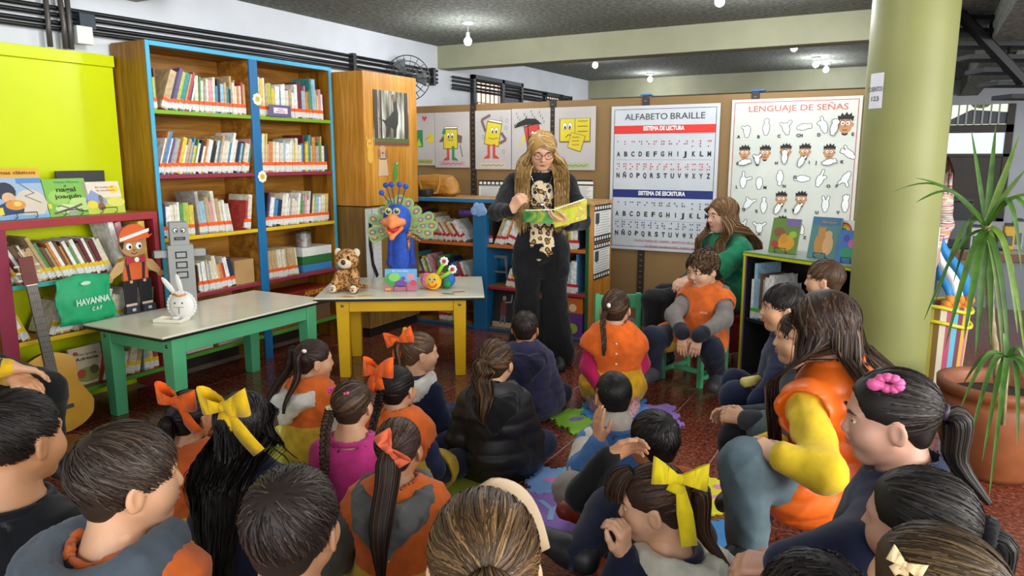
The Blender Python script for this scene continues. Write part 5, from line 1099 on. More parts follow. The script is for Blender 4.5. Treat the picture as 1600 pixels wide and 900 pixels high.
c16 = person('girl in profile with a yellow bow and navy hoodie resting her chin on her hand', (1020, 786, 1.92), .205, 62, 78, hp=6, s=1.12, top='191c34', skin=SKN[3], trousers='20283c', eyes=(0, 0, .2), vox=.008, hvox=.0036, hood='cfcab8',
  arms={1: (px(962, 935, 1.86), px(974, 868, 1.86)), -1: (V3(-.2, .05, .2), V3(-.05, .2, .15))}, hands=(None, {'d': (-.15, -.05, 1), 'n': (.1, 1, .2), 'curl': .9, 'thumb': .2}), hair=dict(col='332016', hi='6a4a34', style='tied', tie=(.0, -.46, .22), n=4500, w=.0022, front=.26, ponies=[pony(0, -.47, .22, 1.0, .16, n=800), dict(name='fringe', pts=[(-.04, .22, .44), (-.04, .36, .36), (-.03, .42, .22), (-.02, .43, .08)], r=[.10, .17, .19, .17], n=500, w=.0026)]))
bow(c16['ob'], c16['h2l'](-.20, -.34, .40), c16['Rh'] @ V3(.2, -1, -.25), (.45, 0, 1), .145, cloth('f2d61e'), tails=(.25, 1.1), ta=(.3, .25))
# right group on chairs
c20 = person('brown-haired boy seated behind the dark-haired boy near the column', (1287, 437, 3.75), .205, 55, 62, s=1.12, hipz=.38, legs=onchair(), top='2a3044', skin=SKN[3], hair=dict(col='4a3422', hi='7a5c40', n=900, ln=.5))
c19 = person('dark-haired boy in profile wearing a navy jumper at the right', (1222, 481, 3.3), .215, 60, 82, s=1.14, hipz=.36, skin=SKN[1], top='1c2744', trousers='1c2440', eyes=(0, 0, .2), legs={-1: (px(1150, 622, 3.2), px(1165, 690, 3.25), px(1145, 705, 3.2)), 1: (px(1150, 600, 3.5), px(1168, 660, 3.55), px(1150, 675, 3.5))}, arms={-1: (px(1212, 600, 3.1), px(1180, 628, 3.05)), 1: (V3(.2, .05, .5), V3(.1, .25, .42))}, hair=dict(col='1a1412', n=1200, ln=.5))
c25 = person('child with grey sleeves and clasped hands half hidden behind the woman in the vest', (1247, 528, 2.95), .215, 62, 80, s=1.14, hipz=.32, skin=SKN[3], top='3e4248', trousers='14161e', legs={-1: (px(1152, 690, 2.8), px(1160, 765, 2.8), px(1140, 780, 2.75)), 1: (px(1155, 672, 3.05), px(1170, 740, 3.05), px(1150, 755, 3.0))}, arms={-1: (px(1225, 668, 2.72), px(1166, 655, 2.75)), 1: (px(1215, 650, 3.0), px(1160, 648, 2.9))}, hands=({'d': (.2, 1, .0), 'n': (.6, 0, -.6), 'curl': .6}, {'d': (-.2, 1, 0), 'n': (-.8, 0, -.4), 'curl': .5}), hair=dict(col='3a281a', n=700))
VEST = mat('orange_nylon_vest', 'e8691a', .42, .06, 6); JEAN = mat('light_denim', '5c7078', .85, .22, 9, .4, 500)
a3 = person('woman with long brown hair in an orange quilted vest, yellow shirt and jeans', (1285, 512, 2.5), .25, 42, 48, hp=8, kid=False, s=.98, hip=(0, -.12), hipz=.40, sw=.132, skin='d8a888', top='e4c02a', trousers=JEAN, tvox=.011, vox=.010, tg=.022, wr=.003, shoe=True,
  legs={-1: (px(1165, 728, 2.28), px(1168, 868, 2.25), px(1140, 890, 2.2)), 1: (px(1200, 676, 2.75), px(1205, 780, 2.8), px(1180, 800, 2.75))}, arms={-1: (px(1290, 740, 2.15), px(1222, 716, 2.2)), 1: (px(1240, 690, 2.75), px(1190, 700, 2.6))}, hands=({'d': (.1, .9, .15), 'n': (.3, 0, -1), 'curl': .4}, None),
  layers=[dict(name='quilted_vest', g=.032, arms=0, cap=.06, m=VEST, skirt=.42, quilt=.075, wr=.002, puff=.011, cut=lambda L: [rc(L['A'][sd][0] + (L['A'][sd][1] - L['A'][sd][0]) * .10 + V3(sd * .05, 0, 0), L['A'][sd][1] + V3(sd * .06, 0, 0), .085, .10) for sd in (-1, 1)])], hair=dict(col='35241a', hi='6e5440', style='long', n=5600, vol=.10, long=2.5, part=.02, w=.0028, front=.36, ear=-.3, frontcut=-.22, spread=.42, gap=.2))
c21 = person('girl in profile with a pink hair clip and navy coat with a round badge', (1388, 652, 1.6), .212, 55, 72, hp=4, s=1.16, hipz=.38, legs=onchair(), skin='c99a84', top='1c2238', trousers='1c2440', eyes=(0, 0, .2), vox=.008, hvox=.0034, arms={-1: (px(1335, 868, 1.42), px(1225, 885, 1.45)), 1: (V3(.2, .06, .55), V3(.1, .28, .45))}, hands=({'d': (0, .9, -.2), 'n': (.3, 0, -1), 'curl': .5}, None),
  layers=[dict(name='coat', g=.028, arms=.95, m=cloth('1e2540'), skirt=.3)], hair=dict(col='1c1512', hi='4a4038', style='tied', tie=(-.02, -.48, .08), n=6000, w=.0020, ponies=[pony(-.02, -.5, .08, .85, .15, n=900, band='3a2a40')]))
b = MB(); q = c21['h2l'](-.26, .04, .44)
for j in range(9): b.ell(q + V3(.0, .020 * cos(j * .7), .012 * sin(j * .7)) + c21['Rh'] @ V3(-.02, 0, .0) * .2, (.012, .012, .010), n=8)
b.ell(c21['h2l'](-.27, .17, .42), (.008, .016, .014), n=8); b.build('pink_hair_clip', paint('e0609a'), c21['ob'], smooth=True)
bd = MB(); bd.lathe([(0, 0), (.026, 0), (.028, .003), (.024, .006), (0, .007)], 18, c21['C7'] + V3(-.115, .10, -.13), M=np.array(Matrix.Rotation(-1.2, 3, 'X') @ Matrix.Rotation(-.5, 3, 'Y'))); bd.build('badge', leopard('badge_print', 'e8e6e0', 'c0a090', '8a9a6a', 60), c21['ob'], smooth=True)
c22 = person('girl with smooth dark hair gathered in a black scrunchie at the lower right', (1430, 818, 1.36), .212, 42, 52, s=1.14, hipz=.38, legs=onchair(), skin='c99a84', top='1d2440', vox=.009, hair=dict(col='1a1512', hi='46403a', style='tied', tie=(.10, -.46, .02), n=6500, w=.0018, ponies=[pony(.10, -.49, .02, .95, .15, n=1200)]))
b = MB()
for q in np.linspace(0, 2 * pi, 16, endpoint=False): b.ell(c22['h2l'](.11 + .10 * cos(q), -.52, .02 + .10 * sin(q)), (.014, .018, .014), n=8)
b.build('black_scrunchie', cloth('121214'), c22['ob'], smooth=True)
c23 = person('girl with light brown hair and a small cream and yellow clip at the bottom right', (1450, 930, 1.10), .212, 40, 46, s=1.14, hipz=.38, legs=onchair(), skin=SKN[3], top='2a2c3c', vox=.01, hair=dict(col='3c2c1c', hi='6e5838', style='tied', tie=(.05, -.48, .2), n=6500, w=.0018, curl=.12, vol=.1, ponies=[pony(.05, -.5, .2, 1.2, .18, n=400)]))
bow(c23['ob'], c23['h2l'](-.33, .08, .34), c23['Rh'] @ V3(0, -1, -.3), (.4, 0, 1), .05, cloth('e8cc9a'), tails=(.4, .3), name='hair_clip')
c24 = person('child with dark curly hair at the bottom edge below the girl in profile', (1268, 962, 1.24), .212, 30, s=1.14, hipz=.36, legs=onchair(), skin=SKN[1], top='24283a', vox=.011, hair=dict(col='1a1412', style='curly', n=3500, vol=.14, curl=.8, ln=.45, w=.0024))
# near row along the bottom, on chairs
c13 = person('child with loose golden brown hair at the bottom centre', (757, 880, 1.14), .225, 0, s=1.16, hipz=.38, legs=onchair(), skin=SKN[3], top='c8c0b0', vox=.011, hair=dict(col='4a3420', hi='8a6a42', style='tied', tie=(.03, -.46, .18), n=7000, w=.0018, vol=.12, curl=.22, ponies=[pony(.03, -.47, .18, 1.5, .32, n=2000, wave=.05, freq=16, w=.003)]))
c10 = person('boy with glossy dark hair seen from behind at the bottom left of centre', (458, 822, 1.34), .218, -4, -8, s=1.14, hipz=.38, legs=onchair(), skin=SKN[0], top='b8a898', vox=.009, hair=dict(col='2a201b', hi='54463e', n=7500, ln=.5, w=.0018, vol=.09, curl=.18))
c11 = person('boy looking right in a dark grey hooded top under an orange smock at bottom left', (203, 748, 1.42), .215, -22, -52, s=1.14, hipz=.40, legs=onchair(), skin='d0a07c', top='252c38', smock=('cc6428', 'dcb048', None), hood='4a545e', hood_s=1.3, vox=.008, hvox=.0034, hair=dict(col='33261e', hi='5e4e40', n=7500, ln=.42, w=.0018, vol=.09, curl=.18))
c12 = person('boy with short clipped hair in a black shirt at the left edge', (30, 684, 1.62), .215, -10, -20, s=1.2, hipz=.38, legs=onchair(), skin='c08a60', top='101216', vox=.009, hair=dict(col='1c1714', hi='342e2a', style='short', n=6500, ln=.22, w=.0016, vol=.05, low=-.16))
# ================================================================ POSTERS AND DRAWINGS ON THE PARTITION
def sheet(name, label, x0, x1, z0, z1, cat='poster', y=YP - .016, m=None):
    t = thing(name, label, cat, ((x0 + x1) / 2, y, z0)); w, h = x1 - x0, z1 - z0
    part('sheet', m or mat('poster_sheet', 'c4cacf', .45, .05, 3), t, (-w / 2, w / 2, -.002, .0, 0, h), bevel=0)
    return t, w, h, Matrix.Translation((0, -.002, 0)) @ frame((0, 0, 0), (1, 0, 0), (0, 0, 1))
def tx(t, M, s, u, v, size, col, width=None, bold=0., align='CENTER', name='lettering', lay=.002): return text(name, s, size, paint(col, .6), t, M @ Matrix.Translation((u, v, lay)), align, width, bold)
p0, p1 = PY(957, 168, YP), PY(1127, 162, YP)
t, w, h, M = sheet('braille_poster', 'white braille alphabet poster with red and blue bands on the partition', p0[0], p1[0], .70, 1.965)
f = Flat(M)
for a in ((-w / 2 + .03, h - .03, w / 2 - .03, h - .03), (-w / 2 + .03, .03, w / 2 - .03, .03), (-w / 2 + .03, .03, -w / 2 + .03, h - .03), (w / 2 - .03, .03, w / 2 - .03, h - .03)): f.line([a[:2], a[2:]], .004, '22262e')
f.build('border_line', t)
vv = lambda q: h * (1 - (q - 150) / (862 - 150))     # poster rows, read from the picture
for y_, c in ((263, 'd8322c'), (577, '1c2a6e')):
    f = Flat(M); f.rect(-w / 2 + .032, vv(y_ + 22), w / 2 - .032, vv(y_ - 18), c); f.build('band', t)
tx(t, M, 'ALFABETO', -w * .165, vv(205), .075, '2a2a2c', w * .40); tx(t, M, 'BRAILLE', w * .215, vv(205), .075, '2a2a2c', w * .31); tx(t, M, 'SISTEMA DE LECTURA', 0, vv(261), .05, 'f4f0ee', w * .38, .0018, lay=.003); tx(t, M, 'SISTEMA DE ESCRITURA', 0, vv(577), .05, 'f0f0f4', w * .44, .0018, lay=.003)
BRL = dict(A='1', B='12', C='14', D='145', E='15', F='124', G='1245', H='125', I='24', J='245', K='13', L='123', M='134', N='1345', O='135', P='1234', Q='12345', R='1235', S='234', T='2345', U='136', V='1236', W='2456', X='1346', Y='13456', Z='1356'); BRL['Ñ'] = '12456'
def brow_(letters, yd, yl, col, mirror):
    n = len(letters); f = Flat(M)
    for i, ch in enumerate(letters):
        u = -w / 2 + .075 + (w - .15) * i / (n - 1)
        for d in BRL[ch]:
            d = int(d) - 1; cx = (d // 3) * .019 - .0095; cx = -cx if mirror else cx; f.disc(u + cx, vv(yd) - ((d % 3) - 1) * .022, .0062, .0062, col, 8)
    o = f.build('braille_dots', t); 
    for i, ch in enumerate(letters): tx(t, M, ch, -w / 2 + .075 + (w - .15) * i / (n - 1), vv(yl), .058, '202226', .030 if ch != 'I' else .008, .002, name='letter')
R1, R2 = 'ABCDEFGHIJKLM', 'NÑOPQRSTUVWXYZ'
brow_(R1, 335, 385, 'c8343c', False); brow_(R2, 445, 490, 'c8343c', False); brow_(R1, 635, 682, '24347e', True); brow_(R2, 735, 780, '24347e', True)
for y_ in (412, 712): f = Flat(M); f.line([(-w / 2 + .05, vv(y_)), (w / 2 - .05, vv(y_))], .003, '9aa0a4'); f.build('rule', t)
tx(t, M, 'CENTRO MARIA DEL CARMEN - INSTITUTO HELGUERA', .06, vv(815), .03, 'b8444a', w * .62); tx(t, M, 'TALLER ENCUADERNADORES - BUENOS AIRES', .10, vv(842), .03, 'b8444a', w * .5)
# sign language poster
p0, p1 = PY(1145, 158, YP), PY(1349, 152, YP); zb = .70
t, w, h, M = sheet('sign_language_poster', 'white sign language alphabet poster with cartoon hands beside the column', p0[0], p1[0], zb, 1.985, m=mat('poster_sheet_cream', 'c6cbc2', .45, .05, 3))
f = Flat(M)
for a in ((-w / 2 + .025, h - .025, w / 2 - .025, h - .025), (-w / 2 + .025, .03, -w / 2 + .025, h - .025), (w / 2 - .025, .03, w / 2 - .025, h - .025)): f.line([a[:2], a[2:]], .005, 'b8404a')
f.build('border_line', t)
def P2(x, y):   # position on the poster from the picture
    q = PY(x, y, YP); return q[0] - (p0[0] + p1[0]) / 2, q[2] - zb
u_, v_ = P2(1246, 169); tx(t, M, 'LENGUAJE DE SEÑAS', u_, v_, .065, 'c05a50', w * .76)
def hand2(f, u, v, s, fin, rot=0., palm=(.030, .036)):
    """outlined cartoon hand: palm and the listed fingers (angle, length)"""
    c, sn = cos(rot), sin(rot); tr = lambda x, y: (u + (x * c - y * sn) * s, v + (x * sn + y * c) * s); segs = []
    a, b = tr(0, -.030), tr(0, .005); segs.append((*a, *b, palm[0] * s)); a, b = tr(0, -.062), tr(0, -.03); segs.append((*a, *b, .019 * s))
    for an, L, r in fin:
        x0 = .024 * math.sin(-an * .8); a = tr(x0, .006); b = tr(x0 + math.sin(-an) * L, .006 + cos(an) * L); segs.append((*a, *b, r * s))
    f.caps(segs, 'e2e6e4', '2a2c2e', .0042)
def face2(f, u, v, s=1.):
    f.disc(u, v - .058 * s, .018 * s, .012 * s, '2a2a2a', 10)
    for q in (-1, 1): f.disc(u + q * .038 * s, v - .005 * s, .009 * s, .013 * s, 'a8764a', 8)
    f.disc(u, v - .008 * s, .038 * s, .05 * s, 'b8865a', 16)
    f.poly([(u - .042 * s, v + .012 * s), (u - .044 * s, v + .05 * s), (u - .03 * s, v + .045 * s), (u - .022 * s, v + .066 * s), (u - .008 * s, v + .05 * s), (u + .004 * s, v + .07 * s), (u + .016 * s, v + .052 * s), (u + .032 * s, v + .066 * s), (u + .034 * s, v + .046 * s), (u + .047 * s, v + .045 * s), (u + .041 * s, v + .012 * s), (u + .03 * s, v + .026 * s), (u - .03 * s, v + .026 * s)], '1c1a1a')
    for q in (-1, 1): f.disc(u + q * .015 * s, v + .004 * s, .011 * s, .012 * s, 'f0f0ee', 10); f.disc(u + q * .013 * s, v + .003 * s, .005 * s, .006 * s, '1a1a1a', 8); f.line([(u + q * .005 * s, v + .019 * s), (u + q * .025 * s, v + .022 * s)], .004 * s, '1a1a1a')
    f.disc(u, v - .012 * s, .006 * s, .008 * s, 'a07046', 8); f.line([(u - .014 * s, v - .034 * s), (u, v - .038 * s), (u + .014 * s, v - .034 * s)], .004 * s, '5a2a22')
F4 = [(-.35, .05, .010), (-.12, .06, .010), (.12, .06, .010), (.35, .05, .010)]
HND = {'A': [(-.3, .012, .014), (0, .014, .014), (.3, .012, .014), (1.1, .03, .011)], 'B': [(-.15, .055, .011), (-.05, .06, .011), (.05, .06, .011), (.15, .05, .011)], 'C': [(-1.0, .045, .013), (.6, .04, .012)], 'CH': [(-.2, .05, .013), (.1, .05, .013)], 'D': [(0, .065, .010), (.5, .03, .012), (.9, .03, .012)], 'K': [(-.4, .06, .009), (.4, .05, .010), (.1, .055, .01)], 'L': [(0, .07, .010), (-1.3, .055, .011)], 'M': [(-.2, .02, .012), (0, .02, .012), (.2, .02, .012)], 'N': [(-.1, .05, .010), (.1, .05, .010)], 'Ñ': [(-.1, .05, .011), (.1, .05, .011)], 'O': [(-.8, .03, .014), (0, .075, .01)], 'P': [(-.3, .05, .012), (.9, .05, .011)], 'Q': [(-.5, .055, .011), (.9, .03, .011)], 'R': [(-.08, .06, .010), (.08, .06, .010)], 'U': [(-.32, .06, .010), (.32, .06, .010)], 'V': [(-.25, .068, .010), (0, .072, .010), (.2, .06, .01)], 'Y': [(-.6, .05, .01), (.7, .06, .01)], 'X': [(-.9, .05, .011), (.9, .05, .011)], 'Z': [(.5, .06, .01), (.1, .03, .012)]}
ITEMS = [('A', 1168, 204, 'h', 0, -13, 10), ('B', 1198, 200, 'h', 0, -12, 14), ('C', 1228, 200, 'h', .3, -10, 13), ('CH', 1258, 200, 'h', -1.4, -8, 12), ('D', 1287, 197, 'h', .3, -7, 14), ('E', 1321, 196, 'f', 0, 12, 14),
 ('F', 1164, 241, 'f', 0, -11, 15), ('G', 1196, 241, 'f', 0, -12, 16), ('H', 1228, 239, 'f', 0, -14, 16), ('I', 1258, 239, 'f', 0, 7, 15), ('J', 1296, 240, 'f', 0, -20, 14), ('K', 1325, 241, 'h', .9, -9, 12),
 ('L', 1162, 283, 'h', 0, -10, 9), ('M', 1187, 285, 'h', 0, 9, 8), ('N', 1219, 281, 'h', pi, 7, 10), ('Ñ', 1252, 281, 'h', pi / 2, -9, -3), ('O', 1282, 281, 'h', -.3, 13, 10), ('P', 1320, 282, 'h', 2.6, -12, 9),
 ('Q', 1171, 318, 'h', -.6, -8, 9), ('R', 1194, 322, 'h', 0, -11, 8), ('S', 1221, 313, 'f', 0, 7, 16), ('T', 1252, 313, 'f', 0, -12, 16), ('U', 1290, 320, 'h', 0, -13, 12), ('V', 1321, 320, 'h', 0, -11, 12),
 ('Y', 1161, 354, 'h', .2, 5, 10), ('X', 1187, 356, 'h', 0, 0, 9), ('W', 1222, 351, 'f', 0, -10, 15), ('Z', 1250, 356, 'h', .4, 8, 15)]
for ch, x, y, kd, rot, dx, dy in ITEMS:
    u, v = P2(x, y); f = Flat(M)
    if kd == 'h': hand2(f, u, v + .01, .82 if ch != 'CH' else .75, HND[ch], rot); f.build('hand_drawing', t)
    else:
        face2(f, u, v + .012, 1.28 if ch == 'E' else .98); f.build('face_drawing', t); f = Flat(M); f.l = 40
        if ch == 'E': hand2(f, u - .075, v - .01, .8, F4, -.2)
        elif ch in 'FJ': hand2(f, u + .012, v - .062, .7, [(-.2, .05, .012), (.1, .045, .012)], -1.3)
        elif ch == 'G': hand2(f, u - .06, v - .03, .62, HND['C'], .2)
        elif ch == 'H': hand2(f, u - .004, v - .028, .7, F4, 0)
        elif ch == 'W': pass
        else: hand2(f, u - .018, v - .058, .66, [(-.3, .055, .011), (.2, .03, .012)], -.4)
        if f.b.f: f.build('hand_drawing', t)
    a, b = P2(x + dx, y + dy); tx(t, M, ch, a, b, .034, '2a2c2e', None, .0012, name='letter', lay=.0052)
# drawings of book characters
YEL_, RED_, GRN_, BRN_, BLK_, OUT = 'd9c62e', 'c8443a', '2f8a52', '6e5a56', '222222', '2a2622'
def drawing(name, label, x0, x1, z0, z1, fn, cap):
    t, w, h, M = sheet(name, label, x0, x1, z0, z1, 'drawing', m=mat('drawing_paper', 'bcb7b4', .7, .06, 3)); s = w / .44
    fn(t, M, w, h, s); f = Flat(M); f.rect(-w * .38, h * .03, w * .36, h * .115, cap); f.build('caption_strip', t)
    f = Flat(M); f.l = 4
    f.line([(-w * .33 + w * .64 * i / 14, h * .07 + .006 * ((i * 7) % 3 - 1)) for i in range(15)], .006, '7a6a60'); f.build('handwriting', t)
def eyes2(f, u, v, s, cross=0):
    for q in (-1, 1): f.disc(u + q * .026 * s, v, .021 * s, .034 * s, OUT, 12); f.disc(u + q * .026 * s, v, .018 * s, .031 * s, 'f2f2ee', 12); f.disc(u + q * .024 * s, v - .012 * s, .010 * s, .017 * s, '24344e', 10)
def bookbody(f, u, v, bw, bh, col, rot=0.):
    c, s = cos(rot), sin(rot); R = lambda pts: [(u + x * c - y * s, v + x * s + y * c) for x, y in pts]
    f.poly(R([(-bw / 2 - .006, -bh / 2 - .006), (bw / 2 + .006, -bh / 2 - .006), (bw / 2 + .006, bh / 2 + .006), (-bw / 2 - .006, bh / 2 + .006)]), OUT); f.poly(R([(-bw / 2, -bh / 2), (bw / 2, -bh / 2), (bw / 2, bh / 2), (-bw / 2, bh / 2)]), col)
    f.poly(R([(-bw / 2, bh / 2 + .006), (bw / 2, bh / 2 + .006), (bw / 2 + .012, bh / 2 + .03), (-bw / 2 + .02, bh / 2 + .03)]), OUT); f.poly(R([(-bw / 2 + .006, bh / 2 + .009), (bw / 2 - .003, bh / 2 + .009), (bw / 2 + .006, bh / 2 + .026), (-bw / 2 + .022, bh / 2 + .026)]), 'ece8de')
def legs2(f, u, v, s, c1, c2):
    for q, c in ((-1, c1), (1, c2)): f.line([(u + q * .033 * s, v), (u + q * .033 * s, v - .15 * s)], .032 * s, c); f.poly([(u + q * .018 * s, v - .15 * s), (u + q * .10 * s, v - .155 * s), (u + q * .07 * s, v - .125 * s), (u + q * .035 * s, v - .11 * s)], c)
def d_lab(t, M, w, h, s):
    f = Flat(M); f.line([(.02 * s, h * .62), (-.0, h * .55)], .02, BRN_); bookbody(f, -.02 * s, h * .52, .17 * s, .2 * s, YEL_); eyes2(f, -.02 * s, h * .58, s); f.line([(-.05 * s, h * .50), (.02 * s, h * .495)], .006, '8a6a2a'); f.build('book_figure', t)
    f = Flat(M); legs2(f, -.02 * s, h * .39, s, RED_, GRN_); f.build('legs', t)
    f = Flat(M); f.poly([(-.11 * s, h * .58), (-.17 * s, h * .47), (-.12 * s, h * .46), (-.08 * s, h * .62)], BRN_); f.poly([(.07 * s, h * .60), (.13 * s, h * .57), (.12 * s, h * .44), (.075 * s, h * .45)], BRN_); f.line([(.10 * s, h * .42), (.13 * s, h * .19)], .008, '3a3a34'); f.poly([(-.13 * s, h * .62), (-.10 * s, h * .73), (-.08 * s, h * .73), (-.08 * s, h * .60)], GRN_); f.build('arms_and_crutch', t)
def d_wave(t, M, w, h, s):
    f = Flat(M); f.line([(-.09 * s, h * .64), (-.14 * s, h * .84), (-.03 * s, h * .92)], .03 * s, BRN_); f.build('arm', t); f = Flat(M); f.line([(.10 * s, h * .62), (.16 * s, h * .5), (.08 * s, h * .44)], .03 * s, BRN_); f.build('arm', t)
    f = Flat(M); bookbody(f, 0, h * .60, .17 * s, .23 * s, YEL_, -.18); eyes2(f, .02 * s, h * .66, s); f.line([(-.05 * s, h * .54), (0, h * .515), (.06 * s, h * .535)], .006, '8a6a2a'); f.build('book_figure', t)
    f = Flat(M); legs2(f, -.02 * s, h * .43, s, RED_, RED_); f.build('legs', t); f = Flat(M)
    for a, b in ((.10, .85), (.17, .82), (.16, .70), (-.12, .55), (.13, .30)): f.disc(a * s, h * b, .016, .02, '6a6a6a', 10); f.disc(a * s, h * b, .012, .016, 'bcb7b4', 10)
    f.build('bubbles', t)
def d_rain(t, M, w, h, s):
    f = Flat(M)
    for i in range(22): a = -w * .42 + (i * 37 % 100) / 100 * w * .8; b = h * (.74 + (i * 53 % 100) / 100 * .24); f.line([(a, b), (a - .004, b - .022)], .006, '4a4a52')
    f.build('raindrops', t); f = Flat(M); f.poly([(-.10 * s, h * .42), (-.13 * s, h * .40), (-.06 * s, h * .60), (-.03 * s, h * .58)], YEL_); bookbody(f, .03 * s, h * .53, .16 * s, .24 * s, RED_, .2); eyes2(f, .05 * s, h * .58, s); f.build('book_figure', t)
    f = Flat(M); f.l = 14; f.poly([(-.19 * s, h * .68), (-.15 * s, h * .77), (-.05 * s, h * .84), (.06 * s, h * .83), (.13 * s, h * .74), (.05 * s, h * .745), (-.02 * s, h * .735), (-.10 * s, h * .72)], BLK_); f.line([(-.03 * s, h * .74), (-.02 * s, h * .45)], .008, BLK_); f.build('umbrella', t)
    f = Flat(M); f.disc(-.05 * s, h * .18, .05, .03, GRN_); f.build('shoe', t)
def d_torn(t, M, w, h, s):
    f = Flat(M); f.rect(-w * .38, h * .44, w * .38, h * .82, '5a4a40'); f.rect(-w * .36, h * .46, -.003, h * .815, YEL_); f.rect(.003, h * .46, w * .36, h * .815, 'd4c030'); eyes2(f, -w * .18, h * .70, s * 1.1); f.line([(-w * .22, h * .52), (-w * .16, h * .565), (-w * .06, h * .55)], .007, '6a4a1a')
    for i in range(3): f.line([(w * (.07 + .04 * j), h * (.77 - .08 * i) + .005 * (j % 2)) for j in range(7)], .006, '6a5a1a')
    f.build('open_book_figure', t); f = Flat(M); f.l = 22; f.poly([(-w * .08, h * .60), (w * .27, h * .54), (w * .14, h * .29), (-w * .17, h * .36)], OUT); f.poly([(-w * .075, h * .593), (w * .258, h * .537), (w * .135, h * .297), (-w * .16, h * .365)], 'd6c232')
    for i in range(3): f.line([(w * (-.06 + .035 * j), h * (.52 - .06 * i) + .004 * (j % 2)) for j in range(6)], .006, '6a5a1a')
    f.build('loose_page', t)
def d_heart(t, M, w, h, s):
    f = Flat(M); u, v = .0, h * .90
    f.poly([(u, v - .03), (u + .03, v), (u + .026, v + .02), (u + .01, v + .022), (u, v + .01), (u - .01, v + .022), (u - .026, v + .02), (u - .03, v)], 'c83a4a'); f.build('heart', t)
    f = Flat(M); f.rect(-w * .5 + .005, h * .35, -w * .1, h * .68, GRN_); f.poly([(-w * .5 + .005, h * .35), (-w * .15, h * .38), (-w * .3, h * .52)], 'a8c83a'); f.build('green_figure', t); f = Flat(M); f.disc(w * .28, h * .52, .045, .05, YEL_); f.line([(w * .05, h * .5), (w * .25, h * .55)], .006, '6a6a6a'); f.build('cup', t)
DX = lambda x: PY(x, 200, YP)[0]
drawing('book_character_drawing', 'drawing with a red heart and green figure partly hidden by the cabinet', XW + .03, DX(681) - .004, 1.44, 1.965, d_heart, 'a8b050'); drawing('book_character_drawing', 'drawing of a yellow book figure walking with a crutch', DX(681), DX(735), 1.42, 1.965, d_lab, 'cba0a4')
drawing('book_character_drawing', 'drawing of a yellow book figure scratching its head among bubbles', DX(744), DX(800), 1.405, 1.97, d_wave, 'cdbfa8'); drawing('book_character_drawing', 'drawing of a red book figure under a black umbrella in the rain', DX(801), DX(861), 1.405, 1.975, d_rain, 'b8c8a0'); drawing('book_character_drawing', 'drawing of a sad open yellow book losing a page', DX(868), DX(932), 1.405, 1.975, d_torn, 'a8bc84')
q = PY(772, 296, YP); filmstrip('filmstrip_notice', 'film-strip framed notice under the drawing of the scratching book', .33, .22, (q[0], YP - .016, q[2] - .13), 0, False)
q = PY(912, 298, YP); filmstrip('filmstrip_notice', 'film-strip framed notice under the drawing of the torn book', .2, .24, (q[0], YP - .016, q[2] - .14), 0, False)
# dinosaur poster on the cabinet
def dino():
    y0_, y1_, z0_, z1_ = 4.95, 5.43, 1.62, 2.07; t = thing('dinosaur_poster', 'forest poster with a roaring dinosaur on the plywood cabinet', 'poster', (-3.998, (y0_ + y1_) / 2, z0_), pi / 2); w, h = y1_ - y0_, z1_ - z0_
    m, nt, b = newmat('misty_forest_print'); v = coords(nt, (9, 1, 1.2)); n = N(nt, 'ShaderNodeTexNoise', Scale=2.2, Detail=6.0); nt.links.new(v, n.inputs['Vector']); nt.links.new(ramp(nt, n.outputs['Fac'], [(.36, '3a342c'), (.5, '8a8674'), (.62, 'd8dad2')]), b.inputs['Base Color']); b.inputs['Roughness'].default_value = .4
    part('sheet', m, t, (-w / 2, w / 2, -.002, 0, 0, h), bevel=0); M = Matrix.Translation((0, -.002, 0)) @ frame((0, 0, 0), (1, 0, 0), (0, 0, 1)); f = Flat(M)
    for u, a in ((-w * .44, .05), (w * .42, .055), (-w * .30, .025)): f = Flat(M); f.rect(u - a / 2, h * .05, u + a / 2, h, '4a3c30'); f.build('tree_trunk', t)
    f = Flat(M); f = Flat(M); f.l = 4
    f.rect(-w / 2, 0, w / 2, h * .06, '7a4a3c'); f.rect(-w / 2, h * .06, w / 2, h * .13, '5a6a34'); f.build('ground', t); f = Flat(M); f.l = 8
    f.poly([(-w * .42, h * .5), (-.09, h * .46), (-.02, h * .56), (.03, h * .66), (.02, h * .80), (.0, h * .92), (.03, h * .96), (.045, h * .86), (.07, h * .84), (.075, h * .72), (.09, h * .6), (.085, h * .42), (.06, h * .3), (.055, h * .16), (.02, h * .14), (.02, h * .3), (-.02, h * .34), (-.05, h * .16), (-.09, h * .14), (-.07, h * .34), (-.12, h * .44)], '3a3a34'); f.poly([(.018, h * .80), (.004, h * .91), (.028, h * .945), (.042, h * .86), (.06, h * .83)], '8a6a48'); f.build('dinosaur', t)
dino()
# white strip with a dark brush figure, on the lower cabinet
t = thing('height_strip', 'white paper strip with a dark brush stroke hanging on the cabinet', 'paper strip', (-4.0 - .010, PX(586, 400, -4.0)[1], .5), pi / 2)
part('sheet', paint('d8d8d6', .6), t, (-.10, .10, -.003, 0, -.02, .60), bevel=0); f = Flat(Matrix.Translation((0, -.003, 0)) @ frame((0, 0, 0), (1, 0, 0), (0, 0, 1)))
f.poly([(-.06, .52), (-.02, .50), (-.03, .30), (-.005, .14), (.05, .03), (.02, .0), (-.04, .12), (-.07, .3)], '1a1a1e'); f.build('brush_stroke', t); f = Flat(Matrix.Translation((0, -.003, 0)) @ frame((0, 0, 0), (1, 0, 0), (0, 0, 1)))
for k in range(12): f.line([(.04, .08 + k * .042), (.09, .08 + k * .042)], .003, 'a8a8a8')
f.build('scale_marks', t)
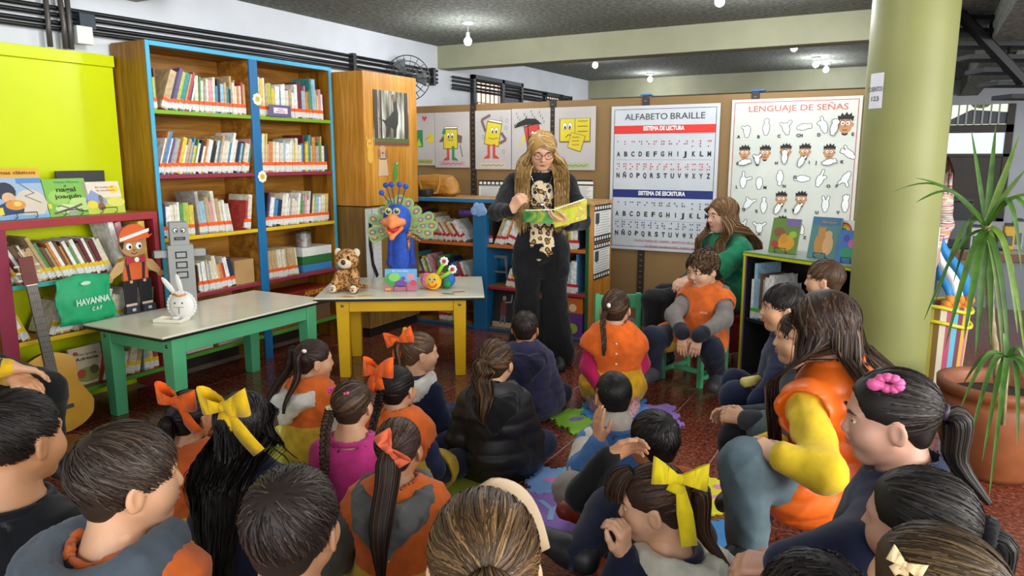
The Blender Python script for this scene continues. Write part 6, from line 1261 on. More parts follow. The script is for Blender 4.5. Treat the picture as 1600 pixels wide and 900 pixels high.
# small animal cut-outs on the cabinet
def cutout(name, label, px_, py_, fn, s): 
    q = PX(px_, py_, -4.0); t = thing(name, label, 'sticker', (-3.998, q[1], q[2]), pi / 2); f = Flat(frame((0, 0, 0), (1, 0, 0), (0, 0, 1))); fn(f, s); f.build('cutout', t)
cutout('animal_sticker', 'small yellow animal cut-out near the top of the cabinet', 578, 238, lambda f, s: (f.disc(0, .05 * s, .035 * s, .035 * s, 'd8a840'), f.disc(0, -.02 * s, .028 * s, .05 * s, 'd8a840'), f.disc(-.03 * s, .085 * s, .012, .014, 'd8a840'), f.disc(.03 * s, .085 * s, .012, .014, 'd8a840'), f.disc(-.01, .055 * s, .005, .006, '2a2a2a'), f.disc(.012, .055 * s, .005, .006, '2a2a2a')), 1.3)
cutout('animal_sticker', 'small shaggy beige dog cut-out on the cabinet', 598, 251, lambda f, s: (f.poly([(-.05 * s, -.09 * s), (.05 * s, -.09 * s), (.035 * s, .03 * s), (-.035 * s, .03 * s)], 'd0b08a'), f.disc(0, .055 * s, .036 * s, .036 * s, 'c8a07a'), f.disc(-.034 * s, .04 * s, .014 * s, .03 * s, '9a7450'), f.disc(.034 * s, .04 * s, .014 * s, .03 * s, '9a7450'), f.disc(0, .045 * s, .01, .008, '2a2422'), f.line([(-.03 * s, .01 * s), (.03 * s, .01 * s)], .01, '3a4a6a')), 1.4)
cutout('animal_sticker', 'small green reptile cut-out on the cabinet', 618, 270, lambda f, s: (f.disc(0, 0, .03 * s, .06 * s, '4a9a3a'), f.disc(.01 * s, .07 * s, .03 * s, .026 * s, '4a9a3a'), f.disc(.02 * s, .08 * s, .006, .008, 'f0f0e8'), f.poly([(-.02 * s, -.04 * s), (-.05 * s, -.1 * s), (.01 * s, -.06 * s)], '4a9a3a')), 1.0)
# daisies on the tall bookcase divider
for px_, py_, c in ((402, 155, 'the top shelf'), (410, 276, 'the second shelf')):
    q = PX(px_, py_, XF + .014); t = thing('paper_daisy', 'small smiling paper daisy on the blue divider at ' + c, 'ornament', (XF + .012, q[1], q[2]), pi / 2); f = Flat(frame((0, 0, 0), (1, 0, 0), (0, 0, 1)))
    for k in range(8): f.disc(.028 * cos(k * pi / 4), .028 * sin(k * pi / 4), .016, .016, 'ece8d8', 10)
    f.build('petals', t); f = Flat(frame((0, 0, 0), (1, 0, 0), (0, 0, 1))); f.l = 12; f.disc(0, 0, .022, .022, 'e2c238', 14); f.disc(-.007, .005, .003, .004, '2a2a2a', 8); f.disc(.007, .005, .003, .004, '2a2a2a', 8); f.line([(-.009, -.006), (0, -.011), (.009, -.006)], .003, '2a2a2a'); f.build('flower_centre', t)
# ================================================================ THINGS ON THE SHELVES AND TABLES
def shelf_pos(y, z, d=0.): return (XF - .02 - d, y, z)
# sign on the top right shelf, yellow card behind
q = PX(437, 170, XF + .012); t = thing('shelf_sign', 'purple shelf sign with a pink label before the top right books', 'sign', (XF + .012, q[1], 1.821), pi / 2)
part('board', paint('5a5a80'), t, (-.11, .11, -.006, 0, 0, .085)); f = Flat(Matrix.Translation((0, -.006, 0)) @ frame((0, 0, 0), (1, 0, 0), (0, 0, 1))); f.rect(-.07, .022, .075, .068, 'd880a8'); f.rect(-.064, .027, .069, .063, 'ece4ea'); f.build('label', t)
text('lettering', 'CUENTOS', .014, paint('3a3a4a'), t, Matrix.Translation((.0, -.0085, .051)) @ frame((0, 0, 0), (1, 0, 0), (0, 0, 1)), width=.06); text('lettering', 'INFANTILES', .014, paint('3a3a4a'), t, Matrix.Translation((.0, -.0085, .036)) @ frame((0, 0, 0), (1, 0, 0), (0, 0, 1)), width=.09)
# boxes and tin on the lower maroon shelf, right bay
y_ = 3.11 + .885 + .40
for k, (c, z, hgt, l) in enumerate((('3a7ab0', .601, .06, 'blue flat box at the bottom of the pile of boxes on the bookcase'), ('2a6a34', .662, .065, 'green box in the middle of the pile of boxes on the bookcase'), ('dcdcd4', .728, .07, 'white box on top of the pile of boxes on the bookcase'))):
    o = part('storage_box', paint(c), None, (XF - .26, XF - .03, y_, y_ + .34, z, z + hgt), bevel=.004); tag(o, l, 'box', 'boxes piled on the bookcase')
t = thing('lidded_tin', 'round grey tin with a dark lid standing on the white box', 'tin', (XF - .13, y_ + .12, .799)); b = MB(); b.lathe([(0, 0), (.062, 0), (.062, .11), (0, .11)], 28); b.build('can', mat('printed_tin', '9a948c', .35, .3, 30, metal=.4), t, smooth=True).modifiers.new('e', 'EDGE_SPLIT'); b = MB(); b.lathe([(0, .111), (.066, .111), (.066, .128), (.02, .13), (.01, .145), (0, .146)], 28); b.build('lid', paint('3a3836'), t, smooth=True).modifiers.new('e', 'EDGE_SPLIT')
tag(part('cardboard_box', mat('kraft', 'b08a5a', .8, .08, 5), None, (XF - .25, XF - .03, 3.11 + .60, 3.11 + .78, .601, .78), bevel=.003), 'small kraft box on the lower maroon shelf left of the divider', 'box')
# cartons on the bottom shelf
t = thing('carton', 'brown carton lettered TRAMONTINA on the bottom shelf of the tall bookcase', 'carton', (XF - .16, 3.11 + 1.25, .191)); part('body', mat('carton_brown', '7a5a3a', .8, .1, 4), t, (-.13, .13, -.33, .33, 0, .20)); f = Flat(frame((.131, 0, .15), (0, 1, 0), (0, 0, 1))); f.rect(-.17, -.03, .13, .03, '2c2c44'); f.build('label', t)
text('lettering', 'TRAMONTINA', .04, paint('a8a0a8'), t, frame((.1335, -.02, .15), (0, 1, 0), (0, 0, 1)), width=.26)
t = thing('flat_box', 'flat red game box lying on the TRAMONTINA carton', 'box', (XF - .16, 3.11 + 1.28, .392)); part('body', paint('9a2a1e'), t, (-.13, .13, -.3, .3, 0, .07)); text('lettering', 'AJEDREZ', .05, paint('e8b02a'), t, frame((.132, .12, .035), (0, 1, 0), (0, 0, 1)), width=.24, bold=.002)
for k, yy in enumerate((.15, .42)): o = part('magazine_pile', paint(['c8c4b8', 'a8a49a'][k]), None, (XF - .28, XF - .03, 3.11 + yy, 3.11 + yy + .22, .191, .191 + .05 + .03 * k)); tag(o, ['left pile of magazines on the bottom shelf behind the green table', 'right pile of magazines on the bottom shelf behind the green table'][k], 'magazines')
# face-out book at the bottom of the lime case
def standing_book(label, loc, rz, w, h, tilt, col, prints, name='picture_book', th=.012, stand=True):
    t = thing(name, label, 'book', loc, rz); t.rotation_euler = (-tilt, 0, rz) if False else (Matrix.Rotation(rz, 3, 'Z') @ Matrix.Rotation(-tilt, 3, 'X')).to_euler()
    part('cover', paint(col), t, (-w / 2, w / 2, -.001, .001, 0, h), bevel=0); part('pages', M_pages, t, (-w / 2 + .003, w / 2 - .003, .001, th - .001, .003, h - .003), bevel=0); part('back_cover', paint(col), t, (-w / 2, w / 2, th - .001, th + .001, 0, h), bevel=0)
    M = Matrix.Translation((0, -.001, 0)) @ frame((0, 0, 0), (1, 0, 0), (0, 0, 1)); prints(t, M, w, h)
    if stand:
        b = MB()
        for sx in (-1, 1): b.tube([(sx * w * .2, .07, .004), (sx * w * .2, -.03, .004), (sx * w * .2, -.03, .03)], .0025, 5); b.tube([(sx * w * .2, th + .006, .004), (sx * w * .2, th + .008, h * .5)], .0025, 5)
        b.tube([(-w * .2, -.03, .03), (w * .2, -.03, .03)], .0025, 5); b.build('wire_stand', paint('202224'), t)
    return t
def blobs(t, M, w, h, items, name='illustration', l0=0):
    f = Flat(M); f.l = l0
    for it in items:
        if it[0] == 'd': f.disc(it[1] * w, it[2] * h, it[3] * w, it[4] * h, it[5], 14)
        elif it[0] == 'r': f.rect(it[1] * w, it[2] * h, it[3] * w, it[4] * h, it[5])
        elif it[0] == 'l': f.line([(a * w, b * h) for a, b in it[1]], it[2] * w, it[3])
        else: f.poly([(a * w, b * h) for a, b in it[1]], it[2])
    f.build(name, t)
def pr_clas(t, M, w, h):
    blobs(t, M, w, h, [('r', -.5, 0, .5, .82, '9db4cc'), ('r', -.5, .82, .5, 1, 'e0a838'), ('r', .0, .70, .5, .80, '5a8ac0'), ('d', .2, .3, .32, .28, 'cfc6b4'), ('d', -.25, .55, .2, .18, '2a3040'), ('d', -.22, .42, .13, .11, 'd8b08a'), ('p', [(-.42, .08), (.0, .12), (.06, .3), (-.2, .38), (-.45, .28)], '24406a'), ('d', -.12, .28, .2, .10, 'd8923a'), ('d', -.08, .30, .08, .05, 'e8c86a'), ('r', -.5, .10, -.38, .24, 'e8d040'), ('r', -.5, 0, .5, .07, '7aa8d0'), ('l', [(.05, .7), (.3, .5), (.1, .45), (.4, .3)], .012, '5a5448')]); tx(t, M, 'mas clásicos', .02, h * .91, h * .095, '7a4a1a', w * .72, .0006, lay=.003)
def pr_nagual(t, M, w, h):
    blobs(t, M, w, h, [('r', -.5, 0, .5, 1, '7cb648'), ('d', -.2, .5, .25, .2, '98c85a'), ('d', .25, .3, .25, .2, 'b4d47a'), ('d', -.1, .2, .25, .12, 'c8dc9a'), ('l', [(-.4, .08), (-.1, .16), (.1, .22), (.3, .3)], .05, '6a5a5e'), ('l', [(.0, .19), (-.2, .28), (-.3, .26)], .03, '6a5a5e'), ('l', [(.1, .22), (.2, .12), (.4, .1)], .04, '5a4a4e'), ('r', -.5, .22, -.42, .34, 'e8d040'), ('r', -.06, .0, .12, .13, '9aa0a0')]); tx(t, M, 'el', 0, h * .80, h * .09, '2a3020', lay=.003); tx(t, M, 'nagal', 0, h * .70, h * .17, '2a3020', w * .46, .0008, lay=.003); tx(t, M, 'joaquín', .02 * w, h * .52, h * .15, '2a3020', w * .62, .0008, lay=.003); tx(t, M, 'Vivian Novoa', .06 * w, h * .90, h * .08, '3a7a8a', w * .6, lay=.003)
def pr_field(t, M, w, h):
    blobs(t, M, w, h, [('r', -.5, .5, .5, 1, 'dcd4c0'), ('r', -.5, 0, .5, .5, 'b8c84a'), ('p', [(-.5, .45), (-.3, .75), (.0, .5), (.1, .3), (-.5, .3)], '8a9ac0'), ('d', .3, .35, .25, .15, 'd8d460'), ('d', -.35, .3, .14, .12, 'e8d040'), ('d', -.12, .22, .1, .12, '8a5a3a'), ('d', .3, .75, .16, .12, 'e6c84a'), ('d', -.1, .45, .06, .14, '7a6a5a')]); tx(t, M, 'El vuelo de', .08 * w, h * .82, h * .08, 'a85a3a', w * .5, lay=.003); tx(t, M, 'la montaña', .1 * w, h * .72, h * .08, 'a85a3a', w * .5, lay=.003)
def lowtop(px_, py_): return PX(px_, py_, XF - .10)
LEANB = .28
for px_, label, w, h, pr, c in ((38, 'blue picture book with an orange title strip standing on the low bookcase', .27, .29, pr_clas, '9db4cc'), (112, 'green picture book lettered nagal joaquín standing on the low bookcase', .25, .225, pr_nagual, '7cb648'), (168, 'yellow landscape picture book standing rightmost on the low bookcase', .235, .20, pr_field, 'dcd4c0')):
    q = PX(px_, 325, XF - .09); standing_book(label, (XF - .09, q[1], 1.181), pi / 2 - .0, w, h, LEANB, c, pr)
tag(part('dark_book', paint('3a3c3e'), None, (XF - .27, XF - .245, PX(122, 280, XF - .25)[1] - .13, PX(122, 280, XF - .25)[1] + .17, 1.181, 1.44)), 'dark grey book standing behind the green picture book', 'book')
def pr_adri(t, M, w, h): blobs(t, M, w, h, [('r', -.5, 0, .5, 1, 'd2c6a8'), ('d', 0, .25, .4, .2, '8a9a4a'), ('d', -.2, .3, .14, .12, 'b84a3a'), ('d', .2, .35, .15, .12, '6a5a3a'), ('d', -.3, .85, .08, .05, 'a84a2a')]); tx(t, M, 'Mariposa', .04 * w, h * .80, h * .09, '4a2a2a', w * .6, lay=.003); tx(t, M, 'Adriana', .02 * w, h * .68, h * .11, '4a2a2a', w * .72, .0006, lay=.003)
q = PX(142, 580, XF - .05); standing_book('cream picture book lettered Adriana at the bottom of the lime bookcase', (XF - .07, q[1], LOWZ[2] + .001), pi / 2, .20, .23, .12, 'd2c6a8', pr_adri, stand=False)
# paper doll leaning on the low bookcase
def doll():
    q = G(215, 480, .571); t = thing('paper_doll', 'paper boy doll with orange cap, bow tie and black dungarees', 'doll', (XF + .035, PX(208, 420, XF + .04)[1], .571), pi / 2)
    S_ = .60 / 1.0; skin_ = paint('b08456', .6); E = lambda name, out, m, d0, d1, par=t: MB().prism([(u * S_, v * S_) for u, v in out], d0, d1, lambda u, v, d: (u, -d, v)).build(name, m, par, bevel=.002)
    circ = lambda cx, cy, rx, ry, n=20, a0=0, a1=2 * pi: [(cx + rx * cos(q), cy + ry * sin(q)) for q in np.linspace(a0, a1, n, endpoint=a1 - a0 < 6.2)]
    hd = E('head', circ(0, .70, .15, .125), skin_, .012, .03)
    E('cap', [(-.17, .74)] + [(.17 * cos(q) , .76 + .155 * sin(q)) for q in np.linspace(pi, .15, 12)] + [(.21, .80), (.16, .76), (.0, .74)], paint('d8602a'), .03, .045); E('cap_band', [(-.165, .78), (.165, .86), (.165, .825), (-.165, .745)], paint('ece8e0'), .045, .05)
    for sx in (-1, 1): e_ = E('eye', circ(sx * .055 , .685, .034, .036, 12), paint('efefec'), .03, .034); E('pupil', circ(sx * .055 + .008, .68, .015, .018, 10), paint('161616'), .034, .037, e_)
    E('nose', circ(0, .645, .014, .012, 10), paint('8e6440'), .03, .036); E('smile', [(-.04, .615), (0, .60), (.04, .615), (.035, .622), (0, .609), (-.035, .622)], paint('5a3020'), .03, .033); E('hair', [(-.16, .73), (-.13, .66), (-.11, .74)], paint('2a2018'), .03, .04)
    E('torso', [(-.13, .56), (.13, .56), (.14, .34), (-.14, .34)], skin_, .01, .025); E('shirt', [(-.14, .46), (-.05, .55), (.05, .55), (.14, .46), (.14, .32), (-.14, .32)], paint('d8602a'), .025, .03)
    for sx in (-1, 1):
        E('arm', [(sx * .12, .55), (sx * .20, .53), (sx * .29, .42), (sx * .26, .37), (sx * .13, .44)], paint('c09a66'), .02, .03); E('hand', circ(sx * .29, .37, .042, .034, 12), skin_, .018, .028); E('brace', [(sx * .075, .52), (sx * .11, .52), (sx * .09, .32), (sx * .06, .32)], paint('2c2422'), .03, .034)
        E('bow_tie', [(0, .545), (sx * .10, .60), (sx * .11, .50)], paint('b02a48'), .034, .045)
        E('trouser_leg', [(sx * .005, .34), (sx * .16, .34), (sx * .15, .06), (sx * .03, .06)], paint('17181c'), .028, .04); E('shoe', [(sx * .02, 0), (sx * .17, 0), (sx * .16, .075), (sx * .03, .075)], paint('262c3a'), .02, .06); E('buckle', [(sx * .07, .025), (sx * .11, .025), (sx * .11, .055), (sx * .07, .055)], paint('b8b8b8'), .06, .064); E('sock', [(sx * .03, .075), (sx * .15, .075), (sx * .15, .10), (sx * .03, .10)], paint('d8c0b0'), .03, .045); E('trouser_button', circ(sx * .075, .325, .018, .018, 10), paint('c8a07a'), .04, .046)
    E('bow_knot', circ(0, .548, .026, .026, 12), paint('e8e4e0'), .045, .052)
doll()
# green bag with white lettering
def bag():
    p = PX(137, 465, XF + .08); t = thing('green_bag', 'green cloth bag lettered HAVANNA resting against the low bookcase', 'bag', (XF + .07, p[1], .0), pi / 2); zb, zt = .572, PX(130, 430, XF + .05)[2]
    b = MB(); n = 12; rows = 8; vs = []
    for side in (-1, 1):
        for j in range(rows + 1):
            for i in range(n + 1):
                u = (i / n - .5); v = j / rows; wd = .34 - .03 * v; bl = .045 * (1 - (2 * u) ** 2) * (.35 + .65 * sin(pi * min(1, v * .9 + .1))) + .006 * sin(i * 1.9 + j * 1.3)
                vs.append((u * wd - .02 * v + .01 * sin(j * 1.1), side * bl, zb + v * (zt - zb) + .012 * cos(u * 5) * v))
    N1 = (n + 1) * (rows + 1); fs = []
    for j in range(rows):
        for i in range(n):
            a = j * (n + 1) + i; fs.append((a, a + 1, a + n + 2, a + n + 1)); a += N1; fs.append((a + 1, a, a + n + 1, a + n + 2))
    for j in range(rows):
        for i in (0, n): a = j * (n + 1) + i; q = (a, a + n + 1, a + n + 1 + N1, a + N1); fs.append(q if i == 0 else q[::-1])
    for i in range(n): fs.append((i, i + N1, i + 1 + N1, i + 1)); a = rows * (n + 1) + i; fs.append((a, a + 1, a + 1 + N1, a + N1))
    b.add(vs, fs); b.build('bag_body', mat('green_nonwoven', '16a068', .6, .08, 12, .3, 160), t, smooth=True)
    f = Flat(frame((-.03, -.055, zt - .035), (1, 0, 0), (0, 0, 1))); f.poly([(.03 * cos(q), .011 * sin(q)) for q in np.linspace(0, 2 * pi, 16)], 'b8d8c0'); f.build('handle_slot', t)
    text('lettering', 'HAVANNA', .05, paint('b4d8c4'), t, frame((.0, -.062, zb + (zt - zb) * .48), (1, 0, .03), (0, 0, 1)), width=.2, bold=.002); text('lettering', 'C A F', .03, paint('b4d8c4'), t, frame((.02, -.060, zb + (zt - zb) * .30), (1, 0, .03), (0, 0, 1)), width=.06, bold=.001)
bag()
# grey box tower with a robot face
def tower():
    p = G(288, 455, .571); t = thing('box_robot', 'grey cardboard robot tower with drawn eyes and square buttons on the green table', 'robot', (-4.09, PX(288, 400, -4.05)[1], .571), pi / 2 - .55); g = mat('grey_card', '9a9c9a', .7, .05, 6); zt = PX(285, 347, -4.05)[2] - .571; w = .075
    part('lower_box', g, t, (-w, w, -.06, .06, 0, zt * .74)); hd = part('head_box', g, t, (-.055, .055, -.055, .055, zt * .74, zt)); M = frame((0, -.056, 0), (1, 0, 0), (0, 0, 1)); f = Flat(M)
    for sx in (-1, 1): f.disc(sx * .022, zt * .91, .015, .016, '1a1a1a'); f.disc(sx * .022, zt * .91, .011, .012, 'eeeeea'); f.disc(sx * .018, zt * .905, .006, .007, '1a1a1a')
    f.rect(-.032, zt * .80, .032, zt * .835, '1a1a1a'); f.rect(-.022, zt * .81, .022, zt * .825, '6a6c6a'); f.build('drawn_face', t)
    for k in range(3): f = Flat(frame((0, -.061, 0), (1, 0, 0), (0, 0, 1))); z = zt * (.63 - .115 * k); f.rect(-.034, z - .022, .034, z + .022, '1a1a1a'); f.rect(-.026, z - .014, .026, z + .014, 'a0a2a0'); f.build('square_button', t)
    for sx in (-1, 1): part('arm_box', g, t, (min(sx * w, sx * (w + .075)), max(sx * w, sx * (w + .075)), -.03, .03, zt * .60, zt * .68)); part('black_hand', paint('1c1c1e'), t, (min(sx * (w + .075), sx * (w + .085)), max(sx * (w + .075), sx * (w + .085)), -.025, .025, zt * .61, zt * .67))
tower()
# white rabbit made of paper plates on a small tray
def rabbit():
    p = G(287, 498, .571); t = thing('paper_rabbit', 'white paper-plate rabbit with long ears on the green table', 'rabbit', (p[0], p[1], .571), YAW); wm = mat('paper_white', 'e6e4e0', .6, .04, 8)
    b = MB(); b.ell((0, 0, .085), (.078, .05, .085), n=24); b.build('body', wm, t, smooth=True); b = MB()
    for q in np.linspace(0, 2 * pi, 26, endpoint=False): b.ell((.080 * cos(q), -.012, .085 + .078 * sin(q)), (.012, .006, .012), n=8)
    b.build('frilled_edge', wm, t, smooth=True)
    for sx, an in ((-1, -.62), (1, -.2)):
        d = V3(sin(an), 0, cos(an)); M = np.array(Matrix.Rotation(an, 3, 'Y')); b = MB(); b.ell(V3(sx * .02 - .02, 0, .15) + d * .06, (.017, .008, .065), M, n=14); b.build('ear', wm, t, smooth=True)
    b = MB(); b.tube([(-.04, -.03, .155), (0, -.046, .145), (.04, -.03, .155)], .006, 6); b.build('orange_band', paint('d8923a'), t, smooth=True); f = Flat(frame((0, -.052, .085), (1, 0, 0), (0, 0, 1)))
    for sx in (-1, 1): f.disc(sx * .022, .02, .005, .006, '4a4a4a', 8)
    f.line([(-.03, -.005), (.03, -.005)], .004, 'c89a4a'); f.line([(0, -.005), (0, -.045)], .004, '6a5a50'); f.build('drawn_face', t)
    for sx in (-1, 1): b = MB(); b.ell((sx * .03, -.035, .012), (.025, .022, .012), n=12); b.build('foot', wm, t, smooth=True)
    q = G(268, 502, .571); o = thing('white_tray', 'shallow white cardboard tray beside the paper rabbit', 'tray', (q[0], q[1], .571), YAW - .12); part('base', paint('e6e2d2'), o, (-.085, .085, -.05, .05, 0, .004))
    for a in ((-.085, .085, -.05, -.046, .004, .02), (-.085, .085, .046, .05, .004, .02), (-.085, -.081, -.046, .046, .004, .02), (.081, .085, -.046, .046, .004, .02)): part('rim', paint('e6e2d2'), o, a, bevel=.001)
rabbit()
# --- plush leopard
def plush():
    p = ytop(545, 455); t = thing('plush_leopard', 'sitting spotted plush leopard with cream muzzle on the yellow table', 'plush toy', (p[0], p[1], .591), YAW - R_(10)); M1 = leopard('leopard_plush', 'c8935a', '4a2c14', 'a8703a', 46); cr = mat('cream_plush', 'e6d6b8', .95, .1, 40, .5, 300, sheen=.4); S = .155
    E = lambda n, pr, m, par=t, v=.006: smesh(n, [sdf(pr, v, .02)], m, par)
    E('body', [el((0, .02, .09), (.075, .065, .095)), rc((-.05, -.02, .14), (-.075, -.055, .07), .027, .028), rc((.05, -.02, .14), (.07, -.055, .075), .027, .028)], M1)
    E('head', [el((0, -.01, .225), (.082, .075, .072)), el((0, .0, .26), (.06, .06, .04))], M1); E('muzzle', [el((.005, -.066, .205), (.05, .032, .034)), el((0, -.058, .225), (.035, .025, .03))], cr); E('nose', [el((.008, -.098, .218), (.017, .012, .019))], paint('4a2418'), v=.003)
    for sx in (-1, 1):
        E('ear', [el((sx * .068, .0, .275), (.026, .014, .03))], cr, v=.004); e_ = E('eye', [el((sx * .03 + .004, -.074, .248), (.009, .008, .01))], paint('18120e', .2), v=.002); E('leg', [rc((sx * .05, .0, .04), (sx * .075, -.075, .03), .036, .03)], M1); E('paw_sole', [el((sx * .075, -.102, .033), (.026, .012, .028))], cr, v=.004)
        f = Flat(frame((sx * .075, -.1165, .033), (1, 0, 0), (0, 0, 1))); f.disc(0, -.006, .009, .008, '8a4a3a', 10); [f.disc(.011 * (k - 1), .009, .004, .004, '8a4a3a', 8) for k in range(3)]; f.build('paw_print', t)
    E('tail', [rc((.05, .07, .03), (.12, .05, .025), .016, .014)], M1)
plush()
# --- peacock puppet
def peacock():
    p = ytop(626, 428); p = ytop(630, 438); t = thing('peacock_puppet', 'blue peacock puppet with fanned green feathers and orange beak behind the yellow table toys', 'puppet', (p[0], p[1], .591), YAW); bl = mat('blue_felt', '2450b8', .75, .18, 22, .4, 120); bd = mat('dark_blue_felt', '1c3c9a', .75, .15, 22, .4, 120); t_ = 5.45
    px2 = lambda x, y: ((x - 628) * t_ / FPX * 1.0, (438 - y) * t_ / FPX)
    E = lambda n, pr, m, v=.007, k=.03, par=t: smesh(n, [sdf(pr, v, k)], m, par)
    X = lambda x, y, d=0.: V3(px2(x, y)[0], d, px2(x, y)[1])
    E('body', [rc(X(627, 365), X(627, 415), .075, .085), rc(X(627, 412), X(627, 436), .075, .07)], bl)
    for sx in (-1, 1): E('wing', [rc(X(627 + sx * 15, 370, -.02), X(627 + sx * 18, 408, -.04), .028, .022), rc(X(627 + sx * 18, 408, -.04), X(627 + sx * 8, 420, -.06), .022, .018)], bd)
    E('head', [el(X(622, 335, -.03), (.104, .088, .10)), el(X(612, 345, -.07), (.045, .04, .05)), el(X(634, 345, -.07), (.045, .04, .05))], bl)
    E('upper_beak', [rc(X(618, 337, -.13), X(618, 346, -.19), .045, .012), rc(X(606, 341, -.11), X(618, 346, -.18), .03, .012), rc(X(632, 341, -.11), X(618, 346, -.18), .03, .012)], mat('orange_felt', 'e88a50', .7, .08, 20)); E('lower_beak', [rc(X(607, 350, -.10), X(617, 365, -.165), .018, .012), rc(X(631, 350, -.10), X(617, 365, -.165), .018, .012)], mat('orange_felt', 'e88a50')); E('mouth', [el(X(618, 353, -.115), (.05, .035, .034))], paint('c8201e'))
    for x, y in ((611, 324), (624, 324)):
        b = MB(); b.lathe([(.0, .0), (.026, .0), (.026, .008), (0, .010)], 20, X(x, y, -.108), M=((1, 0, 0), (0, 0, -1), (0, 1, 0))); e_ = b.build('eye', paint('d8d048'), t, smooth=False); b = MB(); b.lathe([(0, 0), (.017, 0), (.017, .004), (0, .005)], 16, X(x, y, -.117), M=((1, 0, 0), (0, 0, -1), (0, 1, 0))); b.build('pupil', paint('1c3a6a'), e_); b = MB(); b.ell(X(x + 1, y - 2, -.122), (.006, .003, .006), n=8); b.build('glint', paint('f2f2f2'), e_)
    fm, fm2, fm3, fm4 = mat('feather_green', 'a4b868', .8, .1, 14), paint('3a8ab0'), paint('c86a4a'), paint('e8b83a')
    cx, cy = 622, 352
    for k, (x, y, n_) in enumerate(((574, 337, 2), (572, 362, 3), (576, 372, 3), (592, 322, 1), (606, 308, 1), (624, 302, 1), (640, 308, 1), (655, 322, 1), (676, 334, 2), (681, 350, 3), (674, 364, 3))):
        a = X(cx, cy, .05 + .004 * k); e = X(x, y, .05 + .004 * k); d = e - a; L = np.linalg.norm(d); d /= L; pr = V3(-d[2], 0, d[0]); r = .042; out = []
        outp = [a - pr * .014] + [e - d * .03 + pr * (-r * cos(q)) + d * (r * sin(q)) for q in np.linspace(0, pi, 9)] + [a + pr * .014]
        b = MB(); n1 = len(outp); b.add([o_ + V3(0, -.004, 0) for o_ in outp] + [o_ + V3(0, .004, 0) for o_ in outp], [tuple(range(n1)), tuple(range(2 * n1 - 1, n1 - 1, -1))] + [(i, n1 + i, n1 + (i + 1) % n1, (i + 1) % n1) for i in range(n1)]); fo = b.build('tail_feather', fm, t)
        for j in range(n_):
            c = e - d * (.032 + .065 * j) + V3(0, -.005, 0); sc = 1 - .18 * j
            for m_, rr, dd in ((fm2, .026, 0), (fm3, .017, -.002), (fm4, .010, -.004)):
                b = MB(); b.add([c + V3(0, dd, 0) + (d * 1.15 * cos(q) + pr * .85 * sin(q)) * rr * sc for q in np.linspace(0, 2 * pi, 14, endpoint=False)], [tuple(range(14))]); b.build('feather_eye', m_, fo)
    for x, y, x0 in ((597, 296, 612), (604, 284, 614), (613, 283, 618), (626, 283, 622), (636, 286, 628)):
        b = MB(); b.tube([X(x0, 315, -.02), X((x + x0) / 2, (y + 315) / 2, .0), X(x, y, 0)], .004, 6); q = b.build('crest_stem', paint('2a3a5a'), t); b = MB(); b.ell(X(x, y, 0), .021, n=14); b.build('crest_ball', mat('blue_felt', '2450b8'), q, smooth=True)
    E('spotted_scarf', [rc(X(640, 360, -.05), X(640, 385, -.06), .016, .012), rc(X(640, 362, -.03), X(655, 372, .0), .014, .012)], leopard('spotted_ribbon', 'b8814a', '2a1a10', '9a6430', 60), v=.006)
peacock()
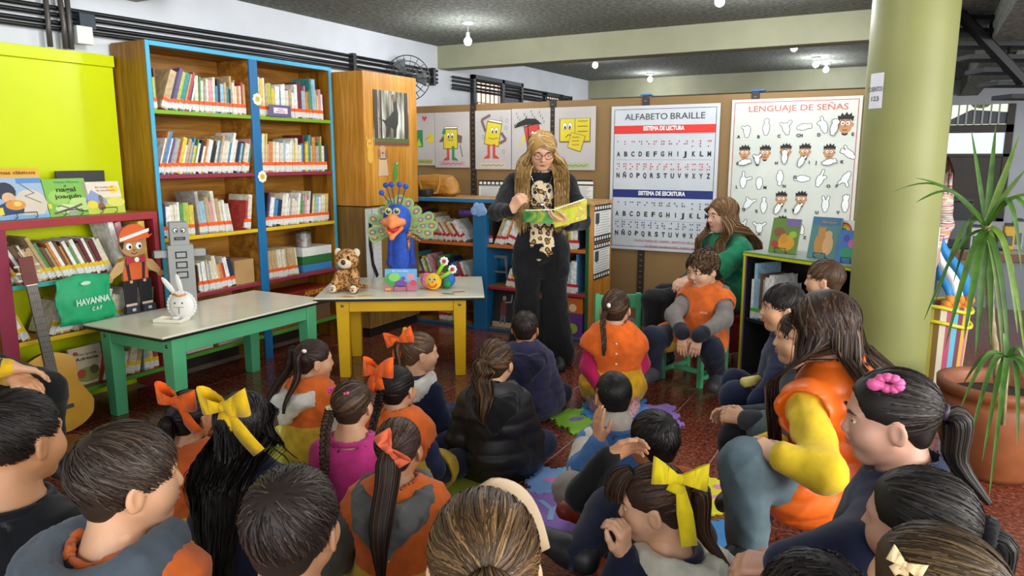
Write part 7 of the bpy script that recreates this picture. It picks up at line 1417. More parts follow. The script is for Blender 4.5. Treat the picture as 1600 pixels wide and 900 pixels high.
# --- book and caterpillar on the table
def pr_dino(t, M, w, h): blobs(t, M, w, h, [('r', -.5, 0, .5, 1, '62a8d8'), ('r', -.5, 0, .5, .42, 'b86a7a'), ('d', -.25, .5, .26, .32, '4a9a4a'), ('d', -.2, .62, .18, .2, '8ac86a'), ('d', .0, .32, .2, .16, '6a4a9a'), ('d', .08, .55, .07, .1, '6a4a9a'), ('r', .2, .5, .42, .78, 'd88a9a'), ('d', .4, .35, .1, .14, 'c84a5a'), ('r', -.48, .02, -.3, .12, 'e8a03a')]); tx(t, M, 'El jardín', -.02 * w, h * .9, h * .1, 'f0f0f0', w * .5, lay=.004)
q = ytop(626, 455); bk_ = standing_book('small colourful picture book propped on the yellow table', (q[0], q[1], .594), YAW, .225, .155, .25, '62a8d8', pr_dino)
def caterpillar():
    q = ytop(676, 452); t = thing('caterpillar_toy', 'bright caterpillar toy with smiling yellow face and flower antennae', 'toy', (q[0], q[1], .591), YAW - R_(12))
    for k, (x, y, z, r, c) in enumerate(((.05, .14, .05, .05, '2e8a5a'), (-.03, .12, .055, .052, '3a5ab0'), (.09, .10, .055, .05, '2a6ac0'), (.02, .08, .07, .05, 'd04a6a'), (-.06, .06, .06, .05, 'e87a9a'), (-.04, .02, .05, .05, 'f08ab0'), (.09, .05, .04, .035, '2e8a5a'), (-.01, .0, .045, .045, 'e8863a'))): b = MB(); b.ell((x, y, z), (r, r * .9, r), n=16); b.build('body_segment', mat('felt_' + c, c, .85, .15, 30, .4, 200), t, smooth=True)
    b = MB(); b.lathe([(0, 0), (.056, 0), (.06, .008), (.06, .02), (.05, .032), (0, .036)], 28, (.02, -.03, .065), M=((1, 0, 0), (0, 0, -1), (0, 1, 0))); hd = b.build('face_disc', mat('felt_yellow', 'f0b81c', .8, .06, 30), t, smooth=True)
    f = Flat(frame((.02, -.067, .065), (1, 0, 0), (0, 0, 1)))
    for sx in (-1, 1): f.disc(sx * .018, .018, .011, .013, '9ac0d8', 12); f.disc(sx * .018, .017, .006, .007, '1a1a1a', 10)
    f.line([(.034 * cos(q), -.004 + .034 * sin(q)) for q in np.linspace(pi * 1.05, pi * 1.95, 10)], .009, 'c8342a'); f.disc(.003, -.002, .008, .006, 'd04a3a', 8); f.build('drawn_face', t)
    for (x, z, xe, ze) in ((.045, .11, .10, .20), (.07, .09, .16, .145)): 
        b = MB(); b.tube([(x, -.04, z), (xe, -.03, ze)], .013, 10); s_ = b.build('antenna', mat('felt_lime', '9ad01e', .8, .06, 30), t, smooth=True); b = MB()
        for q in range(8): b.ell((xe + .022 * cos(q * .785), -.035, ze + .01 + .022 * sin(q * .785)), (.012, .006, .012), n=8)
        b.build('flower', paint('f0eef0'), s_, smooth=True); b = MB(); b.ell((xe, -.042, ze + .01), (.013, .008, .013), n=10); b.build('flower_centre', paint('c81e2e'), s_, smooth=True)
caterpillar()
for k, (x, y, a, c, l) in enumerate(((572, 462, .3, 'c8a02a', 'yellow leaf-shaped card lying by the plush leopard'), (545, 464, -.3, 'b08a3a', 'ochre card lying under the plush leopard'), (716, 456, .5, 'a85a4a', 'reddish pressed leaf on the yellow table'), (700, 459, -.4, '8a6a4a', 'brown pressed leaf on the yellow table'))):
    q = ytop(x, y); b = MB(); b.prism([(.05 * cos(s_) , .018 * sin(s_)) for s_ in np.linspace(0, 2 * pi, 12, endpoint=False)], 0, .002); o = place(b.build('card_leaf', paint(c)), (q[0], q[1], .5905), YAW + a); tag(o, l, 'leaf')
# --- brown handbag and black folder on the blue case
def handbag():
    q = PY(680, 300, YB + .2); t = thing('brown_handbag', 'tan leather handbag lying on the low blue bookcase', 'handbag', (q[0], YB + .22, Hb + .001), .12); t.scale = (1.15, 1.1, 1.22); lm = mat('tan_leather', 'b07a2c', .45, .14, 9, .3, 60)
    V, F, Mi = sdf([rc((-.13, 0, .075), (.11, 0, .075), .075, .08), el((.0, 0, .11), (.15, .07, .055)), rc((.11, 0, .05), (.15, -.02, .06), .05, .06)], .008, .03, clip=[((0, 0, .0), (0, 0, -1))]); V = wrinkle(V, F, .004, RNG, lam=(.05, .12)); smesh('bag_body', [(V, F, Mi)], lm, t)
    b = MB(); b.tube([(-.12, -.075, .11), (-.09, -.10, .06), (-.02, -.105, .015), (.06, -.10, .03), (.07, -.08, .10), (.06, -.06, .15)], .010, 8); b.build('strap', lm, t, smooth=True); b = MB(); b.ell((.11, -.08, .02), .008, n=8); b.build('stud', mat('brass', 'b09050', .3, metal=1), t, smooth=True)
    o = part('black_folder', paint('26282c'), None, (q[0] - .22, q[0] + .05, YB + .02, YB + .12, Hb + .001, Hb + .07), bevel=.02); tag(o, 'black pouch lying in front of the tan handbag', 'pouch')
    q2 = PY(651, 265, YB + .33); t = thing('water_bottle', 'clear water bottle with a green cap beside the handbag', 'bottle', (q2[0], YB + .37, Hb + .001)); b = MB(); b.lathe([(0, 0), (.03, 0), (.032, .02), (.032, .13), (.014, .17), (.014, .19), (0, .19)], 20); m, nt, bs_ = newmat('clear_plastic'); bs_.inputs['Base Color'].default_value = (.8, .86, .86, 1); bs_.inputs['Transmission Weight'].default_value = .85; bs_.inputs['Roughness'].default_value = .08; b.build('bottle_body', m, t, smooth=True); b = MB(); b.lathe([(0, .19), (.017, .19), (.017, .21), (0, .21)], 16); b.build('cap', paint('1e7a6a'), t)
handbag()
# boxes, face-out book and frame in the blue case
def pr_gaucho(t, M, w, h): blobs(t, M, w, h, [('r', -.5, 0, .5, 1, '2c2c2c'), ('r', -.5, 0, .5, .12, 'b8a488'), ('d', -.1, .42, .12, .25, '7a3a36'), ('d', -.08, .70, .07, .06, 'b8a090'), ('l', [(-.05, .6), (.2, .62), (.22, .8)], .05, '9a9a9a'), ('l', [(-.14, .28), (-.18, .08)], .08, '6a6a70'), ('l', [(-.04, .28), (.0, .08)], .08, '6a6a70')]); tx(t, M, 'TANGO', -.02 * w, h * .93, h * .08, '9a8a6a', w * .5, lay=.003)
standing_book('black picture book with a dancing figure on the bottom shelf of the blue bookcase', (PY(787, 470, YB + .03)[0], YB + .05, BZ[2] + .001), -.08, .27, .37, .12, '2c2c2c', pr_gaucho, stand=False)
for k, (c, d1, d2, z, hgt, l) in enumerate((('6a3a8a', 'd8702a', '9ac03a', BZ[2] + .001, .20, 'purple polka dot box at the bottom of the blue bookcase'), ('d8702a', 'e8c83a', 'e8d8a0', BZ[2] + .202, .13, 'orange polka dot box standing on the purple one'))):
    x0, x1 = xb1 - .62, xb1 - .06; t = thing('polka_dot_box', l, 'box', ((x0 + x1) / 2, YB + .02, z)); w = x1 - x0; part('body', paint(c), t, (-w / 2, w / 2, 0, .30, 0, hgt)); f = Flat(frame((0, 0, 0), (1, 0, 0), (0, 0, 1)))
    for u, v, r, cc in ((-.2, .55, .055, d1), (.02, .6, .07, d1), (.19, .35, .045, d2), (-.08, .25, .04, d2)): f.disc(u, v * hgt, r * min(1, hgt / .17), r * min(1, hgt / .17), cc, 16)
    f.build('polka_dots', t)
t = thing('small_easel', 'small grey folding easel on the red-edged shelf left of the reader', 'easel', (PY(778, 440, YB + .1)[0], YB + .12, BZ[1] + .001)); em = paint('6a6a6c')
for sx in (-1, 1): b = MB(); b.tube([(sx * .09, 0, 0), (sx * .055, .02, .24)], .012, 6); b.build('leg', em, t)
part('top_bar', em, t, (-.07, .07, .005, .035, .23, .26)); part('cross_bar', em, t, (-.075, .075, .0, .02, .10, .118))
tag(part('purple_pouch', mat('purple_print', '4a3a8a', .6, .4, 26), None, (PY(730, 345, YB)[0] - .12, PY(730, 345, YB)[0] + .09, YB + .03, YB + .2, BZ[0] + .235, BZ[0] + .29), bevel=.02), 'purple patterned pouch lying on the books by the blue post', 'pouch')
# --- display books on the black unit
def pr_lion(t, M, w, h): blobs(t, M, w, h, [('r', -.5, 0, .5, 1, '6a8a3a'), ('d', .1, .3, .3, .22, 'e0a02a'), ('d', -.2, .6, .2, .14, '8a5a3a'), ('d', .0, .42, .16, .14, 'd8902a'), ('r', .0, .78, .5, 1, '7a6aa0'), ('d', -.3, .25, .14, .1, 'b83a3a'), ('d', .3, .55, .14, .1, '9ac04a')])
def pr_bears(t, M, w, h): blobs(t, M, w, h, [('r', -.5, 0, .5, 1, '5a8a8a'), ('r', -.5, .8, .5, 1, '4a7aa0'), ('d', -.12, .35, .2, .26, 'c8904a'), ('d', .16, .33, .18, .25, 'dcb07a'), ('d', -.1, .64, .14, .11, 'c8904a'), ('d', .14, .58, .13, .1, 'dcb07a'), ('d', -.2, .73, .04, .03, 'c8904a'), ('d', .0, .74, .04, .03, 'c8904a')]); tx(t, M, 'Abrazos', .08 * w, h * .88, h * .09, 'e8a03a', w * .5, lay=.003)
def pr_rain(t, M, w, h):
    blobs(t, M, w, h, [('r', -.5, 0, .5, 1, 'e0e2e0')] + [('d', .1, .62, r, r * 1.1 * .72, c) for r, c in ((.42, 'c83a34'), (.36, 'e0a02a'), (.30, 'e0d04a'), (.24, '4a9a5a'), (.18, '3a7ab8'), (.11, 'e0e2e0'))]); tx(t, M, 'en 4 UL', -.1 * w, h * .22, h * .08, '2a2a2a', w * .5, lay=.003); tx(t, M, 'AZUL', -.18 * w, h * .12, h * .08, '2a2a2a', w * .3, lay=.003)
def pr_sea(t, M, w, h): blobs(t, M, w, h, [('r', -.5, 0, .5, 1, '4a7ac0'), ('d', 0, .3, .4, .2, '3a9a7a'), ('d', .1, .6, .2, .14, 'c86ab0'), ('d', -.2, .75, .12, .1, '5a4ab0')])
for px_, d, w, h, pr, c, l in ((1222, .12, .20, .235, pr_lion, '6a8a3a', 'green and yellow lion picture book standing on the black shelf unit'), (1284, .12, .19, .265, pr_bears, '5a8a8a', 'picture book with two hugging bears on the black shelf unit'), (1309, .17, .14, .25, pr_rain, 'e0e2e0', 'white rainbow picture book behind the hugging bears book'), (1326, .08, .15, .2, pr_sea, '4a7ac0', 'blue sea picture book half hidden by the column')):
    d0 = ray(px_, 380); nrm_ = V3(-sin(RA), cos(RA), 0); p0_ = ruw(0, d, 0); tt_ = ((p0_ - CAMP) @ nrm_) / (d0 @ nrm_); q = CAMP + d0 * tt_; standing_book(l, (q[0], q[1], Hr + .002), RA + .18, w, h, .22, c, pr)
o = place(MB().prism([(-.05, 0), (0, -.05), (.05, 0), (0, .05)], 0, .004, lambda u, v, d: (u, -d, v)).build('red_diamond', paint('a8202a')), tuple(PY(1338, 378, YP - .01)), 0); tag(o, 'small red cloth diamond at the edge of the column', 'ornament')
# --- fan on the left wall
def fan():
    q = PX(637, 122, -4.47); t = thing('wall_fan', 'black wire-guarded wall fan above the plywood cabinet', 'fan', (-4.47, q[1], q[2])); bm = mat('fan_black', '26282a', .4, .1, 8); R0 = .215; M = np.array(Matrix.Rotation(R_(38), 3, 'Z') @ Matrix.Rotation(pi / 2, 3, 'X')); A3_ = lambda x, y, z: tuple(M @ V3(x, y, z))
    for zz_, nm in ((.06, 'front_guard'), (-.05, 'rear_guard')):
        b = MB(); rr = [R0, R0 * .75, R0 * .5, R0 * .25]
        for r in rr: b.tube([A3_(r * cos(q), r * sin(q), zz_ * (1 - (r / R0) ** 2)) for q in np.linspace(0, 2 * pi, 33)], .0055 if r == R0 else .003, 4)
        for k in range(18): a = k * 2 * pi / 18; b.tube([A3_(r * cos(a), r * sin(a), zz_ * (1 - (r / R0) ** 2)) for r in (.03, .1, .16, R0)], .0026, 4)
        b.build(nm, bm, t)
    for k in range(3):
        a0 = k * 2 * pi / 3; b = MB(); vs = []
        for r in np.linspace(.03, R0 * .88, 6):
            wd = .22 + .35 * r / R0
            for s_ in (-1, 0, 1): an = a0 + s_ * wd * .8; vs.append(A3_(r * cos(an), r * sin(an), .018 * s_))
        b.add(vs, [(i * 3 + j, i * 3 + j + 1, i * 3 + j + 4, i * 3 + j + 3) for i in range(5) for j in range(2)]); b.build('blade', mat('fan_blade', '5a5e60', .3, .05, 5), t, smooth=True)
    b = MB(); b.lathe([(0, .03), (.03, .025), (.035, -.02), (.05, -.06), (.05, -.14), (0, -.15)], 20, M=M); b.build('motor', bm, t, smooth=True); b = MB(); b.tube([A3_(0, 0, -.12), (-.12, .0, -.1), (XW + 4.47 + .01, .02, -.12)], .018, 8); b.build('bracket', bm, t)
fan()
# --- guitar leaning on the low bookcase
def guitar():
    bot = G(108, 672); top = PX(38, 410, XF + .03); base = V3(bot[0] - .0, bot[1] - .03, 0); up = top - base; L = np.linalg.norm(up); up /= L
    t = thing('acoustic_guitar', 'acoustic guitar with a honey coloured body leaning at the left', 'guitar', base); fwd = V3(1.0, -.30, 0); fwd -= up * (fwd @ up); fwd /= np.linalg.norm(fwd); rt = np.cross(up, fwd) * 1.0; rt = np.cross(up, fwd); rt = -rt
    F = lambda u, v, d: tuple(rt * u + up * v + fwd * d); s = L / 1.0; prof = []
    for a in np.linspace(0, 1, 40):
        v = a * .47 * s; wd = np.interp(a, [0, .04, .15, .32, .48, .60, .72, .86, .96, 1], [.03, .10, .165, .185, .150, .122, .128, .135, .095, .03]) * s; prof.append((wd, v))
    for _ in range(2): prof = [prof[0]] + [((prof[i - 1][0] + 2 * prof[i][0] + prof[i + 1][0]) / 4, prof[i][1]) for i in range(1, len(prof) - 1)] + [prof[-1]]
    out = [(w_, v) for w_, v in prof] + [(-w_, v) for w_, v in prof[::-1]]
    b = MB(); b.prism(out, -.045, .04, F); b.build('body', mat('guitar_side', '7a4a1a', .3, .1, 6, coat=.4), t, smooth=False, bevel=.004); b = MB(); b.prism([(u * .985, v + .002) for u, v in out], .04, .043, F); b.build('soundboard', mat('guitar_top', 'cf9c34', .16, .1, 5, coat=.7), t)
    b = MB(); b.add([F(.045 * s * cos(q), .30 * s + .045 * s * sin(q), .0436) for q in np.linspace(0, 2 * pi, 24, endpoint=False)], [tuple(range(24))]); b.build('sound_hole', paint('1a120a'), t)
    part_ = lambda n, m, u0, u1, v0, v1, d0, d1: MB().prism([(u0, v0), (u1, v0), (u1, v1), (u0, v1)], d0, d1, F).build(n, m, t, bevel=.002)
    part_('bridge', paint('241a16'), -.07 * s, .07 * s, .135 * s, .158 * s, .043, .054); part_('neck', mat('guitar_neck', '3a3026', .4, .1, 8), -.028 * s, .028 * s, .33 * s, .87 * s, .035, .056); hd = part_('headstock', mat('guitar_head', '6a2a20', .6, .1, 8), -.036 * s, .036 * s, .87 * s, 1.03 * s, .03, .05); part_('nut', paint('e8e2d0'), -.028 * s, .028 * s, .866 * s, .873 * s, .05, .06)
    for k in range(15): v = (.36 + .5 * (1 - .94 ** (k + 1)) / (1 - .94 ** 16) * 1.0) * s; v = .87 * s - (.87 - .36) * s * (1 - .94 ** (k + 1)) / (1 - .94 ** 15); part_('fret', mat('steel', '8a8a80'), -.028 * s, .028 * s, v - .001, v + .001, .056, .058)
    for k in range(6): u = (-.02 + .008 * k) * s; b = MB(); b.tube([F(u * 1.4, .147 * s, .056), F(u, .87 * s, .061)], .0008, 4); b.build('string', mat('string', 'b8b8a8', .3, metal=.8), t)
    for sx in (-1, 1):
        for k in range(3): b = MB(); b.tube([F(sx * .036 * s, (.90 + .04 * k) * s, .04), F(sx * .062 * s, (.90 + .04 * k) * s, .04)], .007, 8); b.build('tuning_peg', paint('d8d0c0'), hd, smooth=True)
guitar()
# ================================================================ MATS, PLANT, FLAG BOX, STAIR
def puzzle_outline(w, h, n=5, r=.018):
    o = []
    def edge(a, b, sgn):
        a, b = V3(*a, 0), V3(*b, 0); d = b - a; L = np.linalg.norm(d); d /= L; nn = V3(d[1], -d[0], 0)
        for k in range(n):
            c = a + d * L * (k + .5) / n; s = r * (1 if k % 2 == 0 else -1) * sgn; hw = L / n * .3
            for u, v in ((-hw * .8, 0), (-hw, s), (hw, s), (hw * .8, 0)): q = c + d * u + nn * v; o.append((q[0], q[1]))
    edge((-w / 2, -h / 2), (w / 2, -h / 2), 1); edge((w / 2, -h / 2), (w / 2, h / 2), 1); edge((w / 2, h / 2), (-w / 2, h / 2), 1); edge((-w / 2, h / 2), (-w / 2, -h / 2), 1); return o
def foam(label, px_, py_, rz, c, fig=None, fc='ffffff', s=.36, z=.0005):
    q = G(px_, py_); t = thing('foam_mat_tile', label, 'mat', (q[0], q[1], z), rz, 'foam puzzle mats'); MB().prism(puzzle_outline(s, s), 0, .012).build('foam_base', mat('foam_' + c, c, .8, .06, 10, .3, 200), t, bevel=.002)
    if fig:
        M = frame((0, 0, .012), (1, 0, 0), (0, 1, 0)); f = Flat(M)
        if fig == 'blob': f.disc(-.05, .02, .05, .03, fc); f.disc(.07, -.03, .06, .025, fc); f.disc(.06, .08, .03, .025, fc); f.build('inlay', t)
        else: text('inlay_letter', fig, .26, paint(fc), t, M @ Matrix.Translation((0, 0, .001)))
foam('green foam puzzle mat with purple blobs under the kneeling girl', 915, 657, .1 + .9, '8ec83c', 'blob', '8a6ac0'); foam('lilac foam puzzle mat right of the kneeling girl', 1010, 650, .1 + .9 - .55, '9a7cd0', 'blob', '8ab0e0'); foam('blue foam puzzle mat under the kneeling girl', 960, 640, .35, '4a90d8', z=.014)
foam('light blue foam puzzle mat beside the grey-trousered boy', 882, 758, .35, '7ea8e0', 'blob', 'e080b8', .34); foam('purple foam puzzle mat with a light blue Y near the boys', 862, 808, .35, '9470c4', 'Y', '8ab4e0', .36, .014)
foam('yellow foam puzzle mat behind the girl with the yellow bow', 1105, 775, .3, 'e6dc30', 'blob', 'e088c0', .36); foam('blue foam puzzle mat beside the jeans of the woman in the vest', 1090, 850, .3, '4a90d0', None, s=.36, z=.014)
# printed play mat
def playmat():
    A, B_, C_ = G(862, 683), G(745, 800), G(430, 640); u = (A - B_); L1 = np.linalg.norm(u); u /= L1; v = V3(-u[1], u[0], 0); o = A - u * 2.3
    t = thing('printed_play_mat', 'yellow and green printed play mat with red edge under the children at left', 'mat', o, math.atan2(u[1], u[0])); L, Wd = 2.3, 1.5
    m, nt, b = newmat('playmat_print'); n = N(nt, 'ShaderNodeTexNoise', Scale=2.6, Detail=2.0); nt.links.new(coords(nt), n.inputs['Vector']); nt.links.new(ramp(nt, n.outputs['Fac'], [(.30, '8ab84a'), (.42, 'b8cc4e'), (.55, 'd0cf58'), (.68, 'd8d88a')]), b.inputs['Base Color']); b.inputs['Roughness'].default_value = .45
    part('mat_sheet', m, t, (0, L, 0, Wd, 0, .008)); part('red_edge', paint('b84a38'), t, (0, L, -.03, 0, 0, .010)); part('red_edge', paint('b84a38'), t, (L, L + .03, -.03, Wd, 0, .010)); part('blue_panel', paint('4aa8d8'), t, (L - .55, L - .02, .02, .5, .008, .010))
    f = Flat(frame((0, 0, .0085), (1, 0, 0), (0, 1, 0)))
    for a, b_, r, c in ((.5, .3, .09, '6aa0c8'), (.9, .2, .07, '8ac0d8'), (1.1, .5, .1, '9ab0a0'), (1.5, .3, .08, '6a9ac8'), (.3, .9, .1, 'b06aa0'), (1.6, .9, .12, '8ac05a'), (.8, 1.2, .1, 'd88a9a'), (1.3, 1.3, .09, '7a6ab0')): f.disc(a, b_, r, r * .6, c, 14)
    f.line([(.4, .5), (.7, .7), (1.2, .75), (1.7, .6)], .03, 'a8604a'); f.build('printed_figures', t)
playmat()
q = G(330, 870); t = thing('green_mat', 'bright green mat patch on the floor at lower left', 'mat', (q[0], q[1], .0005), .5); part('sheet', mat('grass_green_mat', '5a9a24', .8, .3, 20), t, (-.5, .5, -.45, .6, 0, .007))
# plant in a terracotta pot
def plant():
    c = G(1545, 735); c[2] = 0; t = thing('potted_dracaena', 'tall potted dracaena with arching leaves beside the column', 'plant', c); pm = mat('terracotta', '8a4e2c', .5, .25, 5, .2, 40); b = MB(); b.lathe([(0, 0), (.17, 0), (.19, .03), (.235, .16), (.255, .30), (.25, .37), (.235, .40), (.262, .41), (.265, .455), (.24, .46), (.225, .44), (.22, .38), (0, .37)], 48); b.build('pot', pm, t, smooth=True)
    b = MB(); b.lathe([(0, .385), (.21, .38), (.2, .39), (0, .392)], 24); b.build('soil', mat('soil', '3a2a1e', .95, .3, 30, .6, 80), t, smooth=True)
    tm = mat('cane', '9a8c66', .8, .25, 30, .5, 60); fw_ = 3.35; top = T(1541, 352, 3.3) - c; kx = top
    b = MB(); n = 22; b.tube([V3(.0, .0, .37) + (top - V3(0, 0, .37)) * q + V3(.006 * sin(q * 9), 0, 0) for q in np.linspace(0, 1, n)], [.016 + .0025 * (i % 2) for i in range(n)], 10); b.build('cane_stem', tm, t, smooth=True)
    lm = [mat('dracaena_leaf', '466e22', .4, .25, 14), mat('dracaena_leaf_pale', '6f8f34', .4, .25, 14)]
    def leaf(p0, tip, sag, w, mi, upk=.0):
        p0, tip = V3(*p0), V3(*tip); n = 12; tt = np.linspace(0, 1, n); P = np.array([p0 + (tip - p0) * q + V3(0, 0, sag) * sin(pi * q) for q in tt]); d = np.gradient(P, axis=0); d /= np.linalg.norm(d, axis=1)[:, None]; sd = np.cross(d, V3(-.05, -.42, .60)); sd /= np.linalg.norm(sd, axis=1)[:, None] + 1e-9; nn = np.cross(sd, d); ww = w * np.sin(np.clip(tt * .93 + .07, 0, 1) ** .6 * pi) ** .7 + .001; b = MB(); vs = []
        for i in range(n): vs += [P[i] - sd[i] * ww[i] + nn[i] * ww[i] * .25, P[i], P[i] + sd[i] * ww[i] + nn[i] * ww[i] * .25]
        b.add(vs, [(i * 3 + j, i * 3 + j + 1, i * 3 + j + 4, i * 3 + j + 3) for i in range(n - 1) for j in (0, 1)]); b.build('leaf', lm[mi], t, smooth=True)
    L3 = lambda x, y, t_: T(x, y, t_) - c
    for x, y, dt, sag, w, mi in ((1518, 205, .05, .0, .012, 0), (1556, 196, .0, 0, .016, 0), (1592, 212, -.08, 0, .020, 1), (1606, 262, -.15, .02, .02, 1), (1430, 278, .1, .05, .012, 0), (1432, 316, -.08, .10, .017, 0), (1395, 300, .25, .1, .012, 0), (1640, 330, -.2, .1, .018, 1), (1596, 422, -.15, .20, .016, 0), (1622, 380, -.25, .16, .015, 0), (1462, 470, .1, .16, .016, 0), (1444, 500, .15, .12, .012, 0), (1476, 545, -.05, .10, .020, 0), (1506, 530, -.10, .08, .024, 0), (1524, 560, .02, .07, .022, 0), (1548, 540, .05, .06, .02, 0), (1566, 555, -.06, .09, .022, 1), (1590, 520, -.12, .14, .018, 1), (1578, 600, -.08, .12, .016, 0), (1602, 560, .1, .14, .014, 1), (1490, 440, .25, .14, .016, 0), (1560, 470, .3, .1, .02, 0), (1530, 480, .3, .1, .02, 0)):
        leaf(top + V3(0, 0, -.02 + .03 * RNG.random()), L3(x, y, 3.3 + dt), sag, w * .72, mi)
    s0 = L3(1570, 640, 3.2); s1 = L3(1574, 562, 3.15); b = MB(); b.tube([V3(s0[0], s0[1], .38), s1], .009, 8); b.build('side_shoot', tm, t, smooth=True)
    for x, y, dt, sag in ((1500, 640, -.1, .12), (1512, 700, -.15, .16), (1535, 720, -.2, .14), (1556, 690, -.25, .12), (1590, 700, -.2, .14), (1612, 640, -.1, .1), (1620, 720, -.3, .14), (1545, 780, -.35, .2), (1505, 600, .1, .08), (1568, 520, 0, .02), (1600, 560, -.05, .05)): leaf(s1, L3(x, y, 3.15 + dt), sag, .011, 0)
plant()
# flag in a striped bin beside the column
def flagbin():
    c = G(1462, 600); d = T(1462, 560, 4.72); c = V3(d[0], d[1], 0); t = thing('striped_bin', 'tall bin wrapped in colourful vertical stripes behind the column', 'bin', c, YAW); zt = T(1470, 470, 4.72)[2]
    n = 30; cols = ['c8a83a', 'b84a6a', 'd8cf5a', '7a3a4a', 'e0d8c0', 'c86a9a', '5ab0c8', '8a6a3a']
    for k in range(n):
        a0, a1 = 2 * pi * k / n, 2 * pi * (k + 1) / n; b = MB(); r0, r1 = .14, .165; b.add([(r0 * cos(a0), r0 * sin(a0), 0), (r0 * cos(a1), r0 * sin(a1), 0), (r1 * cos(a1), r1 * sin(a1), zt), (r1 * cos(a0), r1 * sin(a0), zt)], [(0, 1, 2, 3)]); b.build('stripe', paint(cols[k * 5 % 8], .4), t)
    for z in (zt - .02, zt * .82): b = MB(); b.tube([(.172 * cos(q), .172 * sin(q), z + .02 * sin(q * 2)) for q in np.linspace(0, 2 * pi, 25)], .012, 6); b.build('yellow_cord', paint('d8cc2a'), t, smooth=True)
    f = thing('flag', 'blue and white flag draped over the striped bin beside the column', 'flag', c + V3(0, 0, zt), YAW); top = T(1466, 362, 4.72) - c - V3(0, 0, zt); inv = np.array(Matrix.Rotation(-YAW, 3, 'Z')); tp = inv @ top
    b = MB(); b.tube([(tp[0], tp[1], -.2), tuple(tp + V3(0, 0, .03))], .01, 8); b.build('pole', paint('e8e8e4'), f)
    for k, cc in enumerate(('2a86c8', 'e4e8ea', '2a86c8')):
        b = MB(); vs = []; nn_ = 10
        for i in range(nn_ + 1):
            q = i / nn_
            for j in (0, 1):
                s_ = (k + j) / 3; x = tp[0] - .02 + .16 * q * (1.25 - s_ * .75) + .0; z = tp[2] - .02 - .32 * q - s_ * .27 * (1 - .15 * q); vs.append((x, tp[1] - .1 + .03 * sin(q * 7 + s_ * 2) - .05 * q, z))
        b.add(vs, [(2 * i, 2 * i + 1, 2 * i + 3, 2 * i + 2) for i in range(nn_)]); o = b.build('flag_stripe', mat('flag_' + cc, cc, .6, .06, 8), f, smooth=True); o.modifiers.new('s', 'SOLIDIFY').thickness = .003
    b = MB(); 
    for q in range(9): b.ell((-.06 + .02 * q, -.12, -.02 + .03 * (q % 3)), (.03, .03, .035), n=8)
    b.build('orange_tassels', mat('tassel', 'd8862a', .7, .2, 30), f, smooth=True)
flagbin()
# black iron stair at the upper right
def stair():
    t_ = 6.2; t = thing('iron_stair', 'black iron stair with open treads at the upper right', 'stair', T(1560, 140, t_)); o = T(1560, 140, t_); bm = mat('black_iron', '0c0d0f', .6, .1, 8)
    P = lambda x, y, tt: T(x, y, tt) - o
    for dx, tt, nm in ((0, 6.0, 'stringer'), (60, 6.6, 'stringer')): b = MB(); b.tube([P(1470 + dx, -10, tt), P(1600 + dx, 128, tt)], .05, 6); b.build(nm, bm, t)
    for k in range(7): x, y = 1492 + 22 * k, 22 + 21 * k; a = P(x, y, 5.9); b = MB(); b.obox(a + cw(.28, .25), (.42, .13, .018), np.array(Matrix.Rotation(YAW, 3, 'Z'))); b.build('tread', bm, t)
    b = MB(); b.tube([P(1530, -40, 6.3), P(1640, 70, 6.3)], .022, 8); b.build('handrail', mat('steel_rail', '6a7078', .3, .05, 5, metal=.7), t, smooth=True)
    for k in range(4): b = MB(); b.tube([P(1520 + 28 * k, -30 + 26 * k, 6.3), P(1520 + 28 * k, 50 + 26 * k, 6.1)], .014, 6); b.build('baluster', bm, t)
stair()
struct(MB().box(.66, 5.2, 8.2, 8.45, 2.40, 2.66).build('trim_6', M_stucco)); struct(MB().box(.66, 5.2, 8.2, 13.6, 2.66, 2.8).build('ceiling.001', M_stucco))
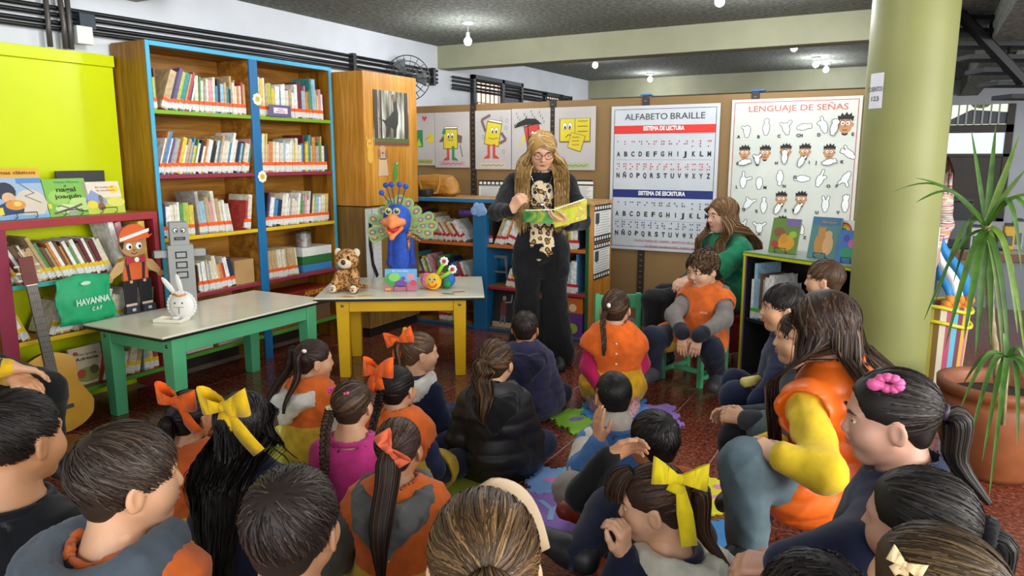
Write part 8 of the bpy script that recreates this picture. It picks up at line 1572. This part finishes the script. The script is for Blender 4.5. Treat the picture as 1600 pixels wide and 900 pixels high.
# counter clutter
def onc(px_, py_, d): 
    Y = cq[1] + d; q = PY(px_, py_, Y); return q[0], Y, zc_ + .001
for k, (x, y, d, w, h, c, l) in enumerate(((1497, 330, .2, .28, .5, '1e2024', 'black coffee machine on the far counter'), (1535, 350, .35, .22, .22, 'd0d0ca', 'white appliance on the far counter'), (1562, 360, .25, .14, .16, '1c1c20', 'small black monitor on the far counter'), (1580, 345, .3, .10, .25, 'd8a82a', 'yellow canister on the far counter'), (1594, 340, .35, .10, .3, 'a0a4a0', 'grey bottle rack on the far counter'))):
    a, b_, z = onc(x, y, d); nm_ = ('coffee_machine', 'kitchen_appliance', 'small_monitor', 'canister', 'bottle_rack')[k]; t = thing(nm_, l, ('coffee machine', 'appliance', 'monitor', 'canister', 'rack')[k], (a, b_, z)); part('body', paint(c), t, (-w / 2, w / 2, 0, .2, 0, h), bevel=.015); part('top_cap', paint('3a3c40'), t, (-w / 2 + .01, w / 2 - .01, .01, .19, h, h + .02)); part('front_plate', paint('5a5c60'), t, (-w / 3, w / 3, -.006, 0, h * .2, h * .6))
# cream sheet held near the bottom centre
t = thing('cream_card', 'curved cream card held up beside the golden brown hair', 'card', T(800, 805, 1.25), YAW); b = MB(); vs = []
for i in range(12):
    q = i / 11; a = V3(-.045 + .10 * q, .02 * sin(q * 3), .062 - .125 * q ** 1.25)
    wd = .012 + .030 * sin(pi * min(1, q * .9 + .06)); vs += [a + V3(-wd, 0, -wd * .7), a + V3(wd * .6, -.012, wd * .6)]
b.add(vs, [(2 * i, 2 * i + 1, 2 * i + 3, 2 * i + 2) for i in range(11)]); o = b.build('card_sheet', mat('cream_card', 'b8a080', .6, .08, 10), t, smooth=True); o.modifiers.new('s', 'SOLIDIFY').thickness = .004
t = thing('rolled_paper', 'rolled yellow paper on the lap of the boy in navy', 'paper roll', T(1172, 597, 3.15), YAW + .2); b = MB(); b.tube([(-.03, 0, 0), (.05, .02, 0)], .022, 12); b.build('roll', paint('e8d878'), t, smooth=True)
